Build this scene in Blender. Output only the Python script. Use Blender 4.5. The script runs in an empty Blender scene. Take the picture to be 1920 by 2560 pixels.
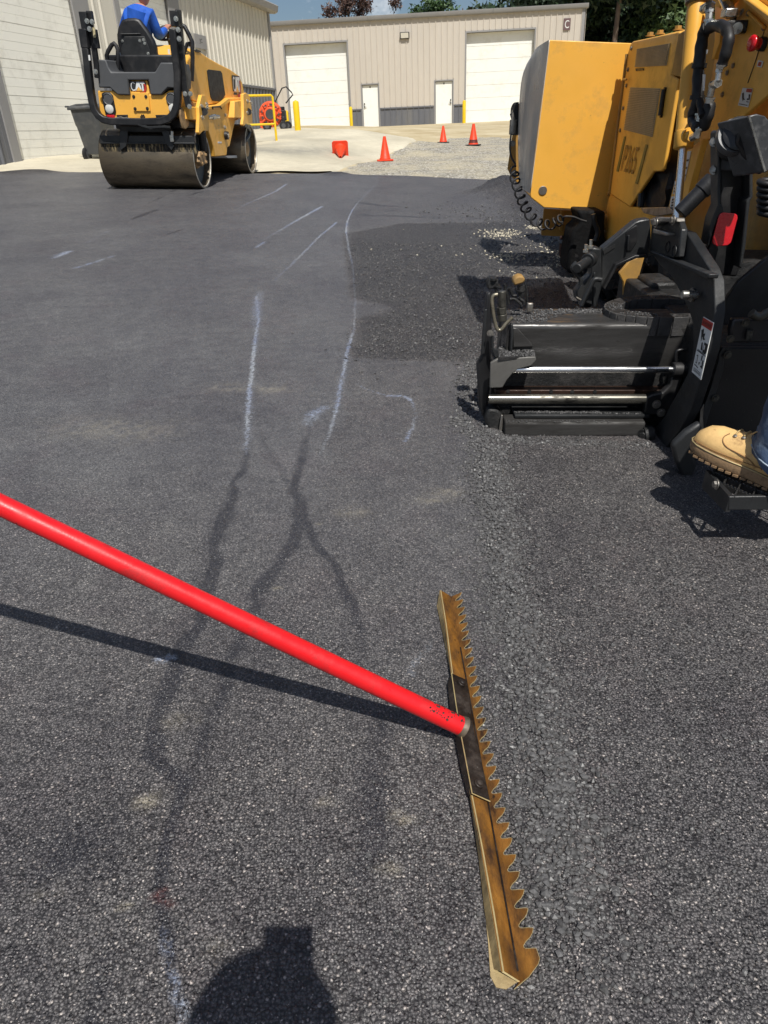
import bpy, bmesh, math, random
import numpy as np
from mathutils import Vector, Matrix
random.seed(7); rng = np.random.default_rng(7)
R = math.radians
scene = bpy.context.scene
COL = scene.collection

# ------------------------------------------------------------------ survey of the yard
# The fresh asphalt lies on a cross-falling slope.  Machines, rake and people are set out in
# the frame of that slope (x across, y along the lane, z square to the mat); buildings and
# trees are set out plumb.  FOC/pitch describe the camera that took the survey bearings.
FOC, CAMH = 1790.0, 1.04
def cam_basis(pitch, roll):
    f = np.array([0, math.cos(pitch), -math.sin(pitch)]); r0 = np.array([1.0, 0, 0]); u0 = np.cross(r0, f)
    return np.array([f, r0*math.cos(roll) + u0*math.sin(roll), u0*math.cos(roll) - r0*math.sin(roll)])
BG = cam_basis(math.atan(1022/FOC), 0.0)
BW = cam_basis(math.atan(945/FOC), R(-2.5))
EYE = np.array([0, 0, CAMH])
SLOPE = BW.T @ BG
def TW(p): return EYE + SLOPE @ (np.array(p, float) - EYE)          # slope frame -> plumb world
def ray(x, y, B=BG): return B[0]*FOC + B[1]*(x-960) - B[2]*(y-1280)
def G(x, y, z=0.0):                                                  # bearing -> point at height z over the mat
    d = ray(x, y); return EYE + d*((z-CAMH)/d[2])
def PY(x, y, Y):                                                     # bearing -> point on a cross plane
    d = ray(x, y); return EYE + d*(Y/d[1])
def PX(x, y, X):                                                     # bearing -> point on a lengthwise plane
    d = ray(x, y); return EYE + d*(X/d[0])
def PP(x, y, o, n, B=BG):
    d = ray(x, y, B); o = np.array(o, float); n = np.array(n, float)
    return EYE + d*(((o-EYE) @ n)/(d @ n))
def WY(x, y, Y):                                                     # plumb frame, cross plane
    d = ray(x, y, BW); return EYE + d*(Y/d[1])
def proj(p):
    q = np.array(p, float)-EYE; w = q @ BG[0]; return np.array([960+FOC*(q @ BG[1])/w, 1280-FOC*(q @ BG[2])/w])
SUN = G(762, 2330) - EYE; SUN = -SUN/np.linalg.norm(SUN)             # towards the sun, slope frame
SUNW = SLOPE @ SUN

# ------------------------------------------------------------------ mesh helpers
def unit(v):
    v = np.array(v, float); n = np.linalg.norm(v); return v/n if n > 1e-12 else v
def perp(a):
    a = unit(a); h = np.array([0, 0, 1.0]) if abs(a[2]) < .9 else np.array([1.0, 0, 0])
    u = unit(np.cross(h, a)); return u, np.cross(a, u)
class MB:
    def __init__(s): s.v = []; s.f = []
    def add(s, vs, fs):
        o = len(s.v); s.v += [tuple(map(float, v)) for v in vs]; s.f += [tuple(i+o for i in f) for f in fs]; return s
    def box(s, c, size, ax=None):
        c = np.array(c, float); ax = np.eye(3) if ax is None else np.array(ax, float); h = np.array(size)/2
        vs = [c + ax[0]*h[0]*a + ax[1]*h[1]*b + ax[2]*h[2]*d for a in (-1, 1) for b in (-1, 1) for d in (-1, 1)]
        return s.add(vs, [(0,1,3,2), (4,6,7,5), (0,4,5,1), (2,3,7,6), (0,2,6,4), (1,5,7,3)])
    def prism(s, pts, ext):
        n = len(pts); ext = np.array(ext, float); a = [np.array(p, float) for p in pts]; b = [p+ext for p in a]
        return s.add(a+b, [tuple(range(n)), tuple(range(2*n-1, n-1, -1))] + [(i, (i+1) % n, n+(i+1) % n, n+i) for i in range(n)])
    def face(s, pts): return s.add(pts, [tuple(range(len(pts)))])
    def tube(s, path, r, n=10, closed=False, cap=True, flat=None):
        P = [np.array(p, float) for p in path]; m = len(P); rr = r if hasattr(r, '__len__') else [r]*m
        T = [unit(P[(i+1) % m]-P[i-1]) if closed or 0 < i < m-1 else unit(P[1]-P[0]) if i == 0 else unit(P[-1]-P[-2]) for i in range(m)]
        u, w = perp(T[0]); vs = []
        if flat is not None: u = unit(np.array(flat)-T[0]*(np.array(flat) @ T[0]))
        for i in range(m):
            u = unit(u - T[i]*(u @ T[i])); w = np.cross(T[i], u)
            vs += [P[i] + rr[i]*(u*math.cos(2*math.pi*(k+.5)/n) + w*math.sin(2*math.pi*(k+.5)/n)) for k in range(n)]
        fs = [(i*n+k, i*n+(k+1) % n, ((i+1) % m)*n+(k+1) % n, ((i+1) % m)*n+k) for i in range(m if closed else m-1) for k in range(n)]
        if cap and not closed: fs += [tuple(range(n-1, -1, -1)), tuple(range((m-1)*n, m*n))]
        return s.add(vs, fs)
    def cyl(s, a, b, r, r2=None, n=24): return s.tube([a, b], [r, r if r2 is None else r2], n)
    def lathe(s, o, axis, prof, n=32, cap=True):                               # prof: (distance along axis, radius)
        o = np.array(o, float); a = unit(axis); u, w = perp(a); vs = []; m = len(prof)
        for (t, r) in prof: vs += [o + a*t + max(r, 1e-5)*(u*math.cos(2*math.pi*k/n)+w*math.sin(2*math.pi*k/n)) for k in range(n)]
        fs = [(i*n+k, i*n+(k+1) % n, (i+1)*n+(k+1) % n, (i+1)*n+k) for i in range(m-1) for k in range(n)]
        if cap: fs += [tuple(range(n-1, -1, -1)), tuple(range((m-1)*n, m*n))]
        return s.add(vs, fs)
    def bolt(s, p, axis, r, h=None):
        h = h or r*.9; a = unit(axis); p = np.array(p, float); s.cyl(p, p+a*h*.25, r*1.45, n=16)
        return s.cyl(p, p+a*h, r, r*.92, n=6)
    def ball(s, c, r, sx=(1,1,1), n=14, m=9):
        c = np.array(c, float); vs = []; sx = np.array(sx)
        for i in range(m+1):
            t = math.pi*i/m
            vs += [c + r*sx*np.array([math.sin(t)*math.cos(2*math.pi*k/n), math.sin(t)*math.sin(2*math.pi*k/n), math.cos(t)]) for k in range(n)]
        return s.add(vs, [(i*n+k, i*n+(k+1) % n, (i+1)*n+(k+1) % n, (i+1)*n+k) for i in range(m) for k in range(n)])
    def loft(s, secs, cap=True):
        n = len(secs[0]); m = len(secs); vs = [p for q in secs for p in q]
        fs = [(i*n+k, i*n+(k+1) % n, (i+1)*n+(k+1) % n, (i+1)*n+k) for i in range(m-1) for k in range(n)]
        if cap: fs += [tuple(range(n-1, -1, -1)), tuple(range((m-1)*n, m*n))]
        return s.add(vs, fs)
    def grid(s, rows):
        n = len(rows[0]); m = len(rows)
        return s.add([p for q in rows for p in q], [(i*n+k, i*n+k+1, (i+1)*n+k+1, (i+1)*n+k) for i in range(m-1) for k in range(n-1)])
    def text(s, body, o, ex, ey, height, width=None, lift=.002):
        vs, fs = glyphs(body); x0, x1 = vs[:, 0].min(), vs[:, 0].max(); y0, y1 = vs[:, 1].min(), vs[:, 1].max()
        k = height/(y1-y0); kx = (width/(x1-x0)) if width else k; ex = unit(ex); ey = unit(ey); nn = unit(np.cross(ex, ey))
        return s.add([np.array(o)+ex*(v[0]-(x0+x1)/2)*kx+ey*(v[1]-(y0+y1)/2)*k+nn*lift for v in vs], fs)
def glyphs(body):
    cu = bpy.data.curves.new('glyph', 'FONT'); cu.body = body; ob = bpy.data.objects.new('glyph', cu); COL.objects.link(ob)
    me = bpy.data.meshes.new_from_object(ob.evaluated_get(bpy.context.evaluated_depsgraph_get()))
    vs = np.array([v.co[:] for v in me.vertices]); fs = [tuple(p.vertices) for p in me.polygons]
    bpy.data.objects.remove(ob); bpy.data.curves.remove(cu); bpy.data.meshes.remove(me); return vs, fs

def finish(me, smooth=40):
    bm = bmesh.new(); bm.from_mesh(me); bmesh.ops.remove_doubles(bm, verts=bm.verts, dist=1e-6)
    bmesh.ops.recalc_face_normals(bm, faces=bm.faces)
    for e in bm.edges: e.smooth = len(e.link_faces) == 2 and e.calc_face_angle(9) < R(smooth)
    for f in bm.faces: f.smooth = True
    bm.to_mesh(me); bm.free()
def obj(mb, name, mat, parent=None, plumb=False, bevel=0, smooth=40, label=None, org=None, raw=False, solid=0):
    vs = np.array(mb.v); 
    if not plumb: vs = EYE + (vs-EYE) @ SLOPE.T
    o0 = np.array(parent['org']) if parent is not None else np.array(org if org is not None else vs.mean(0))
    me = bpy.data.meshes.new(name); me.from_pydata((vs-o0).tolist(), [], mb.f); me.update()
    if not raw: finish(me, smooth)
    ob = bpy.data.objects.new(name, me); COL.objects.link(ob); me.materials.append(mat)
    if parent is not None: ob.parent = parent
    else: ob.location = o0
    ob['org'] = [float(a) for a in o0]
    if solid:
        b = ob.modifiers.new('thick', 'SOLIDIFY'); b.thickness = solid; b.offset = 0
    if bevel:
        b = ob.modifiers.new('edge', 'BEVEL'); b.width = bevel; b.segments = 2; b.limit_method = 'ANGLE'; b.angle_limit = R(38); b.use_clamp_overlap = True
    if label: ob['label'] = label
    return ob
def tag(o, label, cat, group=None):
    o['label'] = label; o['category'] = cat
    if group: o['group'] = group
    return o
def thing(name, label, cat, at, plumb=False, group=None):
    o = bpy.data.objects.new(name, None); COL.objects.link(o); o.empty_display_size = .1
    p = np.array(at, float) if plumb else TW(at); o.location = p; o['org'] = [float(a) for a in p]
    return tag(o, label, cat, group)
def structure(o): o['kind'] = 'structure'; return o
def dup(src, loc, label=None, rotz=0.0):
    def rec(a, par):
        c = a.copy(); COL.objects.link(c)
        if par is not None: c.parent = par
        for ch in list(a.children): rec(ch, c)
        return c
    r = rec(src, None); r.location = loc; r.rotation_euler = (0, 0, rotz)
    if label: r['label'] = label
    return r

# ------------------------------------------------------------------ materials
def nodes(name):
    m = bpy.data.materials.new(name); m.use_nodes = True; nt = m.node_tree; b = nt.nodes['Principled BSDF']; return m, nt, b
def N(nt, t, **kw):
    n = nt.nodes.new(t)
    for k, v in kw.items():
        if k.startswith('i_'): n.inputs[k[2:].replace('_', ' ')].default_value = v
        elif k.startswith('n_'): n.inputs[int(k[2:])].default_value = v
        else: setattr(n, k, v)
    return n
def L(nt, a, b): nt.links.new(a, b)
def mixc(nt, fac, a, b, mode='MIX'):
    n = nt.nodes.new('ShaderNodeMix'); n.data_type = 'RGBA'; n.blend_type = mode; n.clamp_factor = True
    for s, v in ((0, fac), (6, a), (7, b)):
        if hasattr(v, 'links') or hasattr(v, 'is_linked'): nt.links.new(v, n.inputs[s])
        else: n.inputs[s].default_value = v if s == 0 else (*v, 1) if len(v) == 3 else v
    return n.outputs[2]
def mapr(nt, v, a, b, c=0, d=1, smooth=False):
    n = nt.nodes.new('ShaderNodeMapRange'); n.clamp = True
    if smooth: n.interpolation_type = 'SMOOTHSTEP'
    nt.links.new(v, n.inputs[0])
    for i, q in enumerate((a, b, c, d)): n.inputs[1+i].default_value = q
    return n.outputs[0]
def mth(nt, op, a, b=None):
    n = nt.nodes.new('ShaderNodeMath'); n.operation = op
    for i, v in enumerate((a, b)):
        if v is None: continue
        if isinstance(v, (int, float)): n.inputs[i].default_value = v
        else: nt.links.new(v, n.inputs[i])
    return n.outputs[0]
def coord(nt, scale=(1, 1, 1)):
    t = nt.nodes.new('ShaderNodeTexCoord'); mp = nt.nodes.new('ShaderNodeMapping'); mp.inputs[3].default_value = scale
    nt.links.new(t.outputs['Object'], mp.inputs[0]); return mp.outputs[0]
def noise(nt, co, scale, detail=4, rough=.6):
    n = nt.nodes.new('ShaderNodeTexNoise'); n.inputs['Scale'].default_value = scale; n.inputs['Detail'].default_value = detail
    n.inputs['Roughness'].default_value = rough; nt.links.new(co, n.inputs['Vector']); return n.outputs['Fac']
def mat(name, col, rough=.5, metal=0, var=.15, vs=6, dirt=None, ds=4, dt=(.5, .7), bump=0, bs=120, stretch=(1,1,1), spec=.5, coat=0, rv=.12, speck=None):
    m, nt, b = nodes(name); co = coord(nt, stretch)
    n1 = noise(nt, co, vs, 5); c = tuple(col)
    lo = tuple(x*(1-var) for x in c); hi = tuple(min(1, x*(1+var)) for x in c)
    out = mixc(nt, mapr(nt, n1, .3, .7), lo, hi)
    rg = mapr(nt, noise(nt, co, vs*2.3, 4), .3, .7, max(.02, rough-rv), min(1, rough+rv))
    if dirt:
        d = mapr(nt, noise(nt, co, ds, 8, .7), dt[0], dt[1]); out = mixc(nt, d, out, dirt)
        mx = nt.nodes.new('ShaderNodeMix'); L(nt, d, mx.inputs[0]); L(nt, rg, mx.inputs[2]); mx.inputs[3].default_value = .9; rg = mx.outputs[0]
    if speck:
        d = mapr(nt, noise(nt, co, speck[1], 3, .5), speck[2], speck[2]+.05); out = mixc(nt, d, out, speck[0])
    L(nt, out, b.inputs['Base Color']); L(nt, rg, b.inputs['Roughness']); b.inputs['Metallic'].default_value = metal
    b.inputs['Specular IOR Level'].default_value = spec
    if coat: b.inputs['Coat Weight'].default_value = coat; b.inputs['Coat Roughness'].default_value = .12
    if bump:
        bp = nt.nodes.new('ShaderNodeBump'); bp.inputs['Strength'].default_value = bump; bp.inputs['Distance'].default_value = .004
        L(nt, noise(nt, co, bs, 4), bp.inputs['Height']); L(nt, bp.outputs[0], b.inputs['Normal'])
    return m
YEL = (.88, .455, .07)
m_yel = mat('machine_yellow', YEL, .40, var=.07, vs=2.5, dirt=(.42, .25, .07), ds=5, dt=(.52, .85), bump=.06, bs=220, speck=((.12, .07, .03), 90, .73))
m_yeld = mat('dusty_shaded_yellow', (.42, .225, .045), .55, var=.16, vs=3, dirt=(.17, .12, .06), ds=3.2, dt=(.48, .75), bump=.1, bs=160)  # dust, and shade on skirts, flap and fender put into this yellow
m_blk = mat('black_paint', (.011, .011, .012), .42, var=.3, vs=5, dirt=(.045, .042, .04), ds=3.5, dt=(.5, .8), bump=.12, bs=140, speck=((.10, .10, .095), 150, .72))
m_blk2 = mat('black_steel_dusty', (.017, .018, .019), .46, var=.3, vs=7, dirt=(.040, .039, .037), ds=6, dt=(.52, .8), bump=.2, bs=200)
m_tar = mat('tarry_steel', (.010, .010, .010), .6, var=.4, vs=12, dirt=(.034, .031, .029), ds=14, dt=(.5, .68), bump=.8, bs=90)
m_rub = mat('rubber_black', (.013, .013, .014), .55, var=.2, bump=.1, bs=90)
m_scr = mat('scuffed_screed_steel', (.062, .060, .058), .32, .4, var=.35, vs=4, dirt=(.03, .028, .026), ds=3, dt=(.46, .62), bump=.1, bs=60, stretch=(1, 6, 6), speck=((.12, .045, .018), 7, .74))
m_chr = mat('chrome_rod', (.82, .83, .84), .24, 1, var=.05, rv=.05)
m_stl = mat('bare_steel', (.33, .31, .28), .38, .85, var=.25, vs=14, dirt=(.12, .09, .06), ds=12, dt=(.5, .75), bump=.1)
m_zin = mat('zinc_fitting', (.55, .54, .5), .3, .9, var=.15, vs=20)
m_gry = mat('charcoal_plastic', (.075, .077, .08), .5, var=.08, bump=.08, bs=300)
m_red = mat('red_reflector', (.62, .012, .02), .25, var=.08, vs=30, coat=.5, bump=.1, bs=250)
m_sil = mat('worn_hopper_steel', (.60, .56, .49), .26, .12, var=.2, vs=3, dirt=(.34, .30, .25), ds=2.5, dt=(.42, .75), stretch=(1, 1, .35), bump=.05, bs=30)
m_wht = mat('white_label', (.72, .72, .69), .5, var=.06, dirt=(.4, .37, .32), ds=20, dt=(.6, .85))
m_ink = mat('printed_black', (.02, .02, .02), .5, var=.1)
m_lred = mat('printed_red', (.42, .03, .02), .5, var=.1)
# ------------------------------------------------------------------ numeric noise and distances
def vnoise(x, y, scale, seed=0):
    g = np.random.default_rng(seed).random((256, 256)); x = x*scale+300; y = y*scale+300
    xi = np.floor(x).astype(int); yi = np.floor(y).astype(int); fx = x-xi; fy = y-yi
    fx = fx*fx*(3-2*fx); fy = fy*fy*(3-2*fy); a = lambda i, j: g[(xi+i) % 256, (yi+j) % 256]
    return (a(0,0)*(1-fx)+a(1,0)*fx)*(1-fy)+(a(0,1)*(1-fx)+a(1,1)*fx)*fy
def fbm(x, y, scale, seed=0, o=4):
    return sum(vnoise(x, y, scale*2**k, seed+k)/2**k for k in range(o))/(2-2/2**o)
def dline(X, Y, pts, val=None):
    best = np.full(X.shape, 1e9); bv = np.zeros(X.shape)
    for i in range(len(pts)-1):
        a = np.array(pts[i][:2]); b = np.array(pts[i+1][:2]); d = b-a; l = max(d @ d, 1e-12)
        t = np.clip(((X-a[0])*d[0]+(Y-a[1])*d[1])/l, 0, 1); q = np.hypot(X-a[0]-t*d[0], Y-a[1]-t*d[1])
        k = q < best; best = np.where(k, q, best)
        if val is not None: bv = np.where(k, val[i]*(1-t)+val[i+1]*t, bv)
    return (best, bv) if val is not None else best
def inpoly(X, Y, P):
    r = np.zeros(X.shape, bool); n = len(P)
    for i in range(n):
        (x0, y0), (x1, y1) = P[i][:2], P[(i+1) % n][:2]
        r ^= ((y0 > Y) != (y1 > Y)) & (X < (x1-x0)*(Y-y0)/((y1-y0) or 1e-12)+x0)
    return r
def GP(*px): return [G(a, b)[:2] for a, b in px]

# ------------------------------------------------------------------ asphalt mat
EDGE = [(-18, 14.3), (-6.8, 13.95), (-4.8, 13.9), (-2.2, 13.6), (-.9, 13.5), (.4, 13.1), (1.93, 12.3), (4, 11.4), (9, 9.6)]
def spaced(lo, hi, a, b, fine, grow):
    c = list(np.arange(a, b, fine)); s = fine
    while c[-1] < hi: s *= grow; c.append(c[-1]+s)
    s = fine; d = [a]
    while d[-1] > lo: s *= grow; d.append(d[-1]-s)
    return np.array(sorted(set(d[1:]+c)))
gx = spaced(-17, 8.5, -.85, 1.15, .006, 1.022); gy = spaced(-5, 13, .35, 2.3, .006, 1.011)
X, Yn = np.meshgrid(gx, gy)
ex = np.interp(gx, [e[0] for e in EDGE], [e[1] for e in EDGE]) + (fbm(gx, gx*0, 2.2, 5)-.5)*.12
Y = np.where(Yn > 9, 9+(Yn-9)/(gy[-1]-9)*(ex[None, :]-9), Yn)
wob = lambda s, a, k=0: (fbm(X, Y, s, 40+k)-.5)*a
jx, jy = X+wob(9, .05), Y+wob(9, .05, 9)
fx, fy = X+wob(60, .016, 3), Y+wob(60, .016, 5)
def streak(px, w, val, fine=True, jit=True, soft=1.0):
    d, v = dline(fx if fine else jx, fy if fine else jy, GP(*px), val); return v*np.exp(-(d/w)**2*soft)
dark = np.zeros(X.shape); white = np.zeros(X.shape); dust = np.zeros(X.shape)
W = [ # release-agent residue and chalky scuffs, (bearing polyline, half width, strengths)
 ([(646,735),(640,745),(646,798),(636,864),(630,924),(623,983),(620,1036),(617,1083),(613,1136)], .0085, [.2,.7,.75,.95,1,.95,.75,.6,.2]),
 ([(650,730),(642,770),(640,860)], .035, [.25,.4,.1]), ([(622,1030),(615,1120)], .022, [.35,.2]),
 ([(941,460),(895,506),(878,529),(868,556),(865,579),(872,622),(882,665),(888,745),(885,824),(868,877),(852,963),(839,1030),(822,1090),(799,1136)],
   .0075, [.25,.4,.95,1,.95,.8,.35,.3,.4,.95,.75,.6,.35,.2]),
 ([(716,460),(690,478),(617,509),(560,540)], .02, [.8,.65,.3,.0]), ([(805,516),(770,535),(723,562),(650,606)], .02, [1,.9,.5,.1]),
 ([(842,556),(800,590),(769,622),(676,711)], .014, [.8,.6,.5,.12]), ([(172,629),(150,637),(136,645)], .03, [1,.9,.5]),
 ([(282,640),(240,655),(199,668),(175,672)], .016, [.5,.65,.8,.2]), ([(278,575),(215,606)], .02, [.3,.4]), ([(660,606),(640,620)], .02, [.5,.5]),
 ([(888,957),(920,975),(968,990)], .006, [.3,.35,.4]), ([(968,990),(1010,991),(1028,1001)], .008, [.6,1,.9]),
 ([(1028,1001),(1041,1036),(1030,1075),(1011,1103)], .008, [.45,.2,.55,.6]),
 ([(810,1020),(782,1036),(770,1060)], .028, [.4,.55,.3]), ([(400,1650),(425,1648)], .012, [.9,.8]),
 ([(1025,1690),(1035,1660),(1070,1620),(1075,1590)], .010, [.22,.3,.22,.1]), ([(640,760),(646,800),(632,920),(617,1080)], .026, [.28,.2,.18,.2]), ([(868,556),(872,622)], .03, [.2,.15]), ([(868,877),(852,963),(830,1060)], .024, [.15,.22,.1]),
 ([(404,2320),(411,2350),(425,2420),(445,2490),(462,2540),(480,2600)], .008, [.2,.28,.3,.4,.5,.4]), ]
for px, w, v in W: white = np.maximum(white, streak(px, w, v))
D = [ # dark damp runs
 ([(612,1136),(600,1180),(583,1246),(550,1326),(530,1425),(490,1571),(451,1638),(411,1750),(384,1836),(365,1883)], .017, [.35,.5,.7,.85,.85,.9,.9,.9,.95,1]),
 ([(365,1883),(390,1915),(424,1936),(464,1962),(470,1985),(457,2035),(431,2128),(418,2234),(411,2300),(420,2400),(455,2520)], .011, [1,1,1,.9,.9,.8,.7,.8,.7,.5,.5]),
 ([(583,1246),(550,1340),(500,1440)], .045, [.25,.35,.1]),
 ([(782,1036),(760,1120),(745,1180),(736,1233),(749,1293),(736,1359),(709,1405),(663,1459),(640,1505)], .018, [.3,.4,.55,.65,.8,.85,.75,.7,.4]),
 ([(749,1293),(762,1310),(796,1366),(835,1425),(869,1472),(895,1531),(902,1631)], .013, [.6,.8,.85,.75,.65,.5,.25]),
 ([(640,1505),(597,1631),(557,1744),(504,1863),(480,1960)], .02, [.4,.5,.45,.5,.2]), ([(648,1090),(700,1180),(736,1233)], .02, [.3,.3,.4]),
 ([(940,1800),(928,1900),(928,2130),(915,2230)], .035, [.32,.4,.5,.2]), ([(240,2140),(150,2120),(110,2090)], .06, [.4,.55,.35]), ([(300,1980),(230,2100)], .05, [.25,.25]),
 ([(260,2400),(220,2560)], .02, [.4,.5]), ([(130,2450),(110,2560)], .015, [.3,.4]), ([(300,1880),(340,1790)], .05, [.15,.3]),
 ([(440,475),(350,520)], .02, [.6,.2]), ([(390,525),(335,547)], .025, [.8,.8]), ([(455,575),(400,592)], .02, [.7,.4]), ([(500,480),(470,490)], .02, [.7,.5]),
 ([(895,507),(960,515),(1020,519)], .05, [.8,.7,.3]), ([(895,537),(1000,540),(1100,545)], .05, [.7,.6,.6]) ]
for px, w, v in D: dark = np.maximum(dark, streak(px, w*1.1, v, fine=False)*(.75+.9*fbm(X, Y, 28, 77)))
for (a, b, r, s) in [(577,970,.09,.5),(676,973,.09,.5),(882,1280,.06,.35),(365,2005,.03,.6),(1011,2045,.022,.9),(975,2175,.02,.5),(1115,1230,.05,.6),(1085,1250,.05,.4),(445,1800,.04,.3),
                     (810,2010,.02,.4),(540,2370,.02,.3),(330,1075,.2,.3),(250,1070,.2,.3),(1240,1185,.03,.6),(690,1470,.012,.9),(795,1312,.008,.9),(310,2262,.012,.7),(120,2230,.02,.5)]:
    c = G(a, b); dust = np.maximum(dust, s*np.exp(-(((fx-c[0])/r)**2+((fy-c[1])/(r*.6))**2)*1.2)*np.clip(fbm(X, Y, 45, 91)*2.6-.7, 0, 1.3))
d = dline(jx, jy, GP((430,2225),(400,2240),(440,2262)));  red = np.exp(-(d/.006)**2)*.5
# uncompacted, coarser mat
seam = GP((941,460),(895,506),(868,556),(865,579),(872,622),(888,745),(885,824),(868,877),(839,1030),(799,1136),(780,1300),(760,2700))
patch = GP((872,585),(930,575),(1010,560),(1250,556),(1500,600),(1500,900),(1010,893),(905,886),(915,800),(1010,770),(895,740),(888,690))
ip = inpoly(jx, jy, patch); dp = dline(jx, jy, patch+[patch[0]])
coarse = np.where(ip, .75+.25*np.clip(dp/.15, 0, 1), .75*np.exp(-(dp/.07)**2))
sx = np.interp(-jy, [-p[1] for p in seam], [p[0] for p in seam])
right = np.clip((jx-sx)/.06+.3, 0, 1)
wind = GP((1215,1100),(1228,1200),(1240,1300),(1258,1450),(1292,1600),(1335,1800),(1385,2050),(1440,2500),(1480,3000))
wx = np.interp(-jy, [-p[1] for p in wind], [p[0] for p in wind]); dwind = np.abs(X+wob(6, .03)-wx)
lane = np.clip((jx-wx)/.05+.4, 0, 1)*(Y < 2.6)
ridge = .6*np.exp(-(dwind/.042)**2)*np.clip((2.75-Y)/.3, 0, 1)
coarse = np.maximum(coarse, np.maximum(.32*right, np.maximum(.56*lane, ridge)))
coarse = np.maximum(coarse, .14+.10*fbm(X, Y, 3, 61)+.34*np.clip((2.3-Y)/1.6, 0, 1))
far_right = np.exp(-(dline(jx, jy, GP((1240,490),(1330,500),(1420,600)))/.5)**2); coarse = np.maximum(coarse, far_right)
Z = (fbm(X, Y, 1.1, 21)-.5)*.012 + (fbm(X, Y, 12, 31)-.5)*.003 + coarse*(fbm(X, Y, 70, 33, 3)-.5)*.006 + ridge*(.008+.018*fbm(X, Y, 30, 37))+lane*.006
for (a, b, r, h) in [(1270,488,.55,.16),(1330,500,.7,.2),(1320,740,.22,.05),(1250,700,.16,.03),(1420,720,.25,.06),(50,433,.45,.045),(840,436,.25,.05),(105,432,.3,.04)]:
    c = G(a, b); q = np.hypot((X-c[0])/r, (Y-c[1])/r); Z += h*np.exp(-q**2*1.5)*(.7+.6*fbm(X, Y, 8, 71)); coarse = np.maximum(coarse, np.exp(-q**2))
Z -= np.where(Yn >= gy[-1]-1e-9, .09, 0)
ny, nx = X.shape; me = bpy.data.meshes.new('asphalt')
vs = np.stack([X, Y, Z], -1).reshape(-1, 3); vs = EYE + (vs-EYE) @ SLOPE.T
ii = np.arange(ny*nx).reshape(ny, nx); q = np.stack([ii[:-1, :-1], ii[:-1, 1:], ii[1:, 1:], ii[1:, :-1]], -1).reshape(-1, 4)
me.vertices.add(len(vs)); me.vertices.foreach_set('co', vs.ravel()); me.loops.add(q.size); me.loops.foreach_set('vertex_index', q.ravel().astype(np.int32))
me.polygons.add(len(q)); me.polygons.foreach_set('loop_start', np.arange(0, q.size, 4, dtype=np.int32)); me.polygons.foreach_set('loop_total', np.full(len(q), 4, np.int32))
me.update(); me.validate(); me.polygons.foreach_set('use_smooth', np.ones(len(me.polygons), bool))
ca = me.color_attributes.new('wear', 'FLOAT_COLOR', 'POINT'); ca.data.foreach_set('color', np.stack([coarse, np.clip(dark, 0, 1), np.clip(white, 0, 1), np.clip(dust, 0, 1)], -1).astype(np.float32).ravel())
cb = me.color_attributes.new('rust', 'FLOAT_COLOR', 'POINT'); cb.data.foreach_set('color', np.stack([np.clip(red, 0, 1), lane, right, np.ones(X.shape)], -1).astype(np.float32).ravel())
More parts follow.
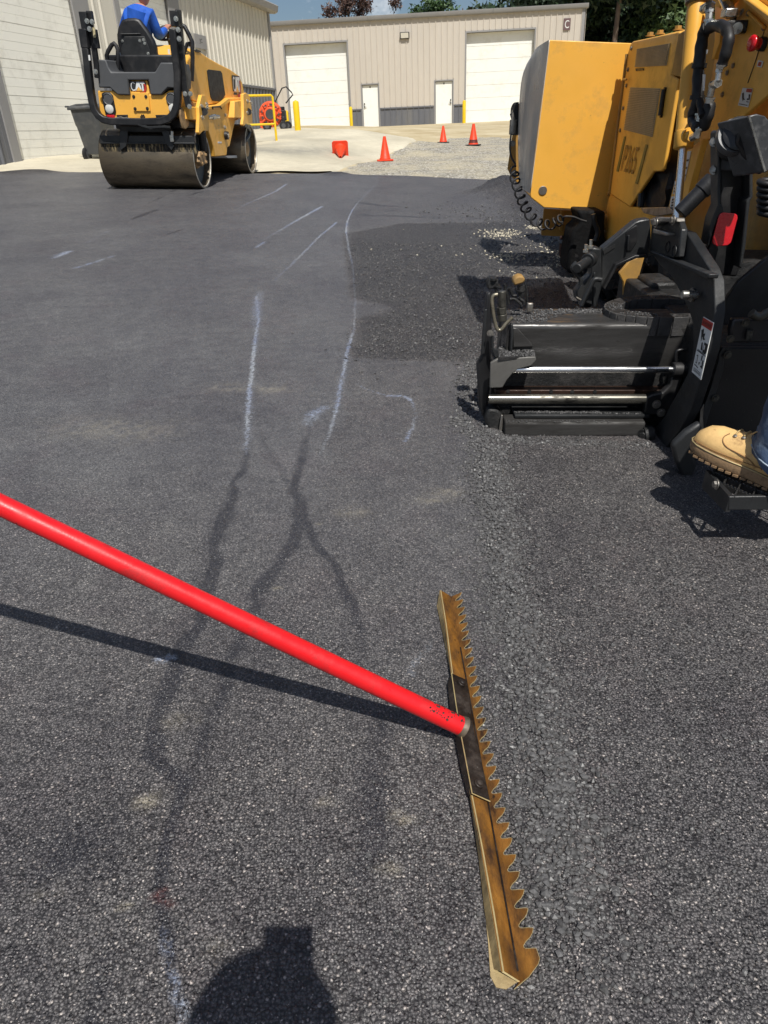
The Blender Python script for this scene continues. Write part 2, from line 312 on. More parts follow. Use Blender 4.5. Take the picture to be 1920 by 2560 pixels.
def asphalt_mat():
    m, nt, b = nodes('fresh_asphalt'); co = coord(nt)
    at = N(nt, 'ShaderNodeVertexColor', layer_name='wear'); sp = N(nt, 'ShaderNodeSeparateColor'); L(nt, at.outputs[0], sp.inputs[0])
    crs, drk, wht, dst = sp.outputs[0], sp.outputs[1], sp.outputs[2], at.outputs[1]
    a2 = N(nt, 'ShaderNodeVertexColor', layer_name='rust'); s2 = N(nt, 'ShaderNodeSeparateColor'); L(nt, a2.outputs[0], s2.inputs[0])
    def voro(scale, feat='F1', rnd=1.0):
        v = N(nt, 'ShaderNodeTexVoronoi', feature=feat); v.inputs['Scale'].default_value = scale; v.inputs['Randomness'].default_value = rnd; return v
    wn = N(nt, 'ShaderNodeTexNoise'); wn.inputs['Scale'].default_value = 130; L(nt, co, wn.inputs['Vector'])
    wv = N(nt, 'ShaderNodeVectorMath', operation='MULTIPLY_ADD'); L(nt, wn.outputs['Color'], wv.inputs[0]); wv.inputs[1].default_value = (.005,)*3; L(nt, co, wv.inputs[2])
    big, mid, fin = voro(95), voro(210), voro(520)
    for v in (big, mid, fin): L(nt, wv.outputs[0], v.inputs['Vector'])
    def chan(v, k):
        s = N(nt, 'ShaderNodeSeparateColor'); L(nt, v.outputs['Color'], s.inputs[0]); return s.outputs[k]
    # stones of three sizes, each with its own shade
    base = mixc(nt, mapr(nt, chan(mid, 0), .1, .95), (.051, .051, .053), (.134, .133, .134))
    fine = mixc(nt, mapr(nt, chan(fin, 1), 0, 1), (.041, .041, .042), (.166, .164, .164))
    c = mixc(nt, .45, base, fine)
    pick = mth(nt, 'MULTIPLY', mapr(nt, chan(big, 2), .45, .55), mapr(nt, crs, .1, .8, .15, 1))
    c = mixc(nt, pick, c, mixc(nt, chan(big, 0), (.045, .045, .046), (.124, .122, .122)))
    rough_ = mapr(nt, crs, .2, .6, .25, 1); c = mixc(nt, mth(nt, 'MULTIPLY', mapr(nt, chan(mid, 1), .972, .98), rough_), c, (.40, .38, .35))           # a few pale chips
    c = mixc(nt, mth(nt, 'MULTIPLY', mapr(nt, chan(fin, 2), .965, .975), rough_), c, (.42, .40, .37))
    # binder in the gaps
    gap = mth(nt, 'MULTIPLY', mapr(nt, mid.outputs['Distance'], .32, .62), mapr(nt, crs, .15, .75, .42, 1.0))
    c = mixc(nt, gap, c, (.011, .011, .012))
    tone = mixc(nt, mapr(nt, noise(nt, co, 1.7, 7, .66), .34, .68), (.82, .80, .82), (1.18, 1.16, 1.13)); c = mixc(nt, 1.0, c, tone, 'MULTIPLY')
    blot = mixc(nt, mapr(nt, noise(nt, co, 14, 5, .6), .35, .7), (.84, .83, .84), (1.12, 1.11, 1.09)); c = mixc(nt, 1.0, c, blot, 'MULTIPLY')
    purple = mixc(nt, mapr(nt, noise(nt, co, 4.5, 4, .6), .52, .75, 0, .5), (1, 1, 1), (1.05, .94, .96)); c = mixc(nt, 1.0, c, purple, 'MULTIPLY')
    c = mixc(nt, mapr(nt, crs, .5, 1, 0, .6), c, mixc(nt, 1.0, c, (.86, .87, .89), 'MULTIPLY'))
    c = mixc(nt, 1.0, c, mixc(nt, mapr(nt, crs, .16, .5), (1.34, 1.37, 1.42), (1.36, 1.32, 1.31)), 'MULTIPLY')  # smooth mat lifted and cooled: glancing sun sheen put into its colour
    dk = mapr(nt, mth(nt, 'ADD', drk, mth(nt, 'MULTIPLY', mth(nt, 'SUBTRACT', noise(nt, co, 38, 6, .75), .5), .55)), .12, .66, 0, 1, True)
    c = mixc(nt, mth(nt, 'MULTIPLY', dk, .66), c, (.020, .020, .026))
    grain = mapr(nt, chan(fin, 0), .15, .85, .25, 1)
    wf = mth(nt, 'MULTIPLY', mapr(nt, mth(nt, 'MULTIPLY', wht, mapr(nt, noise(nt, co, 90, 6, .8), .40, .60, .04, 1.35)), .08, .62), mth(nt, 'MULTIPLY', grain, .85))
    c = mixc(nt, wf, c, mixc(nt, mapr(nt, noise(nt, co, 3.5, 2, .5), .4, .6), (.48, .52, .57), (.30, .36, .52)))
    c = mixc(nt, mth(nt, 'MULTIPLY', dst, mth(nt, 'MULTIPLY', grain, .8)), c, (.42, .37, .27))
    c = mixc(nt, mth(nt, 'MULTIPLY', s2.outputs[0], grain), c, (.13, .03, .02))
    L(nt, c, b.inputs['Base Color'])
    # facets: each stone tips its own way, so some flash in the sun
    geo = N(nt, 'ShaderNodeNewGeometry')
    def tilt(v, amt):
        q = N(nt, 'ShaderNodeVectorMath', operation='SUBTRACT'); L(nt, v.outputs['Color'], q.inputs[0]); q.inputs[1].default_value = (.5, .5, .5)
        s = N(nt, 'ShaderNodeVectorMath', operation='SCALE'); L(nt, q.outputs[0], s.inputs[0])
        if isinstance(amt, float): s.inputs['Scale'].default_value = amt
        else: L(nt, amt, s.inputs['Scale'])
        return s.outputs[0]
    a = N(nt, 'ShaderNodeVectorMath', operation='ADD'); L(nt, tilt(mid, mapr(nt, crs, .15, .8, .40, .95)), a.inputs[0]); L(nt, tilt(fin, mapr(nt, crs, .15, .6, .52, .66)), a.inputs[1])
    a3 = N(nt, 'ShaderNodeVectorMath', operation='ADD'); L(nt, a.outputs[0], a3.inputs[0]); L(nt, geo.outputs['Normal'], a3.inputs[1])
    nn = N(nt, 'ShaderNodeVectorMath', operation='NORMALIZE'); L(nt, a3.outputs[0], nn.inputs[0])
    h = mth(nt, 'ADD', mth(nt, 'MULTIPLY', mid.outputs['Distance'], -1.0), mth(nt, 'MULTIPLY', mth(nt, 'MULTIPLY', big.outputs['Distance'], -1.6), mapr(nt, crs, .2, .9)))
    bp = N(nt, 'ShaderNodeBump'); bp.inputs['Distance'].default_value = .0045; L(nt, mapr(nt, crs, .15, .8, .38, 1.0), bp.inputs['Strength'])
    L(nt, h, bp.inputs['Height']); L(nt, nn.outputs[0], bp.inputs['Normal']); L(nt, bp.outputs[0], b.inputs['Normal'])
    rg = mapr(nt, chan(mid, 2), 0, 1, .36, .62); rg2 = mth(nt, 'SUBTRACT', rg, mth(nt, 'MULTIPLY', drk, .12)); L(nt, rg2, b.inputs['Roughness'])
    b.inputs['Specular IOR Level'].default_value = .55
    return m
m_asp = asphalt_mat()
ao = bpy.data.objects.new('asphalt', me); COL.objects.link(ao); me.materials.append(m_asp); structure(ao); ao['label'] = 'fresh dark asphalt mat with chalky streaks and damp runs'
def asphalt_z(x, y):
    i = np.clip(np.searchsorted(gy, y), 0, ny-1); j = np.clip(np.searchsorted(gx, x), 0, nx-1); return Z[i, j]

# loose chips: real stones along the windrow, round the screed and at the paver's front
def stones(pts, rad):
    base = np.array([(0,0,1),(.89,0,.45),(.28,.85,.45),(-.72,.53,.45),(-.72,-.53,.45),(.28,-.85,.45),(.72,.53,-.45),(-.28,.85,-.45),(-.89,0,-.45),(-.28,-.85,-.45),(.72,-.53,-.45),(0,0,-1)])
    tri = [(0,1,2),(0,2,3),(0,3,4),(0,4,5),(0,5,1),(1,6,2),(2,7,3),(3,8,4),(4,9,5),(5,10,1),(6,7,2),(7,8,3),(8,9,4),(9,10,5),(10,6,1),(11,7,6),(11,8,7),(11,9,8),(11,10,9),(11,6,10)]
    tri = np.array(tri); n = len(pts); k = base[None]*(1+(rng.random((n, 12, 1))-.5)*.7); sc = rng.uniform(.6, 1.25, (n, 1, 3))*np.array(rad)[:, None, None]
    th = rng.uniform(0, 6.28, n); k = k*sc; c, s = np.cos(th)[:, None], np.sin(th)[:, None]
    k = np.stack([k[..., 0]*c-k[..., 1]*s, k[..., 0]*s+k[..., 1]*c, k[..., 2]*.8], -1) + np.array(pts)[:, None]
    return k.reshape(-1, 3), (tri[None]+(np.arange(n)*12)[:, None, None]).reshape(-1, 3)
def stuff(name, vs, fs, mat, label, plumb=False):
    vs = np.array(vs); vs = vs if plumb else EYE + (vs-EYE) @ SLOPE.T
    me = bpy.data.meshes.new(name); me.from_pydata(vs.tolist(), [], [tuple(f) for f in fs]); me.update(); me.materials.append(mat)
    o = bpy.data.objects.new(name, me); COL.objects.link(o); o['kind'] = 'stuff'; o['label'] = label; return o
sp_, sr_ = [], []
def sprinkle(line, n, spread, r0, r1, zoff=0.0):
    P = GP(*line)
    for _ in range(n):
        i = random.randrange(len(P)-1); t = random.random(); p = P[i]*(1-t)+P[i+1]*t
        x, y = p[0]+random.gauss(0, spread), p[1]+random.gauss(0, spread); r = random.uniform(r0, r1)*random.choice((.7, 1, 1, 1.3))
        sp_.append((x, y, float(asphalt_z(x, y))+r*.25+zoff)); sr_.append(r)
sprinkle([(1215,1105),(1228,1200),(1240,1300),(1258,1450)], 2300, .04, .0025, .0065)
sprinkle([(1258,1450),(1292,1600),(1335,1800),(1385,2050),(1420,2350)], 3000, .042, .0022, .0058)
sprinkle([(1200,1085),(1300,1105),(1640,1120)], 900, .022, .002, .005)
sprinkle([(1160,1080),(1190,900)], 1100, .03, .0025, .008)
sprinkle([(1000,640),(1200,700),(1150,860),(1000,860)], 900, .25, .003, .007)
sprinkle([(1200,520),(1300,560),(1420,640)], 900, .35, .004, .012)
sprinkle([(700,1300),(800,2000),(300,2300),(200,1400)], 260, .25, .0015, .003)
sprinkle([(1400,1300),(1700,1700),(1500,2300)], 1500, .22, .0018, .0044)
pp_ = [G(*q)[:2] for q in ((880,590),(1010,562),(1260,556),(1480,640),(1480,890),(1010,890),(908,884),(918,800),(1000,770),(900,735),(892,690))]; n_ = 0
while n_ < 6500:
    x, y = random.uniform(-.5, 1.7), random.uniform(2.9, 6.5)
    if inpoly(np.array([x+random.gauss(0, .05)]), np.array([y+random.gauss(0, .08)]), pp_)[0]: r = random.choice((.003, .004, .005, .007)); sp_.append((x, y, float(asphalt_z(x, y))+r*.2)); sr_.append(r); n_ += 1
m_chip = mat('asphalt_chip', (.088, .086, .085), .48, var=.6, vs=90, spec=.5, speck=((.15, .145, .135), 120, .72))
v_, f_ = stones(sp_, sr_); stuff('loose_asphalt_crumbs', v_, f_, m_chip, 'loose black asphalt crumbs along the windrow and screed')
sp_, sr_ = [], []
for (a, b, n, s) in [(1253,585,150,.09),(1272,643,110,.07),(1420,645,120,.1),(1395,620,30,.12),(1290,690,16,.06),(1330,569,30,.05),(1350,571,25,.04),(1400,660,14,.07),(1180,640,20,.4)]:
    c = G(a, b)
    for _ in range(n):
        x, y = c[0]+random.gauss(0, s), c[1]+random.gauss(0, s*1.6); r = random.uniform(.004, .011); sp_.append((x, y, float(asphalt_z(x, y))+r*.3)); sr_.append(r)
m_lime = mat('pale_limestone', (.52, .47, .36), .8, var=.2, vs=60)
v_, f_ = stones(sp_, sr_); stuff('pale_gravel_crumbs', v_, f_, m_lime, 'pale limestone crumbs spilled on the asphalt beside the paver')

# ------------------------------------------------------------------ concrete yard and gravel beyond the mat (plumb frame)
CTRL = [TW((e[0], e[1], -.03)) for e in EDGE] + [TW((x, y, -.03)) for x, y in ((-8, 11), (0, 10), (5, 8.5), (0, 3), (-6, 3), (6, 2))]
CTRL += [TW((.02, 16.4, -.01)), TW((1.8, 24.3, .0)), TW((2.5, 22.7, 0))]
CTRL += [WY(692,355,18.5), WY(600,372,17.5), WY(785,329,21), WY(690,327,23.5), WY(684,317,30.5), WY(560,330,24)]
CTRL += [np.array([x, y, 1.38]) for x, y in ((-20, 46), (-4, 43), (0.4, 42.6), (4, 42.2), (9, 41.6), (16, 41), (30, 40), (-30, 60), (0, 70), (30, 70), (60, 60), (-60, 80))]
CTRL += [np.array(TW((x, y, 0))) for x, y in ((-9.0, 15.2), (-8.0, 16.6))]
CTRL = np.array(CTRL)
A_ = np.c_[np.ones(len(CTRL)), CTRL[:, :2]]; coef = np.linalg.lstsq(A_, CTRL[:, 2], rcond=None)[0]; resid = CTRL[:, 2]-A_ @ coef
def terrain(x, y):
    x = np.asarray(x, float); y = np.asarray(y, float); w = 1/(np.hypot(x[..., None]-CTRL[:, 0], y[..., None]-CTRL[:, 1])**3+.02)
    return coef[0]+coef[1]*x+coef[2]*y+(w*resid).sum(-1)/w.sum(-1)
tx = np.array(sorted(set(np.round(np.concatenate([np.arange(-60, -12, 3), np.arange(-12, 14, .16), np.arange(14, 70, 3)]), 3))))
ty = np.array(sorted(set(np.round(np.concatenate([np.arange(7, 30, .16), np.arange(30, 50, .5), np.arange(50, 140, 6)]), 3))))
TX, TY = np.meshgrid(tx, ty); TZ = terrain(TX, TY)
inv = (np.stack([TX, TY, TZ], -1)-EYE) @ SLOPE + EYE
under = inv[..., 1] < np.interp(inv[..., 0], [e[0] for e in EDGE], [e[1] for e in EDGE])
TZ = TZ - np.where(under, .12, 0) + (fbm(TX, TY, 2.5, 3)-.5)*.03*(TY < 30)
def TPT(px, py):                                                    # bearing -> point on the yard
    d = ray(px, py, BW); t = np.linspace(8/d[1], 60/d[1], 2600); P = EYE + t[:, None]*d; k = np.argmax(P[:, 2] < terrain(P[:, 0], P[:, 1])+.002); return P[k]
gravel_poly = [TPT(*p)[:2] for p in ((850,430),(905,408),(975,385),(1045,353),(1120,345),(1240,343))] + [(5, 22), (9, 18), (9, 8), (-1, 8)]
grav = inpoly(TX, TY, gravel_poly).astype(float)
def yard_mat():
    m, nt, b = nodes('sandy_gravel'); co = coord(nt); at = N(nt, 'ShaderNodeVertexColor', layer_name='gravel'); g = at.outputs[0]
    v = N(nt, 'ShaderNodeTexVoronoi'); v.inputs['Scale'].default_value = 26; L(nt, co, v.inputs['Vector']); s = N(nt, 'ShaderNodeSeparateColor'); L(nt, v.outputs['Color'], s.inputs[0])
    sand = mixc(nt, mapr(nt, noise(nt, co, .8, 7, .65), .35, .65), (.38, .30, .17), (.55, .47, .31))
    st = mixc(nt, s.outputs[0], (.24, .225, .19), (.64, .60, .52)); st = mixc(nt, mapr(nt, v.outputs['Distance'], .4, .7, 0, .85), st, (.16, .145, .11))
    st = mixc(nt, mapr(nt, noise(nt, co, 1.4, 6, .6), .42, .66, 0, .75), st, (.50, .44, .31))
    L(nt, mixc(nt, mapr(nt, g, .3, .7), sand, st), b.inputs['Base Color']); b.inputs['Roughness'].default_value = .9; b.inputs['Specular IOR Level'].default_value = .25
    bp = N(nt, 'ShaderNodeBump'); bp.inputs['Distance'].default_value = .03; bp.inputs['Strength'].default_value = .8
    L(nt, mth(nt, 'MULTIPLY', v.outputs['Distance'], mth(nt, 'MULTIPLY', g, -1.0)), bp.inputs['Height']); L(nt, bp.outputs[0], b.inputs['Normal']); return m
def gridobj(name, Xg, Yg, Zg, mat, attr=None):
    me = bpy.data.meshes.new(name); n, m_ = Xg.shape; i = np.arange(n*m_).reshape(n, m_)
    me.from_pydata(np.stack([Xg, Yg, Zg], -1).reshape(-1, 3).tolist(), [], np.stack([i[:-1, :-1], i[:-1, 1:], i[1:, 1:], i[1:, :-1]], -1).reshape(-1, 4).tolist()); me.update()
    me.polygons.foreach_set('use_smooth', np.ones(len(me.polygons), bool)); me.materials.append(mat)
    if attr: 
        c = me.color_attributes.new(attr[0], 'FLOAT_COLOR', 'POINT'); a = attr[1].ravel(); c.data.foreach_set('color', np.stack([a, a, a, np.ones_like(a)], -1).astype(np.float32).ravel())
    o = bpy.data.objects.new(name, me); COL.objects.link(o); return structure(o)
gridobj('gravel_yard', TX, TY, TZ, yard_mat(), ('gravel', grav))
# poured slab: right-hand edge curves away to the far building
redge = [TPT(*p) for p in ((848,428),(905,408),(975,385),(1012,370),(1045,353),(1030,346))] ; redge = sorted([(p[1], p[0]) for p in redge])
ys = np.arange(redge[0][0]-.45, redge[-1][0], .12); xr = np.interp(ys, [a for a, _ in redge], [b for _, b in redge]) + (fbm(ys, ys*0, 1.5, 8)-.5)*.05
rows = []
for y, x in zip(ys, xr): rows.append(np.linspace(-15.5, x, 130))
SX = np.array(rows); SY = np.repeat(ys[:, None], 130, 1); SZ = terrain(SX, SY)+.045
inv = (np.stack([SX, SY, SZ], -1)-EYE) @ SLOPE + EYE; e_ = np.interp(inv[..., 0], [e[0] for e in EDGE], [e[1] for e in EDGE])
SZ = SZ - .028*np.clip((e_+.35-inv[..., 1])/.3, 0, 1) - np.where(inv[..., 1] < e_-.1, .1, 0); SZ[:, -1] -= .07
band = lambda px, w, v: (lambda dv: dv[1]*np.exp(-(dv[0]/w)**2))(dline(SX+(fbm(SX, SY, 1.2, 4)-.5)*.5, SY+(fbm(SX, SY, 1.5, 6)-.5)*.5, [TPT(*p) for p in px], v))
sd = np.maximum(band([(560,381),(700,383),(820,383),(900,388)], .5, [1,1,.8,.3]), np.maximum(band([(600,372),(760,366),(860,352)], .3, [.5,.4,.3]), band([(650,352),(760,345)], .35, [.3,.4])))
def slab_mat():
    m, nt, b = nodes('dusty_concrete'); co = coord(nt); at = N(nt, 'ShaderNodeVertexColor', layer_name='stain')
    c = mixc(nt, mapr(nt, noise(nt, co, .9, 8, .66), .34, .68), (.47, .425, .32), (.63, .575, .44)); c = mixc(nt, mapr(nt, noise(nt, co, 9, 6, .7), .5, .75, 0, .4), c, (.40, .35, .25))
    c = mixc(nt, mth(nt, 'MULTIPLY', at.outputs[0], mapr(nt, noise(nt, co, 6, 5, .7), .3, .6, .6, 1)), c, (.27, .255, .21)); c = mixc(nt, mapr(nt, noise(nt, co, 22, 4, .6), .68, .74), c, (.2, .18, .14))
    L(nt, c, b.inputs['Base Color']); b.inputs['Roughness'].default_value = .88; b.inputs['Specular IOR Level'].default_value = .25
    bp = N(nt, 'ShaderNodeBump'); bp.inputs['Distance'].default_value = .006; bp.inputs['Strength'].default_value = .4; L(nt, noise(nt, co, 40, 5, .7), bp.inputs['Height']); L(nt, bp.outputs[0], b.inputs['Normal']); return m
gridobj('concrete_apron', SX, SY, SZ, slab_mat(), ('stain', np.clip(sd, 0, 1)))
# ------------------------------------------------------------------ buildings (plumb frame)
UP = np.array([0, 0, 1.0])
def siding_mat(name, col, dirt): return mat(name, col, .55, var=.05, vs=.6, dirt=dirt, ds=1.3, dt=(.5, .85), spec=.35, bump=.03, bs=40, stretch=(1, 1, .3))
m_sid = siding_mat('tan_siding', (.55, .50, .43), (.46, .41, .34)); m_sid2 = siding_mat('stone_siding', (.60, .57, .49), (.50, .46, .39))
m_wain = siding_mat('slate_wainscot', (.135, .14, .155), (.2, .19, .17)); m_trim = siding_mat('grey_trim', (.28, .275, .27), (.22, .21, .2))
m_door = mat('white_door_paint', (.86, .86, .80), .45, var=.025, vs=1, dirt=(.70, .67, .58), ds=2, dt=(.5, .85), spec=.35)
m_door2 = mat('cream_door_paint', (.90, .885, .80), .5, var=.03, vs=1, dirt=(.55, .53, .46), ds=2, dt=(.5, .85), spec=.35)
m_dark = mat('dark_recess', (.05, .05, .05), .8)
m_roof = mat('roof_sheet', (.3, .3, .3), .5, var=.06)
class Wall:                                                          # local axes: s along, z up, o outward
    def __init__(s, o, e): s.o = np.array([o[0], o[1], 0.0]); s.e = np.array([e[0], e[1], 0.0]); s.n = np.array([e[1], -e[0], 0.0])
    def p(s, a, z, o=0.0): return s.o+s.e*a+UP*z+s.n*o
    def slab(s, mb, a0, a1, z0, z1, o0, o1): return mb.box(s.p((a0+a1)/2, (z0+z1)/2, (o0+o1)/2), (a1-a0, z1-z0, o1-o0), [s.e, UP, s.n])
    def ribs(s, mb, a0, a1, z0, z1, pitch, holes, wide, deep, o=.0, minor=True):
        def gaps(a, w):
            iv = [(z0, z1)]
            for (h0, h1, y0, y1) in holes:
                if h0-w < a < h1+w: iv = [q for lo, hi in iv for q in ((lo, min(hi, y0)), (max(lo, y1), hi)) if q[1]-q[0] > .03]
            return iv
        k = math.ceil(a0/pitch)
        while k*pitch < a1:
            for off, w, dp in ((0, wide, deep),) + (((.33, wide*.35, deep*.12), (.66, wide*.35, deep*.12)) if minor else ()):
                a = (k+off)*pitch
                for lo, hi in gaps(a, w):
                    mb.prism([s.p(a-w, lo, o), s.p(a-w*.5, lo, o+dp), s.p(a+w*.5, lo, o+dp), s.p(a+w, lo, o)], UP*(hi-lo))
            k += 1
    def panels(s, mb, a0, a1, z0, z1, holes, o0, o1):
        xs = sorted({a0, a1} | {h for q in holes for h in q[:2] if a0 < h < a1})
        for x0, x1 in zip(xs, xs[1:]):
            iv = [(z0, z1)]; m = (x0+x1)/2
            for (h0, h1, y0, y1) in holes:
                if h0 < m < h1: iv = [q for lo, hi in iv for q in ((lo, min(hi, y0)), (max(lo, y1), hi)) if q[1]-q[0] > .01]
            for lo, hi in iv: s.slab(mb, x0, x1, lo, hi, o0, o1)
    def frame(s, mb, h, w, d, o0=-.02, sill=False):
        a0, a1, z0, z1 = h
        s.slab(mb, a0-w, a0, z0, z1+w, o0, d); s.slab(mb, a1, a1+w, z0, z1+w, o0, d); s.slab(mb, a0, a1, z1, z1+w, o0, d)
    def overhead(s, root, h, rows, depth, m, grooves=0, plain=True):
        a0, a1, z0, z1 = h; mb = MB(); st = (z1-z0)/rows
        for i in range(rows):
            lo, hi = z0+i*st, z0+(i+1)*st
            if not grooves: s.slab(mb, a0, a1, lo+.006, hi-.006, -depth-.05, -depth)
            else:
                g = (hi-lo)/grooves
                for j in range(grooves): s.slab(mb, a0, a1, lo+j*g+(.004 if j == 0 else .002), lo+(j+1)*g-.002, -depth-.05, -depth-(.003 if j else 0))
        s.slab(mb, a0, a1, z0, z1, -depth-.08, -depth-.02)
        d = obj(mb, 'overhead_door', m, root, plumb=True)
        j = MB(); s.slab(j, a0-.02, a0, z0, z1, -depth-.08, .0); s.slab(j, a1, a1+.02, z0, z1, -depth-.08, .0); s.slab(j, a0-.02, a1+.02, z1, z1+.02, -depth-.08, 0)
        obj(j, 'door_jamb', m_trim, root, plumb=True); return d

# far building C
wc = Wall((-4, 43), (.9946, -.104)); FZ = 1.36
bc = thing('metal_building', 'tan ribbed metal building with two white overhead doors and dark wainscot behind the cones', 'building', (wc.p(5, FZ)), plumb=True)
holes = [(0.0, 3.17, FZ, 5.17), (9.14, 12.44, FZ, 5.26), (3.83, 4.68, FZ, 3.28), (7.58, 8.47, FZ, 3.28)]
mb = MB(); wc.panels(mb, -14, 14.76, 2.22, 5.98, holes, -.1, 0); wc.ribs(mb, -14, 14.7, 2.24, 5.98, .293, [(h[0]-.1, h[1]+.1, h[2], h[3]+.1) for h in holes], .028, .035)
mb.box(wc.p(14.72, 3.7, -6), (.08, 4.6, 12), [wc.e, UP, wc.n]); wc.slab(mb, -14, 14.7, 1.3, 5.9, -12, -11.8); obj(mb, 'wall', m_sid, bc, plumb=True)
mb = MB(); wc.panels(mb, -14, 14.76, FZ-.3, 2.2, holes, -.1, 0.004); wc.ribs(mb, -14, 14.7, FZ-.3, 2.16, .293, [(h[0]-.1, h[1]+.1, h[2]-1, h[3]) for h in holes], .028, .035, o=.004)
wc.panels(mb, -14, 14.76, 2.16, 2.22, [(h[0]-.1, h[1]+.1, 0, h[3]) for h in holes], .0, .05); obj(mb, 'wainscot', m_wain, bc, plumb=True)
for h in holes: mb = MB(); wc.frame(mb, h, .07 if h[1]-h[0] > 2 else .05, .03); obj(mb, 'door_trim', m_trim, bc, plumb=True)
mb = MB(); wc.slab(mb, 14.66, 14.80, FZ-.3, 5.98, -.12, .045); obj(mb, 'corner_trim', m_trim, bc, plumb=True)
for h in holes[:2]: wc.overhead(bc, h, 7, .24, m_door)
for h, side in ((holes[2], 0), (holes[3], 1)):
    mb = MB(); wc.slab(mb, h[0]+.03, h[1]-.03, h[2]+.02, h[3]-.03, -.10, -.055); dr = obj(mb, 'door', m_door, bc, plumb=True, bevel=.004)
    a = h[0]+.1 if side == 0 else h[1]-.1
    for nm, z in (('handle', 2.3), ('deadbolt', 2.44)):
        k = MB(); k.cyl(wc.p(a, z, -.06), wc.p(a, z, -.0), .032, n=14)
        if nm == 'handle': k.tube([wc.p(a, z, -.012), wc.p(a+(.1 if side == 0 else -.1), z-.01, -.012)], .011)
        obj(k, nm, m_dark, dr, plumb=True)
    k = MB(); wc.slab(k, (h[0]+h[1])/2-.03, (h[0]+h[1])/2+.03, h[3]-.14, h[3]-.07, -.055, -.045); obj(k, 'door_closer', m_dark, dr, plumb=True)
    k = MB(); wc.slab(k, h[0]+.0, h[0]+.028, h[2], h[3], -.09, -.01); wc.slab(k, h[1]-.028, h[1], h[2], h[3], -.09, -.01); wc.slab(k, h[0]+.028, h[1]-.028, h[3]-.028, h[3], -.09, -.01); obj(k, 'door_jamb', m_trim, bc, plumb=True)
mb = MB()
for a in np.arange(-14, 14.9, 6.1):
    b = min(a+6.09, 14.92); mb.prism([wc.p(a, 5.98, -.05), wc.p(a, 5.98, .13), wc.p(a, 6.02, .16), wc.p(a, 6.17, .18), wc.p(a, 6.18, .14), wc.p(a, 6.18, -.05)], wc.e*(b-a))
obj(mb, 'eave_gutter', m_trim, bc, plumb=True)
mb = MB(); mb.face([wc.p(-14, 6.15, .1), wc.p(14.9, 6.15, .1), wc.p(14.9, 6.9, -12), wc.p(-14, 6.9, -12)]); mb.prism([wc.p(14.8, 6.1, .1), wc.p(14.8, 5.9, -12), wc.p(14.8, 6.88, -12)], wc.e*.08); obj(mb, 'roof', m_roof, bc, plumb=True)
mb = MB(); wc.slab(mb, 5.88, 6.3, 5.17, 5.40, .0, .05); mb.prism([wc.p(5.86, 5.42, .03), wc.p(5.86, 5.15, .03), wc.p(5.86, 5.15, .11), wc.p(5.86, 5.42, .22)], wc.e*.46); lt = obj(mb, 'wall_light', m_dark, bc, plumb=True, bevel=.01)
mb = MB(); mb.prism([wc.p(5.9, 5.39, .214), wc.p(5.9, 5.18, .127), wc.p(6.28, 5.18, .127), wc.p(6.28, 5.39, .214)], wc.n*.006); obj(mb, 'lens', m_door2, lt, plumb=True)
mb = MB(); wc.slab(mb, 13.8, 14.13, 5.14, 5.62, .03, .055); sg = obj(mb, 'sign', mat('maroon_sign', (.14, .085, .085), .5, var=.05), bc, plumb=True)
mb = MB(); mb.text('C', wc.p(13.965, 5.38, .055), wc.e, UP, .32, .2, .004); obj(mb, 'letter', m_wht, sg, plumb=True)

# near left building
B0 = TW(G(35, 412)); AZ = R(13.1); wl = Wall((B0[0], B0[1]), (math.sin(AZ), math.cos(AZ))); LZ = .775; CE = 15.62
bl = thing('metal_building', 'stone coloured ribbed metal building with large ribbed white door behind the roller', 'building', wl.p(4, LZ), plumb=True)
holes = [(.24, 3.12, LZ-.02, 4.4), (5.12, 7.68, LZ-.02, 4.4)]
mb = MB(); wl.panels(mb, -9, CE, 2.66, 5.0, holes, -.1, 0); wl.ribs(mb, -9, CE, 2.68, 5.0, .305, [(h[0]-.7 if h[0] > 1 else h[0]-.25, h[1]+.68, h[2], h[3]+.2) for h in holes], .034, .04)
mb.box(wl.p(CE-.04, 2.6, -5), (.08, 5, 9.8), [wl.e, UP, wl.n]); obj(mb, 'wall', m_sid2, bl, plumb=True)
mb = MB(); wl.panels(mb, -9, CE, LZ-.25, 2.64, holes, -.1, 0.004); wl.ribs(mb, -9, CE, LZ-.25, 2.6, .305, [(h[0]-.7 if h[0] > 1 else h[0]-.25, h[1]+.68, 0, 9) for h in holes], .034, .04, o=.004)
wl.panels(mb, -9, CE, 2.6, 2.66, [(h[0]-.2, h[1]+.68, 0, h[3]) for h in holes], 0, .055); obj(mb, 'wainscot', m_wain, bl, plumb=True)
for l0, l1, l2, l3 in ((.0, .24, 3.12, 3.75), (4.9, 5.12, 7.68, 8.35)):
    mb = MB(); wl.slab(mb, l0, l1, LZ-.02, 4.62, -.12, .035); wl.slab(mb, l2, l3, LZ-.02, 4.62, -.12, .035); wl.slab(mb, l1, l2, 4.4, 4.62, -.12, .035); obj(mb, 'door_trim', m_trim, bl, plumb=True)
mb = MB(); wl.slab(mb, CE-.12, CE+.03, LZ-.25, 5.0, -.12, .05); obj(mb, 'corner_trim', m_trim, bl, plumb=True)
for h in holes: wl.overhead(bl, h, 6, .05, m_door2, grooves=4)
mb = MB(); mb.prism([wl.p(-9, 5.0, -.05), wl.p(-9, 4.98, .15), wl.p(-9, 5.03, .26), wl.p(-9, 5.2, .3), wl.p(-9, 5.24, .26), wl.p(-9, 5.24, -.05)], wl.e*(CE+9.35)); obj(mb, 'eave_gutter', m_trim, bl, plumb=True)
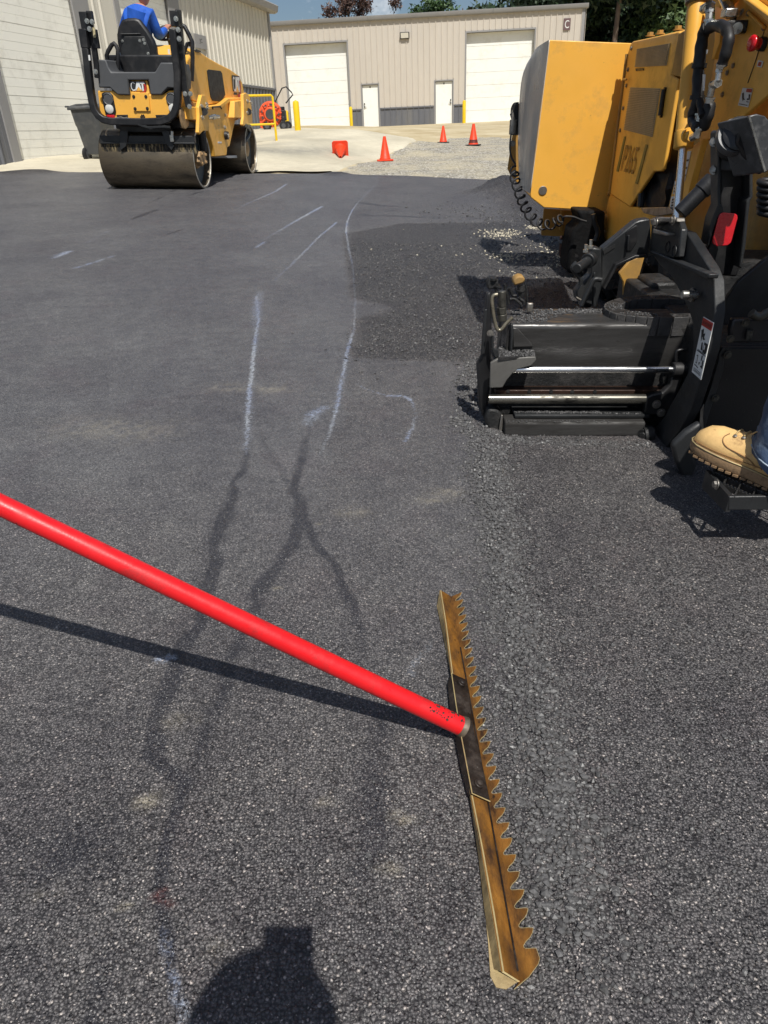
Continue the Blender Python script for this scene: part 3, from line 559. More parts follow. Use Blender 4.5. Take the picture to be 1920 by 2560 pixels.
mb = MB(); mb.prism([wl.p(-9, 5.2, .2), wl.p(CE+.3, 5.2, .2), wl.p(CE+.3, 6.3, -10), wl.p(-9, 6.3, -10)], UP*.06); mb.prism([wl.p(CE-.06, 4.98, -.05), wl.p(CE-.06, 4.98, -9.9), wl.p(CE-.06, 6.26, -9.9), wl.p(CE-.06, 5.2, -.05)], wl.e*.05); obj(mb, 'roof', m_roof, bl, plumb=True)
mb = MB(); wl.slab(mb, 9.0, 9.8, 3.42, 3.76, .045, .07); sg = obj(mb, 'sign', m_trim, bl, plumb=True)
mb = MB(); mb.text('JC', wl.p(9.4, 3.6, .07), wl.e, UP, .13, .2, .003); obj(mb, 'letter', m_ink, sg, plumb=True)

# ------------------------------------------------------------------ yard furniture
m_cone = mat('orange_cone_vinyl', (.80, .055, .012), .5, var=.08, vs=9, dirt=(.25, .03, .015), ds=9, dt=(.6, .85)); m_bly = mat('safety_yellow', (.78, .52, .008), .45, var=.06, vs=3, dirt=(.55, .38, .05), ds=6, dt=(.6, .85))
def cone(loc, label, black=False, h=.46, r=.115, name='traffic_cone', org=None):
    t = thing(name, label, 'traffic cone', loc, plumb=True, group='orange traffic cones on the yard')
    b = MB(); p = np.array(loc, float); w = .34
    b.prism([p+np.array([x*w/2, y*w/2, 0]) for x, y in ((-1,-.8),(-.8,-1),(.8,-1),(1,-.8),(1,.8),(.8,1),(-.8,1),(-1,.8))], UP*.025)
    obj(b, 'base', m_rub if black else m_cone, t, plumb=True, bevel=.004)
    c = MB(); c.lathe(p+UP*.025, UP, [(0, r), (.02, r), (.03, r*.93), (h-.03, .028), (h-.028, .020), (h-.1, .03)], 28); obj(c, 'body', m_cone, t, plumb=True)
    return t
gp = lambda px, py, Y: (lambda q: np.array([q[0], q[1], float(terrain(q[0], q[1]))]))(WY(px, py, Y))
tc = TPT(963, 402); cone(tc, 'orange cone with same colour base standing at the concrete edge, closest of the upright cones')
tc = TPT(1108, 357); cone(tc, 'orange cone on black base on the gravel, left of the cone smeared black low down', True)
tc = TPT(1183, 364); tcone = cone(tc, 'orange cone on black base with dark smears low on its body, beside the paver hopper', True)
smear = MB(); smear.lathe(np.array(tc)+UP*.056, UP, [(0, .108), (.10, .0865), (.101, .085), (.0, .106)], 28); obj(smear, 'dirty_band', mat('tar_smear', (.12, .02, .012), .6, var=.5, vs=20), tcone, plumb=True)
tc = TPT(851, 399); t = thing('traffic_cone', 'orange cone fallen on its side, its square base facing the camera', 'traffic cone', tc, plumb=True, group='orange traffic cones on the yard')
o_ = np.array(tc)+UP*.165; ax = unit(np.array([.02, -1, -.33])); b = MB(); u_ = unit(np.cross(ax, UP)); v_ = np.cross(u_, ax); bb = o_-ax*.03+np.array([0, .25, .02])
b.prism([bb+u_*x*.17+v_*y*.17 for x, y in ((-1,-.8),(-.8,-1),(.8,-1),(1,-.8),(1,.8),(.8,1),(-.8,1),(-1,.8))], ax*.025); obj(b, 'base', m_cone, t, plumb=True, bevel=.004)
c = MB(); c.lathe(bb+ax*.025, ax, [(0, .125), (.02, .125), (.03, .11), (.43, .028), (.432, .02), (.36, .03)], 28); obj(c, 'body', m_cone, t, plumb=True)
def bollard(px, py, Y, top, r, label):
    d = WY(px, py, Y); zt = WY(px, top, Y)[2]; z0 = float(terrain(d[0], d[1]))-.02; p = np.array([d[0], d[1], z0]); h = zt-z0
    mb = MB(); mb.lathe(p, UP, [(0, r), (h-r*.7, r), (h-r*.35, r*.85), (h-.02, r*.5), (h, .01)], 20); tag(obj(mb, 'bollard', m_bly, None, plumb=True, org=p), label, 'bollard', 'yellow bollards beside the overhead doors')
bollard(745, 327, 21, 250, .078, 'tall yellow bollard standing before the left overhead door, nearest of them')
bollard(720, 327, 36, 275, .082, 'yellow bollard at left jamb of the left overhead door, behind the orange blower')
bollard(879, 320, 41, 266, .08, 'yellow bollard at right jamb of the left overhead door')
bollard(1160, 309, 40.5, 250, .085, 'yellow bollard between the right man door and right overhead door')
# guard rail on the raised slab
rl = thing('guard_rail', 'yellow pipe guard rail with two rails behind the roller', 'railing', TPT(692, 357), plumb=True)
P1 = TPT(692, 357); z1 = WY(682, 238, P1[1])[2]; T1 = np.array([P1[0], P1[1], z1]); dv = np.array(wl.e)*-1
Q = WY(600, 226, P1[1]-1.0); ldir = unit(np.array([-1.0, -.38, 0])); r_ = .025; far = P1+ldir*2.6; far[2] = float(terrain(far[0], far[1]))
mb = MB(); mb.tube([P1, T1-UP*.03, T1+ldir*.03, T1+ldir*2.57], r_, 12); mb.tube([far, far*[1,1,0]+UP*z1], r_, 12); mb.box(P1+UP*.006, (.12, .12, .012)); obj(mb, 'post_frame', m_bly, rl, plumb=True)
zm = WY(688, 310, P1[1])[2]; mb = MB(); mb.tube([[P1[0], P1[1], zm], np.array([P1[0], P1[1], zm])+ldir*2.6], r_*.9, 12); obj(mb, 'mid_rail', m_bly, rl, plumb=True)
# wheeled blower
m_org = mat('orange_blower_shell', (.75, .10, .03), .45, var=.1, vs=6, dirt=(.35, .07, .03), ds=7, dt=(.55, .8))
bp0 = TPT(690, 328); bp0 = WY(686, 328, 23.5); bp0[2] = float(terrain(bp0[0], bp0[1])); bw = thing('leaf_blower', 'orange wheeled blower with black handle parked behind the yellow guard rail', 'leaf blower', bp0, plumb=True)
bx = lambda x, y, z: bp0+np.array([x, y, z]); mb = MB()
mb.lathe(bx(-.05, -.13, .42), (0, 1, 0), [(0, .15), (.0, .30), (.04, .33), (.16, .33), (.2, .29), (.2, .1)], 28); mb.lathe(bx(-.05, -.2, .42), (0, 1, 0), [(0, .1), (.0, .17), (.08, .2), (.08, .12)], 28)
mb.prism([bx(-.38, -.1, .4), bx(-.38, -.1, .1), bx(-.3, -.1, .06), bx(-.12, -.1, .1), bx(-.12, -.1, .4)], (0, .14, 0)); hs = obj(mb, 'fan_housing', m_org, bw, plumb=True, bevel=.01)
mb = MB()
for k in range(12):
    a = k*math.pi/6; mb.prism([bx(-.05+.2*math.cos(a), -.165, .42+.2*math.sin(a)), bx(-.05+.325*math.cos(a+.05), -.14, .42+.325*math.sin(a+.05)), bx(-.05+.325*math.cos(a+.16), -.14, .42+.325*math.sin(a+.16)), bx(-.05+.2*math.cos(a+.2), -.165, .42+.2*math.sin(a+.2))], (0, -.02, 0))
obj(mb, 'fin', m_org, hs, plumb=True); mb = MB(); mb.cyl(bx(-.05, -.205, .42), bx(-.05, -.215, .42), .13); obj(mb, 'intake', m_dark, hs, plumb=True)
for k in range(9):
    a = k*2*math.pi/9; mb = MB(); mb.box(bx(-.05+.235*math.cos(a), -.172, .42+.235*math.sin(a)), (.05, .012, .075), [(math.cos(a), 0, math.sin(a)), (0, 1, 0), (-math.sin(a), 0, math.cos(a))]); obj(mb, 'vent_slot', m_dark, hs, plumb=True)
mb = MB(); mb.box(bx(.22, .05, .38), (.3, .34, .26)); mb.cyl(bx(.22, .05, .5), bx(.22, .05, .6), .13); mb.box(bx(.3, -.1, .25), (.1, .1, .2)); obj(mb, 'engine', m_rub, bw, plumb=True, bevel=.02)
mb = MB(); mb.tube([bx(.1, .0, .5), bx(.12, .0, .75), bx(.33, .0, 1.05), bx(.45, .0, 1.08), bx(.58, .0, .95), bx(.62, 0, .88), bx(.4, .0, .68)], .018, 8); obj(mb, 'handle', m_rub, bw, plumb=True)
for (x, y, r) in ((-.18, -.18, .12), (.3, -.2, .12), (.38, .15, .12)):
    mb = MB(); mb.lathe(bx(x, y, r), (0, 1, 0), [(0, r*.4), (.0, r*.9), (.02, r), (.07, r), (.09, r*.9), (.09, r*.4)], 22); w_ = obj(mb, 'wheel', m_rub, bw, plumb=True)
    mb = MB(); mb.lathe(bx(x, y-.004, r), (0, 1, 0), [(0, .02), (0, r*.5), (.05, r*.5)], 16); obj(mb, 'rim', m_gry, w_, plumb=True)
# hard hat by the right overhead door
hp = wc.p(12.0, 1.40, .45); hp[2] = float(terrain(hp[0], hp[1])); hh = thing('hard_hat', 'lime yellow hard hat lying on the ground by the right overhead door', 'hard hat', hp, plumb=True)
m_lim = mat('lime_plastic', (.72, .78, .02), .35, var=.05); mb = MB(); mb.lathe(hp+UP*.06, (.2, -.25, .95), [(0, .19), (.06, .2), (.14, .17), (.2, .1), (.225, .01)], 24); sh = obj(mb, 'shell', m_lim, hh, plumb=True)
mb = MB(); mb.lathe(hp+UP*.05, (.2, -.25, .95), [(0, .18), (.0, .235), (.015, .235), (.02, .18)], 24); obj(mb, 'brim', m_lim, sh, plumb=True)
# wheelie bin at the left building
bnp = TPT(238, 403); bn = thing('wheelie_bin', 'dark grey wheeled bin with closed lid between the roller and white door', 'bin', bnp, plumb=True)
m_bin = mat('grey_bin_plastic', (.062, .066, .070), .45, var=.12, vs=5, dirt=(.12, .115, .105), ds=5, dt=(.5, .8), bump=.05); e1 = unit(np.array([1, -.28, 0])); e2 = np.array([-e1[1], e1[0], 0])
bq = lambda a, b, z: bnp+e1*a+e2*b+UP*z
def rect(a0, a1, b0, b1, z, c=.05): return [bq(a0+c, b0, z), bq(a1-c, b0, z), bq(a1, b0+c, z), bq(a1, b1-c, z), bq(a1-c, b1, z), bq(a0+c, b1, z), bq(a0, b1-c, z), bq(a0, b0+c, z)]
mb = MB(); mb.loft([rect(-.16, .27, -.05, .45, .12), rect(-.17, .28, -.06, .46, .18), rect(-.235, .29, -.09, .50, .62), rect(-.25, .30, -.10, .50, .66), rect(-.28, .31, -.12, .52, .93)]); obj(mb, 'body', m_bin, bn, plumb=True, bevel=.01)
mb = MB(); mb.loft([rect(-.33, .34, -.15, .56, .92), rect(-.33, .34, -.15, .56, .955), rect(-.26, .30, -.10, .50, 1.0), rect(-.1, .2, 0, .4, 1.02)]); mb.tube([bq(-.3, .0, .985), bq(-.1, -.1, 1.0), bq(.2, -.1, 1.0)], .018); obj(mb, 'lid', m_bin, bn, plumb=True, bevel=.008)
mb = MB(); mb.tube([bq(-.34, -.12, .98), bq(-.38, .05, .985), bq(-.38, .4, .985), bq(-.34, .5, .98)], .016); obj(mb, 'handle', m_bin, bn, plumb=True)
for a in (-.13, .26):
    mb = MB(); mb.lathe(bq(a-.05, -.02, .13), e1, [(0, .04), (0, .11), (.015, .13), (.06, .13), (.075, .11), (.075, .04)], 24); w_ = obj(mb, 'wheel', m_rub, bn, plumb=True); mb = MB(); mb.lathe(bq(a-.054, -.02, .13), e1, [(0, .02), (0, .075), (.08, .075)], 16); obj(mb, 'rim', m_gry, w_, plumb=True)
mb = MB(); mb.cyl(bq(-.14, -.02, .13), bq(.27, -.02, .13), .014); obj(mb, 'axle', m_zin, bn, plumb=True)

# ------------------------------------------------------------------ trees
m_bark = mat('pine_bark', (.13, .095, .07), .9, var=.35, vs=9, stretch=(1, 1, .2), bump=.5, bs=12)
def leaf_mat(name, a, b):
    m, nt, bs = nodes(name); o = N(nt, 'ShaderNodeNewGeometry'); c = mixc(nt, mapr(nt, noise(nt, coord(nt), .9, 4), .3, .7), a, b)
    c = mixc(nt, mapr(nt, o.outputs['Random Per Island'], 0, 1, 0, .6), c, tuple(x*1.7 for x in b)); L(nt, c, bs.inputs['Base Color']); bs.inputs['Roughness'].default_value = .55; bs.inputs['Subsurface Weight'].default_value = .0
    bs.inputs['Transmission Weight'].default_value = 0; return m
def tree(name, label, base, h, lobes, leaves, lsize, lm, lean=0, group='trees behind the far building', droop=.3, trunk_r=.2, limbs=7):
    base = np.array(base, float); t = thing(name, label, 'tree', base, plumb=True, group=group); g = np.random.default_rng(int(abs(base[0]*37+base[1]*11)) % 9999)
    mb = MB(); top = base+np.array([lean, 0, h]); n = 8
    mb.tube([base+(top-base)*k/n+np.append(g.normal(0, .05, 2), 0)*(k > 0) for k in range(n+1)], [trunk_r*(1-.8*k/n) for k in range(n+1)], 10)
    cs = [base+np.array(l[:3]) for l in lobes]
    for c in cs[:limbs]:
        z0 = max(base[2]+h*.25, min(c[2]-.6, top[2]-.2)); p0 = base+(top-base)*((z0-base[2])/h); (np.hypot(*(c-p0)[:2]) < 1.8) and mb.tube([p0, (p0+c)/2+np.array([0, 0, .15]), c], [trunk_r*.4, trunk_r*.22, .02], 6)
    obj(mb, 'trunk', m_bark, t, plumb=True)
    wts = np.array([l[3]**2 for l in lobes]); idx = g.choice(len(lobes), leaves, p=wts/wts.sum()); rad = np.array([l[3] for l in lobes]); fl = np.array([l[4] if len(l) > 4 else .75 for l in lobes])
    d = g.normal(size=(leaves, 3)); d /= np.linalg.norm(d, axis=1)[:, None]; rr = rad[idx]*g.random(leaves)**.42*(.65+.6*g.random(leaves))
    sub = g.integers(0, 60, leaves); jit = g.normal(0, .16, (len(lobes), 60, 3)); pos = np.array(cs)[idx]+d*rr[:, None]*np.c_[np.ones(leaves), np.ones(leaves), fl[idx]]+jit[idx, sub]*rad[idx][:, None]
    a = g.normal(size=(leaves, 3)); a[:, 2] -= droop; a /= np.linalg.norm(a, axis=1)[:, None]; b = np.cross(a, g.normal(size=(leaves, 3))); b /= np.linalg.norm(b, axis=1)[:, None]
    s = lsize*(.6+.8*g.random(leaves))[:, None]; q = np.stack([pos-b*s*.5, pos+a*s*.5-b*s*.1, pos+a*s*1.1, pos+a*s*.5+b*s*.45], 1).reshape(-1, 3)
    me = bpy.data.meshes.new('crown'); o0 = np.array(t['org']); me.from_pydata((q-o0).tolist(), [], np.arange(leaves*4).reshape(-1, 4).tolist()); me.update(); me.materials.append(lm)
    o = bpy.data.objects.new('crown', me); COL.objects.link(o); o.parent = t; return t
lm_cop = leaf_mat('copper_leaves', (.045, .022, .02), (.09, .05, .035)); lm_grn = leaf_mat('green_leaves', (.02, .045, .018), (.06, .11, .035)); lm_pin = leaf_mat('pine_needles', (.008, .019, .012), (.030, .055, .022)); lm_oak = leaf_mat('bright_leaves', (.016, .036, .012), (.065, .105, .03))
def lobes(n, sx, sz, z0, r0, r1, seed, fl=.75):
    g = np.random.default_rng(seed); out = []
    for _ in range(n):
        k = g.random(); w = sx*math.sin(math.pi*(.18+.8*k))**.7; out.append((g.normal(0, w*.5), g.normal(0, w*.4), z0+sz*k, g.uniform(r0, r1)*(1.15-.6*k), fl))
    return out
def at(px, py, Y): p = WY(px, py, Y); return p
p = at(872, 40, 60); tree('copper_tree', 'purple leaved tree rising behind the left overhead door roof', (p[0], p[1], 1.4), 8.6, lobes(34, 2.6, 6.0, 3.2, .45, .9, 3), 9000, .2, lm_cop)
p = at(1090, 40, 62); tree('leafy_tree', 'green leafy tree showing just above the middle of the roof', (p[0], p[1], 1.4), 8.4, lobes(30, 3.0, 5.0, 3.2, .6, 1.1, 5), 9000, .22, lm_grn)
p = at(1158, 40, 64); tree('leafy_tree', 'small green tree right of the leafy tree above the roof', (p[0], p[1], 1.4), 7.6, lobes(14, 1.3, 4.2, 3.2, .5, .9, 15), 4200, .22, lm_grn)
p = at(1197, 40, 64); tree('leafy_tree', 'thin tree top poking above the roof before the dark pines', (p[0], p[1], 1.4), 7.2, lobes(8, .6, 3.6, 3.2, .3, .5, 16), 1500, .2, lm_grn)
for i, (px, Y, h, n, sx, sd, lm, lab, tr) in enumerate([(1310, 58, 13, 34, 3.4, 21, lm_pin, 'dark pine overhanging the roof near the C sign', .24), (1440, 56, 15, 40, 3.6, 22, lm_pin, 'dark tall pine behind the right end of the far building', .24),
        (1544, 50, 16, 40, 3.0, 23, lm_pin, 'tall pine with bare pale trunk right of the far building', .19), (1600, 57, 16, 40, 3.4, 24, lm_pin, 'dense pine close behind the bare trunked pine', .22),
        (1680, 52, 15, 40, 3.2, 25, lm_oak, 'brighter green broadleaf tree above the engine panel', .2), (1790, 56, 16, 44, 4.2, 26, lm_pin, 'tall pine hidden mostly by the lift cylinder', .24), (1950, 54, 16, 40, 4.5, 27, lm_grn, 'green tree behind the paver at the right edge', .24)]):
    p = at(px, 60, Y); lo = lobes(n, sx, h*.74 if i not in (2,) else h*.5, 2.2 if i not in (2,) else 6.5, .8, 1.5, sd, .5); tree('pine_tree' if lm is lm_pin else 'leafy_tree', lab, (p[0], p[1], 1.4), h, lo, 15000, .34, lm, trunk_r=tr)
p = at(1480, 60, 66); tree('undergrowth_tree', 'low dark bushy tree filling the gap under the pines', (p[0]+1, p[1], 1.4), 6, [(x, 0, z, 1.6, .8) for x in np.arange(-9, 12, 1.5) for z in (1.5, 3.4, 5.2, 7)], 22000, .5, lm_pin, trunk_r=.1, limbs=0)
# ------------------------------------------------------------------ asphalt lute
zl = lambda x, y, z: G(1000+x*.4835, 1430+y*.4837, z)
m_brz = mat('tar_stained_brass', (.34, .150, .028), .32, .45, var=.5, vs=14, dirt=(.050, .022, .008), ds=17, dt=(.40, .66), bump=.25, bs=70, stretch=(2.2, .8, 1), speck=((.03, .018, .01), 45, .68))
m_brl = mat('bare_light_metal', (.52, .40, .20), .5, .1, var=.3, vs=16, dirt=(.22, .15, .07), ds=14, dt=(.45, .7), bump=.3, bs=160, speck=((.06, .04, .02), 70, .68))
m_edge = mat('worn_bright_edge', (.52, .41, .20), .4, .4, var=.2, vs=40)
m_brk = mat('tar_coated_bracket', (.022, .016, .013), .38, .3, var=.5, vs=22, dirt=(.06, .045, .035), ds=30, dt=(.5, .7), bump=.35, bs=110, speck=((.2, .19, .17), 170, .72))
m_hand = mat('red_powder_coat', (.70, .010, .014), .38, var=.04, vs=12, bump=.06, bs=240, coat=.15, dirt=(.24, .012, .012), ds=13, dt=(.54, .74), speck=((.07, .015, .012), 60, .72))
lu = thing('asphalt_lute', 'asphalt lute rake with red handle and brown toothed blade lying on fresh asphalt', 'lute rake', zl(320, 800, 0))
A0, A1 = zl(262, 128, .006), zl(612, 2112, .006); s_ = A1-A0; s_[2] = 0; Ls = np.linalg.norm(s_); s_ /= Ls; d_ = np.array([-s_[1], s_[0], 0]); d_ = d_ if d_[0] > 0 else -d_
sd_ = lambda p: ((p-A0) @ s_, (p-A0) @ d_)
q3 = lambda s, d, z: A0*[1, 1, 0]+s_*s+d_*d+UP*z
tipd = lambda s: np.interp(s, [-.01, Ls*.5, Ls], [sd_(zl(318, 92, .021))[1], sd_(zl(505, 1060, .021))[1], sd_(zl(712, 1950, .021))[1]])
print('LUTE', Ls, [sd_(zl(*q, .008)) for q in ((318,92),(505,1060),(712,1950),(190,172),(365,1190),(457,1920))])
NT = 29; pitch = (Ls-.035)/NT; edge = []
for k in range(NT):
    s0 = .004+k*pitch; t_ = tipd(s0)-random.uniform(0, .0022); g_ = t_-.0172+random.uniform(-.001, .001); w_ = pitch
    edge += [(s0, t_), (s0+w_*.07, t_-.0006), (s0+w_*.22, t_-.0025), (s0+w_*.38, t_-.0065), (s0+w_*.50, t_-.0125), (s0+w_*.58, g_+.0026), (s0+w_*.66, g_+.0004), (s0+w_*.76, g_+.0003), (s0+w_*.84, g_+.0024), (s0+w_*.89, g_+.0075), (s0+w_*.93, t_-.004), (s0+w_*.97, t_-.0012)]
endr = tipd(Ls); ld_ = [sd_(zl(*q, .004)) for q in ((190,172),(262,520),(365,1190),(420,1560),(457,1920))]
tail = [(Ls-.012, endr-.004), (Ls+.0, endr-.018), (Ls+.012, endr-.040)]
back = [sd_(zl(*q, .004)) for q in ((610,2116),(548,2156),(497,2146),(467,2090),(456,1920),(420,1560),(365,1190),(262,520),(190,172))]
toothed = [(0, 0)] + edge + [(Ls-.018, endr-.001)] + tail + [(Ls+.004, 0.0)]
tilt = lambda d: .0062+max(0, d)*.5
mb = MB(); n0 = len(toothed)
vs = [q3(a, b, tilt(b)+.0032) for a, b in toothed]; lo = [q3(a, b, tilt(b)) for a, b in toothed]; mid_ = lambda P, dz: [q3(min(max(a, 0), Ls+.004), 0.0, .0062+dz) for a, b in P]; E1 = [toothed[i] for i in range(1, n0-1)]
for dz, src in ((.0032, vs), (0, lo)): mb.grid([mid_(E1, dz), [src[i] for i in range(1, n0-1)]])
tb = obj(mb, 'toothed_blade', m_brz, lu, smooth=30)
mb = MB()
for i in range(1, n0-2): mb.add([vs[i], vs[i+1], lo[i+1], lo[i]], [(0, 1, 2, 3)])
for i in range(1, n0-2):                                             # bright worn burr along the teeth
    a, b = np.array(vs[i]), np.array(vs[i+1]); e_ = unit(np.cross(b-a, UP)); mb.add([a+UP*.0003, b+UP*.0003, b-e_*.0006+UP*.0004, a-e_*.0006+UP*.0004], [(0, 1, 2, 3)])
obj(mb, 'worn_edge', m_edge, tb, raw=True)
mb = MB(); mb.tube([q3(.19, .001, .0105), q3(Ls*.5, .0015, .0115), q3(Ls-.01, .0008, .0098)], .0015, 6); obj(mb, 'fold_line', m_brk, lu)
mb = MB(); P_ = [q3(a, b, .0015) for a, b in [(Ls+.004, -.0)]+back+[(0, -.002)]]; mb.prism(P_, UP*.003); obj(mb, 'smoothing_blade', m_brl, lu, bevel=.0008)
# upright rib between the two edges
rid = [sd_(zl(*q, .023)) for q in ((212,95),(240,270),(272,520),(300,790),(376,1165),(430,1440),(485,1750),(536,2063))]
rv = [np.interp(r[0], [0, Ls], [0, 0]) for r in rid]
mb = MB(); sec = []
for (a, b) in rid: sec.append([q3(a*1.0+.0, 0.0008, .0088), q3(a, b, .023), q3(a, b-.003, .023), q3(a, -.003, .0085)])
sec[0] = [q3(.002, .0008, .0088), q3(*rid[0], .023), q3(rid[0][0], rid[0][1]-.003, .023), q3(.002, -.003, .0085)]; sec[-1] = [q3(Ls+.002, .0008, .0088), q3(*rid[-1], .023), q3(rid[-1][0], rid[-1][1]-.003, .023), q3(Ls+.002, -.003, .0085)]
mb.loft(sec); rb = obj(mb, 'rib', m_brz, lu, smooth=30)
mb = MB()
for (a, b), (c, d) in zip(rid, rid[1:]): mb.add([q3(a, b+.0006, .0234), q3(c, d+.0006, .0234), q3(c, d-.0016, .0232), q3(a, b-.0016, .0232)], [(0, 1, 2, 3)])
mb.add([q3(*rid[-1], .0232), q3(Ls+.003, .002, .0094), q3(Ls+.0036, -.0015, .0094), q3(rid[-1][0]+.001, rid[-1][1]-.003, .0232)], [(0, 1, 2, 3)])
obj(mb, 'worn_edge', m_edge, rb, raw=True)
lft = [sd_(zl(*q, .005)) for q in ((192,172),(222,330),(262,525),(300,800),(366,1190),(408,1500),(436,1750),(486,2056))]
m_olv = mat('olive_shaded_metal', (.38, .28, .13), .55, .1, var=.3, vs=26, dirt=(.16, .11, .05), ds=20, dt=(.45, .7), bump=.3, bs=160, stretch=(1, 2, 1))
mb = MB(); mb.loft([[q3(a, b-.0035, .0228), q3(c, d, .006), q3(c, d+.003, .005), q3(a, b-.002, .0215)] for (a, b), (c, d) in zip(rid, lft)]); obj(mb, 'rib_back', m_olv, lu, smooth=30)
# bracket plate riveted over the rib
bs = [zl(*q, .027) for q in ((266,528),(285,660),(306,800),(340,980),(372,1150))]; bv_ = [zl(*q, .0125) for q in ((346,562),(362,690),(385,830),(430,1020),(466,1192))]; bl_ = [zl(*q, .014) for q in ((246,575),(256,690),(285,860),(312,1010),(352,1160))]
mb = MB(); sec = []
for a, b, c in zip(bl_, bs, bv_):
    o = UP*.0025; sec.append([a, b, c, c+o, b+o+d_*.001, a+o])
mb.loft(sec); br = obj(mb, 'bracket', m_brk, lu, smooth=25, bevel=.0006)
mb = MB(); mb.tube([b+UP*.0028 for b in bs]+[bv_[-1]+UP*.003], .0011, 6); obj(mb, 'worn_edge', m_edge, br)
nrm = unit(np.cross(bs[0]-bv_[0], s_)); nrm = nrm if nrm[2] > 0 else -nrm
for (zx, zy, zz) in ((318, 577, .024), (406, 1098, .024)):
    k = MB(); p_ = zl(zx, zy, zz); k.cyl(p_-nrm*.004, p_+nrm*.004, .0085, n=18); k.lathe(p_+nrm*.003, nrm, [(0, .0065), (.004, .006), (.006, .003)], 14); obj(k, 'rivet', m_brk, br, bevel=.0008)
m_wld = mat('weld_metal', (.14, .11, .08), .5, .4, var=.4, vs=60)
# handle, socket weld
J = zl(322, 800, .036); d0 = ray(0, 1262); Q = EYE+d0*(1.13/FOC); hd = unit(Q-J)
mb = MB(); mb.tube([J+hd*.006, J+hd*.3, J+hd*.8, J+hd*1.3, J+hd*1.98], [.0178, .0178, .0172, .0168, .0165], 28); hn = obj(mb, 'handle', m_hand, lu, smooth=50)
mb = MB()
for k in range(60):
    t_ = random.uniform(.008, .085)**1.0; a_ = random.uniform(.2, 2.4); u1, u2 = perp(hd); c_ = J+hd*t_+(u1*math.cos(a_+.4)+u2*math.sin(a_+.4))*.0176; mb.ball(c_, random.uniform(.0007, .0028), (1, 1, .5), 8, 5)
obj(mb, 'tar_splatter', m_brk, hn)
mb = MB(); mb.lathe(J-hd*.004, hd, [(0, .0205), (.004, .0200), (.008, .0186), (.010, .0180)], 24); obj(mb, 'weld_collar', m_wld, lu)

# ------------------------------------------------------------------ figures
def skin(joints, edges, radii, sub=2):
    me = bpy.data.meshes.new('tmp'); ks = list(joints); ix = {k: i for i, k in enumerate(ks)}
    me.from_pydata([tuple(joints[k]) for k in ks], [(ix[a], ix[b]) for a, b in edges], []); ob = bpy.data.objects.new('tmp', me); COL.objects.link(ob)
    sk = ob.modifiers.new('skin', 'SKIN'); sk.use_smooth_shade = True
    for k in ks:
        r = radii[k]; v = me.skin_vertices[0].data[ix[k]]; v.radius = (r, r) if not hasattr(r, '__len__') else r; v.use_root = (k == ks[0])
    sb = ob.modifiers.new('sub', 'SUBSURF'); sb.levels = sub; sb.render_levels = sub
    out = bpy.data.meshes.new_from_object(ob.evaluated_get(bpy.context.evaluated_depsgraph_get())); m_ = MB(); m_.add([v.co[:] for v in out.vertices], [tuple(p.vertices) for p in out.polygons])
    bpy.data.objects.remove(ob); bpy.data.meshes.remove(out); return m_
m_skn = mat('skin', (.46, .22, .145), .5, var=.08, vs=20); m_jean = mat('blue_denim', (.052, .085, .15), .8, var=.4, vs=9, dirt=(.22, .27, .33), ds=11, dt=(.52, .74), bump=.5, bs=55)
m_blue = mat('blue_shirt', (.012, .10, .50), .75, var=.22, vs=9, bump=1.0, bs=16, stretch=(1, 1, .5)); m_hiv = mat('lime_work_shirt', (.45, .55, .03), .8, var=.1); m_boot = mat('tan_boot_leather', (.70, .45, .18), .62, var=.14, vs=22, dirt=(.27, .14, .06), ds=26, dt=(.54, .72), bump=.25, bs=90)
m_sole = mat('boot_sole', (.30, .19, .10), .7, var=.3, vs=40, dirt=(.08, .05, .03), ds=40, dt=(.5, .7), bump=.3, bs=120); m_hair = mat('dark_hair', (.02, .014, .01), .7); m_cap = mat('dark_cap', (.03, .03, .035), .8)
def slim(Q):                                                          # bare body a little smaller than its clothes
    return {k: (v if k[:1] in 'LR' or k == 'neck' else tuple(x*.78 for x in v) if hasattr(v, '__len__') else v*.78) for k, v in Q.items()}
def head(mb, c, fwd, r=.1):                                          # head with brow, nose, ears, jaw
    c = np.array(c, float); f = unit(fwd); rt_ = unit(np.cross(f, UP)); u = np.cross(rt_, f); n, m = 20, 16; vs = []
    for i in range(m+1):
        t = math.pi*i/m; z = math.cos(t); rr = math.sin(t)
        for k in range(n):
            a = 2*math.pi*k/n; x, y = math.cos(a), math.sin(a); jaw = 1-.22*max(0, -z)*(1 if y > 0 else 1.2); sx, sy = .78*jaw, (.98 if y > 0 else .98)*(1-.12*max(0, -z))
            nose = .17*math.exp(-((x/.16)**2+((z+.12)/.17)**2)) if y > 0 else 0; eye = -.07*math.exp(-(((abs(x)-.33)/.16)**2+((z-.08)/.1)**2)) if y > 0 else 0; mouth = -.03*math.exp(-((x/.3)**2+((z+.47)/.05)**2)) if y > 0 else 0
            vs.append(c+r*(rt_*x*rr*sx+f*(y*rr*sy+nose+eye+mouth)+u*z*1.22))
    mb.add(vs, [(i*n+k, i*n+(k+1) % n, (i+1)*n+(k+1) % n, (i+1)*n+k) for i in range(m) for k in range(n)])
    for s in (-1, 1): mb.ball(c+rt_*s*r*.78-f*r*.05-u*r*.05, r*.24, (.35, .75, 1.15), 10, 7)
    return mb
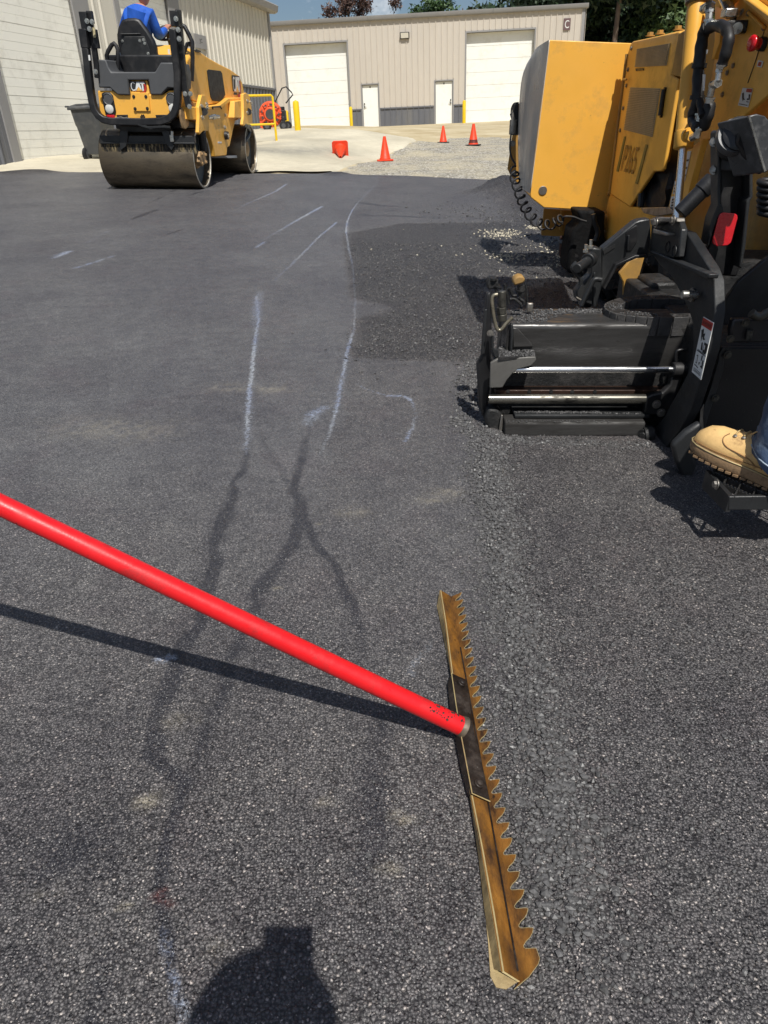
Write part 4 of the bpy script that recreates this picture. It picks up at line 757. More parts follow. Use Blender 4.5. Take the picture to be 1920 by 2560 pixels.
def hand_graph(J, E, Rr, wrist, palm_dir, side_dir, curl_dir, tag_, k=1.0):
    w = np.array(wrist); p, s, c = unit(palm_dir), unit(side_dir), unit(curl_dir); pm = w+p*.05*k; J[tag_+'palm'] = pm; Rr[tag_+'palm'] = (.030*k, .018*k); E.append((tag_+'wrist', tag_+'palm'))
    J[tag_+'kn'] = w+p*.085*k; Rr[tag_+'kn'] = (.034*k, .014*k); E.append((tag_+'palm', tag_+'kn'))
    for i, (o, l) in enumerate(((-.029, .036), (-.010, .042), (.010, .039), (.028, .030))):
        b = w+p*.095*k+s*o*k; m_ = b+p*l*.8*k+c*l*.35*k; e_ = m_+c*l*.75*k-p*l*.15*k
        for nm, q, r_ in (('a', b, .0095), ('b', m_, .0085), ('c', e_, .0075)): J[f'{tag_}{i}{nm}'] = q; Rr[f'{tag_}{i}{nm}'] = r_*k
        E += [(tag_+'kn', f'{tag_}{i}a'), (f'{tag_}{i}a', f'{tag_}{i}b'), (f'{tag_}{i}b', f'{tag_}{i}c')]
    b = w+p*.03*k-s*.034*k; m_ = b+p*.03*k-s*.018*k+c*.012*k; e_ = m_+p*.022*k+c*.018*k
    for nm, q, r_ in (('ta', b, .013), ('tb', m_, .0105), ('tc', e_, .0085)): J[tag_+nm] = q; Rr[tag_+nm] = r_*k
    E += [(tag_+'palm', tag_+'ta'), (tag_+'ta', tag_+'tb'), (tag_+'tb', tag_+'tc')]

# photographer kneeling behind the lens, phone held up in front of the face (only the shadow falls in view)
f_, u_ = BG[0], BG[2]; ph = EYE-f_*.012-u_*.0575-np.array([.022, 0, 0])
pt = thing('phone', 'phone held up above the asphalt, casting the oblong tip of the shadow', 'phone', ph)
mb = MB(); mb.box(ph, (.0715, .147, .008), [(1, 0, 0), u_, f_]); obj(mb, 'body', m_blk, pt, bevel=.004)
mb = MB(); mb.box(ph-f_*.0046, (.066, .141, .0006), [(1, 0, 0), u_, f_]); obj(mb, 'screen', mat('phone_glass', (.02, .02, .025), .08), pt)
mb = MB(); mb.cyl(ph+f_*.004+u_*.0575+np.array([.022, 0, 0]), ph+f_*.0062+u_*.0575+np.array([.022, 0, 0]), .0075); obj(mb, 'lens', m_ink, pt)
hc = np.array([-.020, -.245, 1.20]); pr = thing('person', 'kneeling photographer casting the rounded shadow at the bottom edge', 'person', (0, -.6, 0))
def V(*a): return np.array(a, float)
J = dict(pelvis=V(.02,-.72,.42), waist=V(0,-.66,.60), chest=V(-.01,-.56,.80), neckb=V(-.02,-.44,.98), neck=V(-.025,-.36,1.06), shL=V(-.19,-.5,.93), elL=V(-.24,-.30,.78), Lwrist=V(-.08,-.16,.79), shR=V(.17,-.5,.93), elR=V(.24,-.30,.76), Rwrist=V(.05,-.16,.79),
         hipL=V(-.10,-.72,.40), knL=V(-.15,-.38,.09), anL=V(-.12,-.78,.09), toL=V(-.12,-.90,.04), hipR=V(.12,-.72,.40), knR=V(.22,-.36,.48), anR=V(.18,-.46,.09), toR=V(.2,-.28,.04))
E_ = [('pelvis','waist'),('waist','chest'),('chest','neckb'),('neckb','neck'),('neckb','shL'),('shL','elL'),('elL','Lwrist'),('neckb','shR'),('shR','elR'),('elR','Rwrist'),('pelvis','hipL'),('hipL','knL'),('knL','anL'),('anL','toL'),('pelvis','hipR'),('hipR','knR'),('knR','anR'),('anR','toR')]
Rr = dict(pelvis=.14, waist=.135, chest=.15, neckb=.09, neck=.055, shL=.065, elL=.045, Lwrist=.028, shR=.065, elR=.045, Rwrist=.028, hipL=.09, knL=.062, anL=.045, toL=.035, hipR=.09, knR=.062, anR=.045, toR=.035)
hand_graph(J, E_, Rr, J['Lwrist'], (.25, .5, .35), (-.3, .3, .8), (.9, .1, .0), 'L'); hand_graph(J, E_, Rr, J['Rwrist'], (-.25, .5, .35), (.3, .3, .8), (-.9, .1, .0), 'R')
bd = skin(J, E_, slim(Rr)); head(bd, hc, (.05, 1, -.25), .092); obj(bd, 'body', m_skn, pr, smooth=80)
mb = skin({k: J[k] for k in ('chest','waist','pelvis','neckb','shL','elL','shR','elR')}, [('chest','waist'),('waist','pelvis'),('chest','neckb'),('neckb','shL'),('shL','elL'),('neckb','shR'),('shR','elR')], {k: Rr[k]*1.07+.006 for k in ('chest','waist','pelvis','neckb','shL','elL','shR','elR')}); obj(mb, 'shirt', m_hiv, pr, smooth=80)
mb = skin({k: J[k] for k in ('pelvis','hipL','knL','anL','hipR','knR','anR')}, [('pelvis','hipL'),('hipL','knL'),('knL','anL'),('pelvis','hipR'),('hipR','knR'),('knR','anR')], {k: Rr[k]*1.1+.006 for k in ('pelvis','hipL','knL','anL','hipR','knR','anR')}); obj(mb, 'trousers', m_jean, pr, smooth=80)
mb = MB(); mb.lathe(hc+V(0,-.01,.03), (0, .12, 1), [(0, .098), (.03, .1), (.07, .085), (.098, .045), (.105, .01)], 24); obj(mb, 'cap', m_cap, pr)
for a in ('L', 'R'):
    mb = MB(); x = J['an'+a]; y = J['to'+a]; mb.tube([x+(x-y)*.3-V(0,0,.03), x-V(0,0,.02), y, y+(y-x)*.25-V(0,0,.01)], [.045, .055, .048, .03], 14); obj(mb, 'boot', m_boot, pr, smooth=70)
# ------------------------------------------------------------------ tandem roller
RO = np.array([-3.155, 11.06, 0.0]); YA = R(6); rL = np.array([math.cos(YA), -math.sin(YA), 0]); rF = np.array([math.sin(YA), math.cos(YA), 0])
r3 = lambda u, v, w: RO+rL*u+rF*v+UP*w
def zv(x, y, v): return PP(100+x*.36166, y*.3618, RO+rF*v, rF)      # bearing onto a cross plane of the roller
def zu(x, y, u): return PP(100+x*.36166, y*.3618, RO+rL*u, rL)      # bearing onto a lengthwise plane
def uvw(p): q = p-RO; return q @ rL, q @ rF, q[2]
ro = thing('road_roller', 'yellow and black tandem drum roller driven by a worker in blue', 'road roller', RO)
m_drum = mat('drum_steel', (.155, .125, .085), .36, .6, var=.22, vs=2.2, dirt=(.05, .042, .034), ds=2.5, dt=(.46, .7), stretch=(.7, 2, 2), bump=.04)
m_rim = mat('scraped_drum_rim', (.45, .42, .36), .5, .3, var=.2, vs=14, dirt=(.2, .17, .13), ds=9, dt=(.45, .7)); m_inner = mat('grey_drum_inner', (.10, .115, .12), .6, var=.3, vs=5, dirt=(.05, .045, .04), ds=5, dt=(.5, .75))
m_hub = mat('tan_hub', (.36, .23, .11), .55, var=.2, vs=8, dirt=(.12, .08, .05), ds=10, dt=(.5, .75)); m_mesh = mat('black_grille', (.012, .012, .013), .6); m_lamp = mat('lamp_lens', (.62, .62, .58), .2, var=.1, vs=30, coat=.3)
DR, HW = .368, .655
def drum(v, name='drum'):
    c = r3(0, v, DR+.002); mb = MB(); mb.lathe(c-rL*HW, rL, [(.10, .25), (.10, DR-.035), (.0, DR-.022), (.0, DR-.004), (.006, DR), (2*HW-.006, DR), (2*HW, DR-.004), (2*HW, DR-.022), (2*HW-.10, DR-.035), (2*HW-.10, .25)], 72); d = obj(mb, name, m_drum, ro, smooth=45)
    mb = MB(); mb.lathe(c-rL*HW, rL, [(.098, .02), (.098, DR-.034), (2*HW-.098, DR-.034), (2*HW-.098, .02)], 56); obj(mb, 'end_disc', m_inner, d)
    for s in (-1, 1):
        mb = MB(); mb.lathe(c+rL*s*(HW+.002), rL*s, [(-.012, DR-.03), (0, DR-.026), (0, DR-.003), (-.002, DR+.001)], 72, cap=False); obj(mb, 'rim', m_rim, d)
        mb = MB(); mb.lathe(c+rL*s*(HW-.10), rL*s, [(0, .12), (.03, .115), (.05, .07), (.06, .01)], 28); obj(mb, 'hub', m_hub, d)
drum(0); drum(2.54)
# scraper beam with dirty brush strip, supports
vb = -.34; a, b = zv(415, 936, vb), zv(1075, 990, vb); za, zb = a[2], b[2]; ua, ub = uvw(a)[0], uvw(zv(1072, 960, vb))[0]
mb = MB(); mb.box(r3((ua+ub)/2, vb-.0, (za+zb)/2), (ub-ua, .05, za-zb), [rL, rF, UP]); mb.box(r3((ua+ub)/2, vb-.03, zb), (ub-ua, .03, .018), [rL, rF, UP]); sc_ = obj(mb, 'scraper_beam', m_blk2, ro, bevel=.004)
m_bru = mat('dusty_bristles', (.30, .23, .12), .85, var=.3, vs=30, dirt=(.015, .014, .013), ds=9, dt=(.38, .5), stretch=(3.2, 3.2, .12)); mb = MB(); z0 = zv(700, 1068, -.36)[2]
for i in range(150):
    u = ua+(ub-ua)*(i+.5)/150+random.uniform(-.003, .003); w_ = (ub-ua)/150*random.uniform(.7, 1.1); l = random.uniform(0, .02); mb.add([r3(u-w_/2, vb-.025, zb), r3(u+w_/2, vb-.025, zb), r3(u+w_/2+random.uniform(-.01, .01), vb-.0-.01, z0+l), r3(u-w_/2, vb-.01, z0+l)], [(0, 1, 2, 3)])
br_ = obj(mb, 'brush', m_bru, sc_, raw=True); br_['kind'] = 'stuff'
for x0 in (575, 865):
    mb = MB(); p0 = uvw(zv(x0, 960, vb-.04)); u = p0[0]; pts = [zv(x0-25, 905, vb-.05), zv(x0+30, 905, vb-.05), zv(x0+30, 960, vb-.05), zv(x0+(60 if x0 > 700 else 20), 1010, vb-.05), zv(x0+(45 if x0 > 700 else -20), 1040, vb-.05), zv(x0-25 if x0 < 700 else x0, 985, vb-.05)]
    mb.prism(pts, rF*.03); obj(mb, 'scraper_bracket', m_blk2, ro, bevel=.004)
# frame under the deck
mb = MB(); mb.box(r3(0, .2, .80), (.9, .7, .12), [rL, rF, UP]); mb.box(r3(.1, 1.2, .55), (.7, 1.3, .45), [rL, rF, UP]); mb.box(r3(.0, -.2, .74), (.7, .1, .08), [rL, rF, UP]); obj(mb, 'chassis', m_blk, ro, bevel=.01)
vr = -.36
def poly(pts, v, t, name, m, bev=.008, lab=None, par=None): 
    mb = MB(); mb.prism([zv(x, y, v) for x, y in pts], rF*t); return obj(mb, name, m, par or ro, bevel=bev, label=lab)
poly([(398,626),(500,626),(545,655),(620,657),(620,556),(742,556),(757,655),(848,655),(893,626),(945,626),(945,790),(880,826),(440,826),(412,760)], vr, .5, 'rear_panel', m_yel, .01)
poly([(390,412),(455,412),(470,460),(492,497),(795,497),(832,432),(940,432),(955,500),(955,612),(884,606),(838,655),(762,655),(748,552),(608,552),(620,657),(535,655),(482,606),(405,606)], vr-.035, .5, 'tank_cover', m_gry, .014)
cv = poly([(632,640),(748,640),(762,768),(646,768)], vr-.018, .03, 'cover_plate', m_yel, .004)
for x, y in ((648,668),(732,668),(658,752),(742,750)):
    mb = MB(); mb.bolt(zv(x, y, vr-.018), -rF, .014, .012); obj(mb, 'bolt', m_blk2, cv)
mb = MB()
for k in range(7):
    a = k*math.pi/3; c = zv(710+(12*math.cos(a) if k else 0), 808+(13*math.sin(a) if k else 0), vr-.001); mb.cyl(c-rF*.004, c, .011, n=12)
obj(mb, 'drain_holes', m_ink, cv)
# CAT badge
def badge(par, o, ex, ey, W):
    ex, ey = unit(ex), unit(ey); nn = unit(np.cross(ex, ey)); q = lambda x, y, l: o+ex*x*W+ey*y*W+nn*l
    plate = MB(); plate.prism([q(x, y, 0) for x, y in ((-.5,-.18),(.30,-.18),(.34,-.27),(.42,-.27),(.5,-.02),(.5,.16),(.44,.29),(-.46,.29),(-.5,.22))], nn*.002)
    bdg = obj(plate, 'badge', m_ink, par); mb = MB(); mb.prism([q(x, y, .0026) for x, y in ((.05,-.26),(.06,-.37),(.33,-.37),(.49,-.08),(.49,.02),(.36,.27),(.25,.27),(.38,0),(.26,-.26))], nn*.001); obj(mb, 'red_hexagon', m_lred, bdg)
    mb = MB(); mb.text('C', q(-.32, .03, .0032), ex, ey, .44*W, .24*W, .001)
    mb.prism([q(x, y, .0034) for x, y in ((-.205,-.19),(-.07,.25),(.09,.25),(.19,-.12),(.15,-.15),(.01,.02),(-.11,-.19))], nn*.001); mb.prism([q(x, y, .0034) for x, y in ((.115,.25),(.40,.25),(.40,.15),(.31,.15),(.31,-.19),(.215,-.19),(.215,.15),(.14,.15))], nn*.001)
    obj(mb, 'letters', m_wht, bdg); mb = MB(); mb.prism([q(x, y, .0034) for x, y in ((-.19,-.19),(.21,-.19),(.01,.0))], nn*.001); obj(mb, 'yellow_triangle', m_yel, bdg); return bdg
badge(ro, zv(680, 601, vr-.004), rL, UP, uvw(zv(737, 600, vr))[0]-uvw(zv(622, 600, vr))[0])
for (pts, dx, dy, ly) in (([(424,645),(440,638),(482,638),(502,660),(524,770),(520,795),(452,795),(430,700)], 470, 684, 753), ([(874,645),(890,638),(936,638),(940,700),(945,790),(900,792),(884,720)], 908, 684, 750)):
    hsg = poly(pts, vr-.012, .04, 'lamp_housing', m_blk, .006)
    mb = MB(); c = zv(dx, dy, vr-.012); mb.lathe(c, -rF, [(0, .07), (.008, .07), (.012, .062), (.006, .055), (.006, .01)], 26); obj(mb, 'speaker_grille', m_gry, hsg)
    mb = MB(); c = zv(dx+11, ly, vr-.012); mb.lathe(c, -rF, [(0, .055), (.008, .055), (.014, .045), (.016, .01)], 26); obj(mb, 'lamp', m_lamp, hsg)
poly([(458,794),(514,794),(516,822),(470,822)], vr-.015, .02, 'reflector', m_red, .003)
for x in (560, 830):
    mb = MB(); mb.prism([zv(x-34, 794, vr-.02), zv(x+44, 792, vr-.02), zv(x+44, 818, vr-.02), zv(x-26, 820, vr-.02)], rF*.03)
    pl = obj(mb, 'lashing_point', m_blk, ro, bevel=.006)
# folded roll-over bar
T = lambda pts, v: [zv(x, y, v) for x, y in pts]
mb = MB(); rops = T([(318,330),(333,480),(350,620),(362,700),(378,760),(405,800),(440,826),(490,838),(700,842),(840,838),(890,822),(925,790),(945,740),(953,680),(952,500),(930,330),(918,200)], -.47); mb.tube(rops, .060, 4, flat=rL); rp = obj(mb, 'roll_bar', m_blk, ro, bevel=.012, smooth=30)
mb = MB(); mb.tube(T([(300,200),(318,332)], -.47), .066, 4, flat=rL); mb.tube(T([(345,105),(352,200),(375,330),(392,450),(398,540)], -.40), .042, 4, flat=rL); mb.box(zv(312, 150, -.47), (.09, .09, .2), [rL, rF, UP]); mb.box(zv(348, 120, -.42), (.07, .06, .13), [rL, rF, UP]); mb.box(zv(385, 270, -.41), (.07, .05, .2), [rL, rF, UP])
obj(mb, 'folded_bar', m_blk, rp, bevel=.006); mb = MB(); mb.tube(T([(955,98),(962,180),(975,330),(990,480),(1008,640),(1030,740)], -.40), .05, 4, flat=rL); mb.box(zv(935, 130, -.47), (.10, .09, .16), [rL, rF, UP]); mb.box(zv(958, 115, -.42), (.06, .06, .14), [rL, rF, UP]); obj(mb, 'folded_bar', m_blk, rp, bevel=.006)
for x, y in ((343,200),(360,150),(325,145),(955,205),(940,130),(962,268),(1003,648),(1040,648),(1034,736),(385,495)):
    mb = MB(); mb.bolt(zv(x, y, -.53), -rF, .02, .02); obj(mb, 'bolt', m_zin, rp)
poly([(333,380),(345,380),(349,418),(337,418)], -.535, .004, 'label', m_wht, 0, par=rp); poly([(362,190),(378,190),(385,260),(370,260)], -.445, .004, 'label', mat('aged_sticker', (.5, .43, .25), .6, var=.3, vs=30), 0, par=rp)
# seat
vs_ = .12; prof = [(527,240),(535,190),(560,138),(600,124),(650,122),(682,132),(708,165),(745,215),(782,278),(800,330),(806,400),(808,470),(800,495),(560,495),(556,440),(545,345),(532,300)]
mb = MB(); mb.prism([zv(x, y, vs_) for x, y in prof], rF*.10); st = obj(mb, 'seat_back', m_blk, ro, bevel=.03, label='tall black seat back with yellow warning label')
mb = MB(); mb.box(r3(uvw(zv(690, 470, vs_))[0], vs_+.32, uvw(zv(690, 440, vs_))[2]-.02), (.52, .5, .14), [rL, rF, UP]); obj(mb, 'seat_cushion', m_blk, ro, bevel=.04)
mb = MB(); mb.prism([zv(x, y, vs_-.02) for x, y in ((560,345),(580,250),(720,250),(760,345),(770,495),(575,495))], rF*.03); mb.box(zv(627, 234, vs_-.015), (.27, .02, .014), [rL, rF, UP]); obj(mb, 'back_shell', m_blk2, st, bevel=.008)
for x, y in ((570,283),(690,281),(716,275),(724,300),(748,398),(748,370)):
    mb = MB(); mb.bolt(zv(x, y, vs_-.02), -rF, .013, .012); obj(mb, 'bolt', m_zin, st)
wl_ = poly([(637,437),(690,437),(692,468),(641,468)], vs_-.024, .004, 'warning_label', m_yel, 0, par=st); mb = MB(); mb.prism([zv(x, y, vs_-.026) for x, y in ((646,462),(652,445),(662,462))], -rF*.001); mb.prism([zv(x, y, vs_-.026) for x, y in ((662,440),(686,440),(686,446),(662,446))], -rF*.001); mb.prism([zv(x, y, vs_-.026) for x, y in ((668,456),(688,456),(688,464),(668,464))], -rF*.001); obj(mb, 'label_print', m_ink, wl_)
hr = lambda pts, v, r, nm='grab_rail': obj(MB().tube([zv(x, y, v) for x, y in pts], r, 12), nm, m_blk, ro, smooth=60)
hr([(480,495),(468,440),(460,385),(470,355),(495,312),(512,300),(528,318),(538,345),(538,490)], -.1, .026)
hr([(975,172),(1000,185),(1030,240),(1052,290),(1055,400),(1050,560)], .35, .028); hr([(985,420),(1000,360),(1018,300),(1030,296),(1038,320)], .4, .022)
PV = [uvw(zu(x, y, .5))[1:] for x, y in ((1010,420),(1062,345),(1110,358))]
# steering column, wheel and side console
mb = MB(); cw = zv(885, 225, .95); axw = unit(rF*-.5+UP*.86); u1, u2 = perp(axw); mb.tube([cw+(u1*math.cos(k*math.pi/14)+u2*math.sin(k*math.pi/14))*.19 for k in range(28)], .016, 8, closed=True); mb.cyl(cw-axw*.35, cw, .04)
for k in range(3): a = k*2.1+.4; mb.tube([cw, cw+(u1*math.cos(a)+u2*math.sin(a))*.19], .011, 6)
obj(mb, 'steering_wheel', m_blk, ro); mb = MB(); mb.box(zv(870, 412, .3), (.25, .35, .06), [rL, rF, UP]); mb.box(r3(-.02, min(p[0] for p in PV)-.12, 1.17), (.96, .22, .84), [rL, rF, UP]); obj(mb, 'console', m_blk, ro, bevel=.02); mb = MB(); mb.tube([zv(895, 390, .3), zv(890, 340, .3)], .016, 8); obj(mb, 'lever', m_wht, ro)
# engine hood: side outline swept across with a chamfered shoulder
US = .50; hp_ = [uvw(zu(x, y, US)) for x, y in ((1010,420),(1062,345),(1110,358),(1170,400),(1240,440),(1320,480),(1375,520),(1400,570),(1412,640),(1410,700),(1300,700),(1170,722),(1040,690))]
def inset(P, c, k): return [(c[0]+(a-c[0])*k, c[1]+(b-c[1])*k) for a, b in P]
P2 = [(v, w) for _, v, w in hp_]; cen = (np.mean([p[0] for p in P2]), min(p[1] for p in P2)+.1)
secs = []
for u, k in ((-US+.0, .9), (-US+.02, .97), (-US+.12, 1.04), (-.2, 1.1), (.2, 1.1), (US-.12, 1.06), (US-.02, 1.0), (US, .97)):
    secs.append([r3(u, cen[0]+(v-cen[0])*(1 if w < cen[1]+.1 else .5+.5*k), w if w < cen[1]+.05 else cen[1]+(w-cen[1])*k) for v, w in P2])
mb = MB(); mb.loft(secs); hood = obj(mb, 'engine_hood', m_yel, ro, bevel=.015, smooth=35)
def side(pts, u, t, name, m, bev=.006, par=None): mb = MB(); mb.prism([zu(x, y, u) for x, y in pts], rL*-t); return obj(mb, name, m, par or ro, bevel=bev)
side([(1158,490),(1168,480),(1250,490),(1260,505),(1282,655),(1272,675),(1250,702),(1196,697),(1182,670),(1172,600)], US+.012, .03, 'side_grille', m_mesh, .006, hood)
side([(1072,345),(1085,340),(1112,352),(1112,362),(1076,360)], US+.006, .01, 'hood_latch', m_ink, .001, hood); side([(1345,640),(1362,640),(1362,655),(1340,655)], US+.006, .01, 'hood_latch', m_ink, .001, hood)
badge(hood, zu(1359, 590, US+.008), rF, UP, uvw(zu(1388, 585, US))[1]-uvw(zu(1332, 585, US))[1])
# side frame and yokes
UF = .56; side([(1025,690),(1165,730),(1240,722),(1300,676),(1410,672),(1412,815),(1352,835),(1335,900),(1312,1010),(1296,1020),(1290,1075),(1212,1083),(1200,1010),(1165,905),(1130,850),(1040,832),(1000,760)], UF, 1.1, 'side_frame', m_yel, .012)
side([(1165,735),(1242,727),(1302,682),(1408,678),(1408,705),(1310,707),(1250,748),(1165,758)], UF+.03, .03, 'side_rib', m_yel, .006)
side([(1118,655),(1142,655),(1160,700),(1170,840),(1170,905),(1130,905),(1105,930),(1098,915),(1102,800),(1098,740)], .70, .05, 'yoke', m_yel, .008); side([(1405,650),(1425,640),(1448,660),(1462,720),(1470,852),(1425,858),(1408,872),(1402,860),(1410,800)], .70, .05, 'yoke', m_yel, .008)
side([(1345,700),(1408,690),(1408,812),(1345,815)], .66, .14, 'yoke_block', m_yel, .01); side([(1030,735),(1100,740),(1100,830),(1036,826)], .66, .14, 'yoke_block', m_yel, .01)
side([(970,760),(985,745),(1030,840),(1030,870),(1010,892),(995,885),(980,830)], .60, .03, 'tie_bracket', m_hub, .006)
for x, y, u in ((1115,735,.7),(1150,722,.7),(1152,745,.7),(1120,812,.7),(1432,700,.7),(1455,708,.7),(1455,775,.7),(1432,780,.7),(1280,795,.56),(1275,880,.56)):
    mb = MB(); mb.bolt(zu(x, y, u), rL, .022, .025); obj(mb, 'bolt', m_zin, ro)
mb = MB(); mb.cyl(zu(1130, 770, .72), zu(1140, 770, .6), .05); mb.cyl(zu(1440, 772, .71), zu(1445, 772, .6), .05); obj(mb, 'pin_hole', m_ink, ro); mb = MB(); mb.tube([zu(1160,812,.68), zu(1195,808,.68), zu(1235,806,.68)], .025, 10); mb.cyl(zu(1190,808,.68), zu(1210,806,.68), .034, n=8); obj(mb, 'hose_fitting', m_zin, ro)
mb = MB(); mb.tube([zu(1192,740,.6), zu(1248,736,.6)], .01, 6); mb.tube([zu(1192,740,.6), zu(1195,755,.6)], .01, 6); mb.tube([zu(1248,736,.6), zu(1254,752,.6)], .01, 6); obj(mb, 'step_bar', m_blk, ro)
mb = MB(); c = zu(1280, 936, .57); mb.lathe(c, rL, [(0, .06), (.05, .055), (.05, .035), (.01, .03)], 20); obj(mb, 'exhaust_port', m_blk, ro); mb = MB(); mb.cyl(c+rL*.01, c+rL*.055, .03); obj(mb, 'pipe_end', m_zin, ro)
mb = MB(); mb.text('TIE', zu(1236, 885, UF+.002), -UP, rF, .05, .13); obj(mb, 'lettering', mat('faded_marking', (.55, .42, .2), .6), ro); mb.v and None
poly2 = [(1230,978),(1256,978),(1256,990),(1230,990)]; side(poly2, UF+.003, .002, 'label', m_wht, 0)
# drum hub supports and curved steering arm
mb = MB(); mb.tube([zu(1118,905,.66), zu(1124,960,.64), zu(1130,1040,.62)], .055, 8); obj(mb, 'hub_arm', m_blk2, ro, bevel=.005); mb = MB(); mb.prism([zu(x, y, .66) for x, y in ((1108,1050),(1125,1042),(1142,1048),(1154,1100),(1150,1128),(1125,1150),(1105,1120))], rL*-.12); obj(mb, 'hub_block', m_hub, ro, bevel=.01)
for x, y in ((1118,1065),(1143,1070),(1120,1130),(1146,1120)):
    mb = MB(); mb.bolt(zu(x, y, .66), rL, .018, .02); obj(mb, 'bolt', m_hub, ro)
mb = MB(); mb.tube([zu(1412,862,.68), zu(1440,880,.66), zu(1452,905,.64), zu(1440,945,.62), zu(1400,1000,.6)], .028, 10); obj(mb, 'curved_arm', m_inner, ro); mb = MB(); mb.prism([zu(x, y, .5) for x, y in ((1280,1078),(1375,1072),(1378,1090),(1300,1092))], rL*-.8); obj(mb, 'front_scraper', m_wht, ro)
for pts, r in (([(498,850),(520,815),(560,808),(610,830),(600,850),(540,858),(505,840)], .006), ([(500,840),(540,820),(600,812),(650,826)], .005), ([(720,862),(760,890),(800,880),(830,870)], .012), ([(680,860),(740,880),(860,876),(900,880)], .016)):
    mb = MB(); mb.tube([zv(x, y, -.5) for x, y in pts], r, 6); obj(mb, 'wiring', m_zin if r < .008 else m_blk2, ro)
mb = MB(); mb.tube([zv(912,905,-.38), zv(912,980,-.38)], .022, 8); mb.box(zv(913, 955, -.38), (.05, .04, .08), [rL, rF, UP]); obj(mb, 'coupling', m_zin, ro, bevel=.004)

# operator
op = thing('person', 'worker in long sleeved blue shirt seated at the wheel of the roller', 'person', r3(.0, .5, 1.25))
vo = .38; sp = lambda x, y, v=vo: zv(x, y, v)
J = dict(pelvis=sp(690, 440), waist=sp(690, 330), chest=sp(678, 190), neckb=sp(690, 70), neck=sp(695, 15, vo+.02), shL=sp(618, 100), elL=sp(560, 260, vo+.15), Lwrist=sp(700, 265, .85), shR=sp(755, 95), elR=sp(822, 250, vo+.1), Rwrist=sp(868, 205, .80),
         hipL=sp(650, 450, vo+.05), knL=sp(640, 470, .95), anL=sp(650, 640, 1.1), toL=sp(650, 660, 1.3), hipR=sp(745, 450, vo+.05), knR=sp(850, 420, .9), anR=sp(850, 620, 1.1), toR=sp(850, 640, 1.3))
Rr = dict(pelvis=.16, waist=.16, chest=(.195, .14), neckb=.085, neck=.06, shL=.075, elL=.05, Lwrist=.03, shR=.075, elR=.05, Rwrist=.032, hipL=.095, knL=.07, anL=.05, toL=.04, hipR=.095, knR=.07, anR=.05, toR=.04)
E_ = [('pelvis','waist'),('waist','chest'),('chest','neckb'),('neckb','neck'),('neckb','shL'),('shL','elL'),('elL','Lwrist'),('neckb','shR'),('shR','elR'),('elR','Rwrist'),('pelvis','hipL'),('hipL','knL'),('knL','anL'),('anL','toL'),('pelvis','hipR'),('hipR','knR'),('knR','anR'),('anR','toR')]
E0, J0, R0 = list(E_), dict(J), dict(Rr)
hand_graph(J, E_, Rr, J['Lwrist'], rF*.8-UP*.2, rL, -UP, 'L', 1.1); hand_graph(J, E_, Rr, J['Rwrist'], rF*.6+UP*.35, rL, -UP, 'R', 1.2)
bd = skin(J, E_, slim(Rr)); hdc = sp(712, -42, vo+.06); head(bd, hdc, rF+rL*.35, .105); obj(bd, 'body', m_skn, op, smooth=80)
ks = ('chest','waist','pelvis','neckb','neck','shL','elL','Lwrist','shR','elR','Rwrist'); J0['neck'] = J0['neckb']*.45+J0['neck']*.55; R0['neckb'] = .098; R0['neck'] = .066; mb = skin({k: J0[k] for k in ks}, [e for e in E0 if e[0] in ks and e[1] in ks], {k: tuple(x*1.08+.008 for x in R0[k]) if hasattr(R0[k], '__len__') else R0[k]*1.08+.01 for k in ks}); obj(mb, 'shirt', m_blue, op, smooth=80)
ks = ('pelvis','hipL','knL','anL','hipR','knR','anR'); mb = skin({k: J0[k] for k in ks}, [e for e in E0 if e[0] in ks and e[1] in ks], {k: R0[k]*1.12+.006 for k in ks}); obj(mb, 'trousers', m_jean, op, smooth=80)
mb = MB(); mb.lathe(hdc+UP*.05, (0, .1, 1), [(-.03, .102), (0, .108), (.05, .108), (.09, .09), (.12, .04), (.125, .01)], 22); obj(mb, 'cap', m_cap, op)
for a in ('L', 'R'):
    mb = MB(); x = J0['an'+a]; y = J0['to'+a]; mb.tube([x-(y-x)*.2-UP*.04, x-UP*.04, y-UP*.03, y+(y-x)*.2-UP*.05], [.05, .06, .055, .03], 14); obj(mb, 'boot', m_boot, op, smooth=70)
# ------------------------------------------------------------------ asphalt paver
a3 = lambda x, y: (1240+x*.40988, y*.40988); a4 = lambda x, y: (1400+x*.31344, 480+y*.31344); a5 = lambda x, y: (1220+x*.20494, 400+y*.20494)
a6 = lambda x, y: (1140+x*.24111, 640+y*.24111); a7 = lambda x, y: (1640+x*.16878, y*.16878); a8 = lambda x, y: (1640+x*.16878, 250+y*.16878); a10 = lambda x, y: (1680+x*.1718, 960+y*.1718)
pv = thing('asphalt_paver', 'yellow and black tracked asphalt paver with its screed extension run out over the lane', 'paver', (1.6, 3.6, 0))
EX, EYv = np.array([1.0, 0, 0]), np.array([0, 1.0, 0])
def on(pl, v, pts, cv=None): f = PY if pl == 'Y' else PX; return [f(*(cv(x, y) if cv else (x, y)), v) for x, y in pts]
def plate(name, m, pl, v, cv, pts, t, bev=.004, par=None, lab=None, ext=None):
    mb = MB(); mb.prism(on(pl, v, pts, cv), np.array(ext) if ext is not None else (EYv if pl == 'Y' else EX)*t); return obj(mb, name, m, par or pv, bevel=bev, label=lab)
def bolts(par, pl, v, cv, pts, r=.008, m=None, name='bolt', h=None):
    for x, y in pts:
        mb = MB(); p_ = (PY if pl == 'Y' else PX)(*cv(x, y), v); mb.bolt(p_, -(EYv if pl == 'Y' else EX), r, h); obj(mb, name, m or m_stl, par, smooth=30)
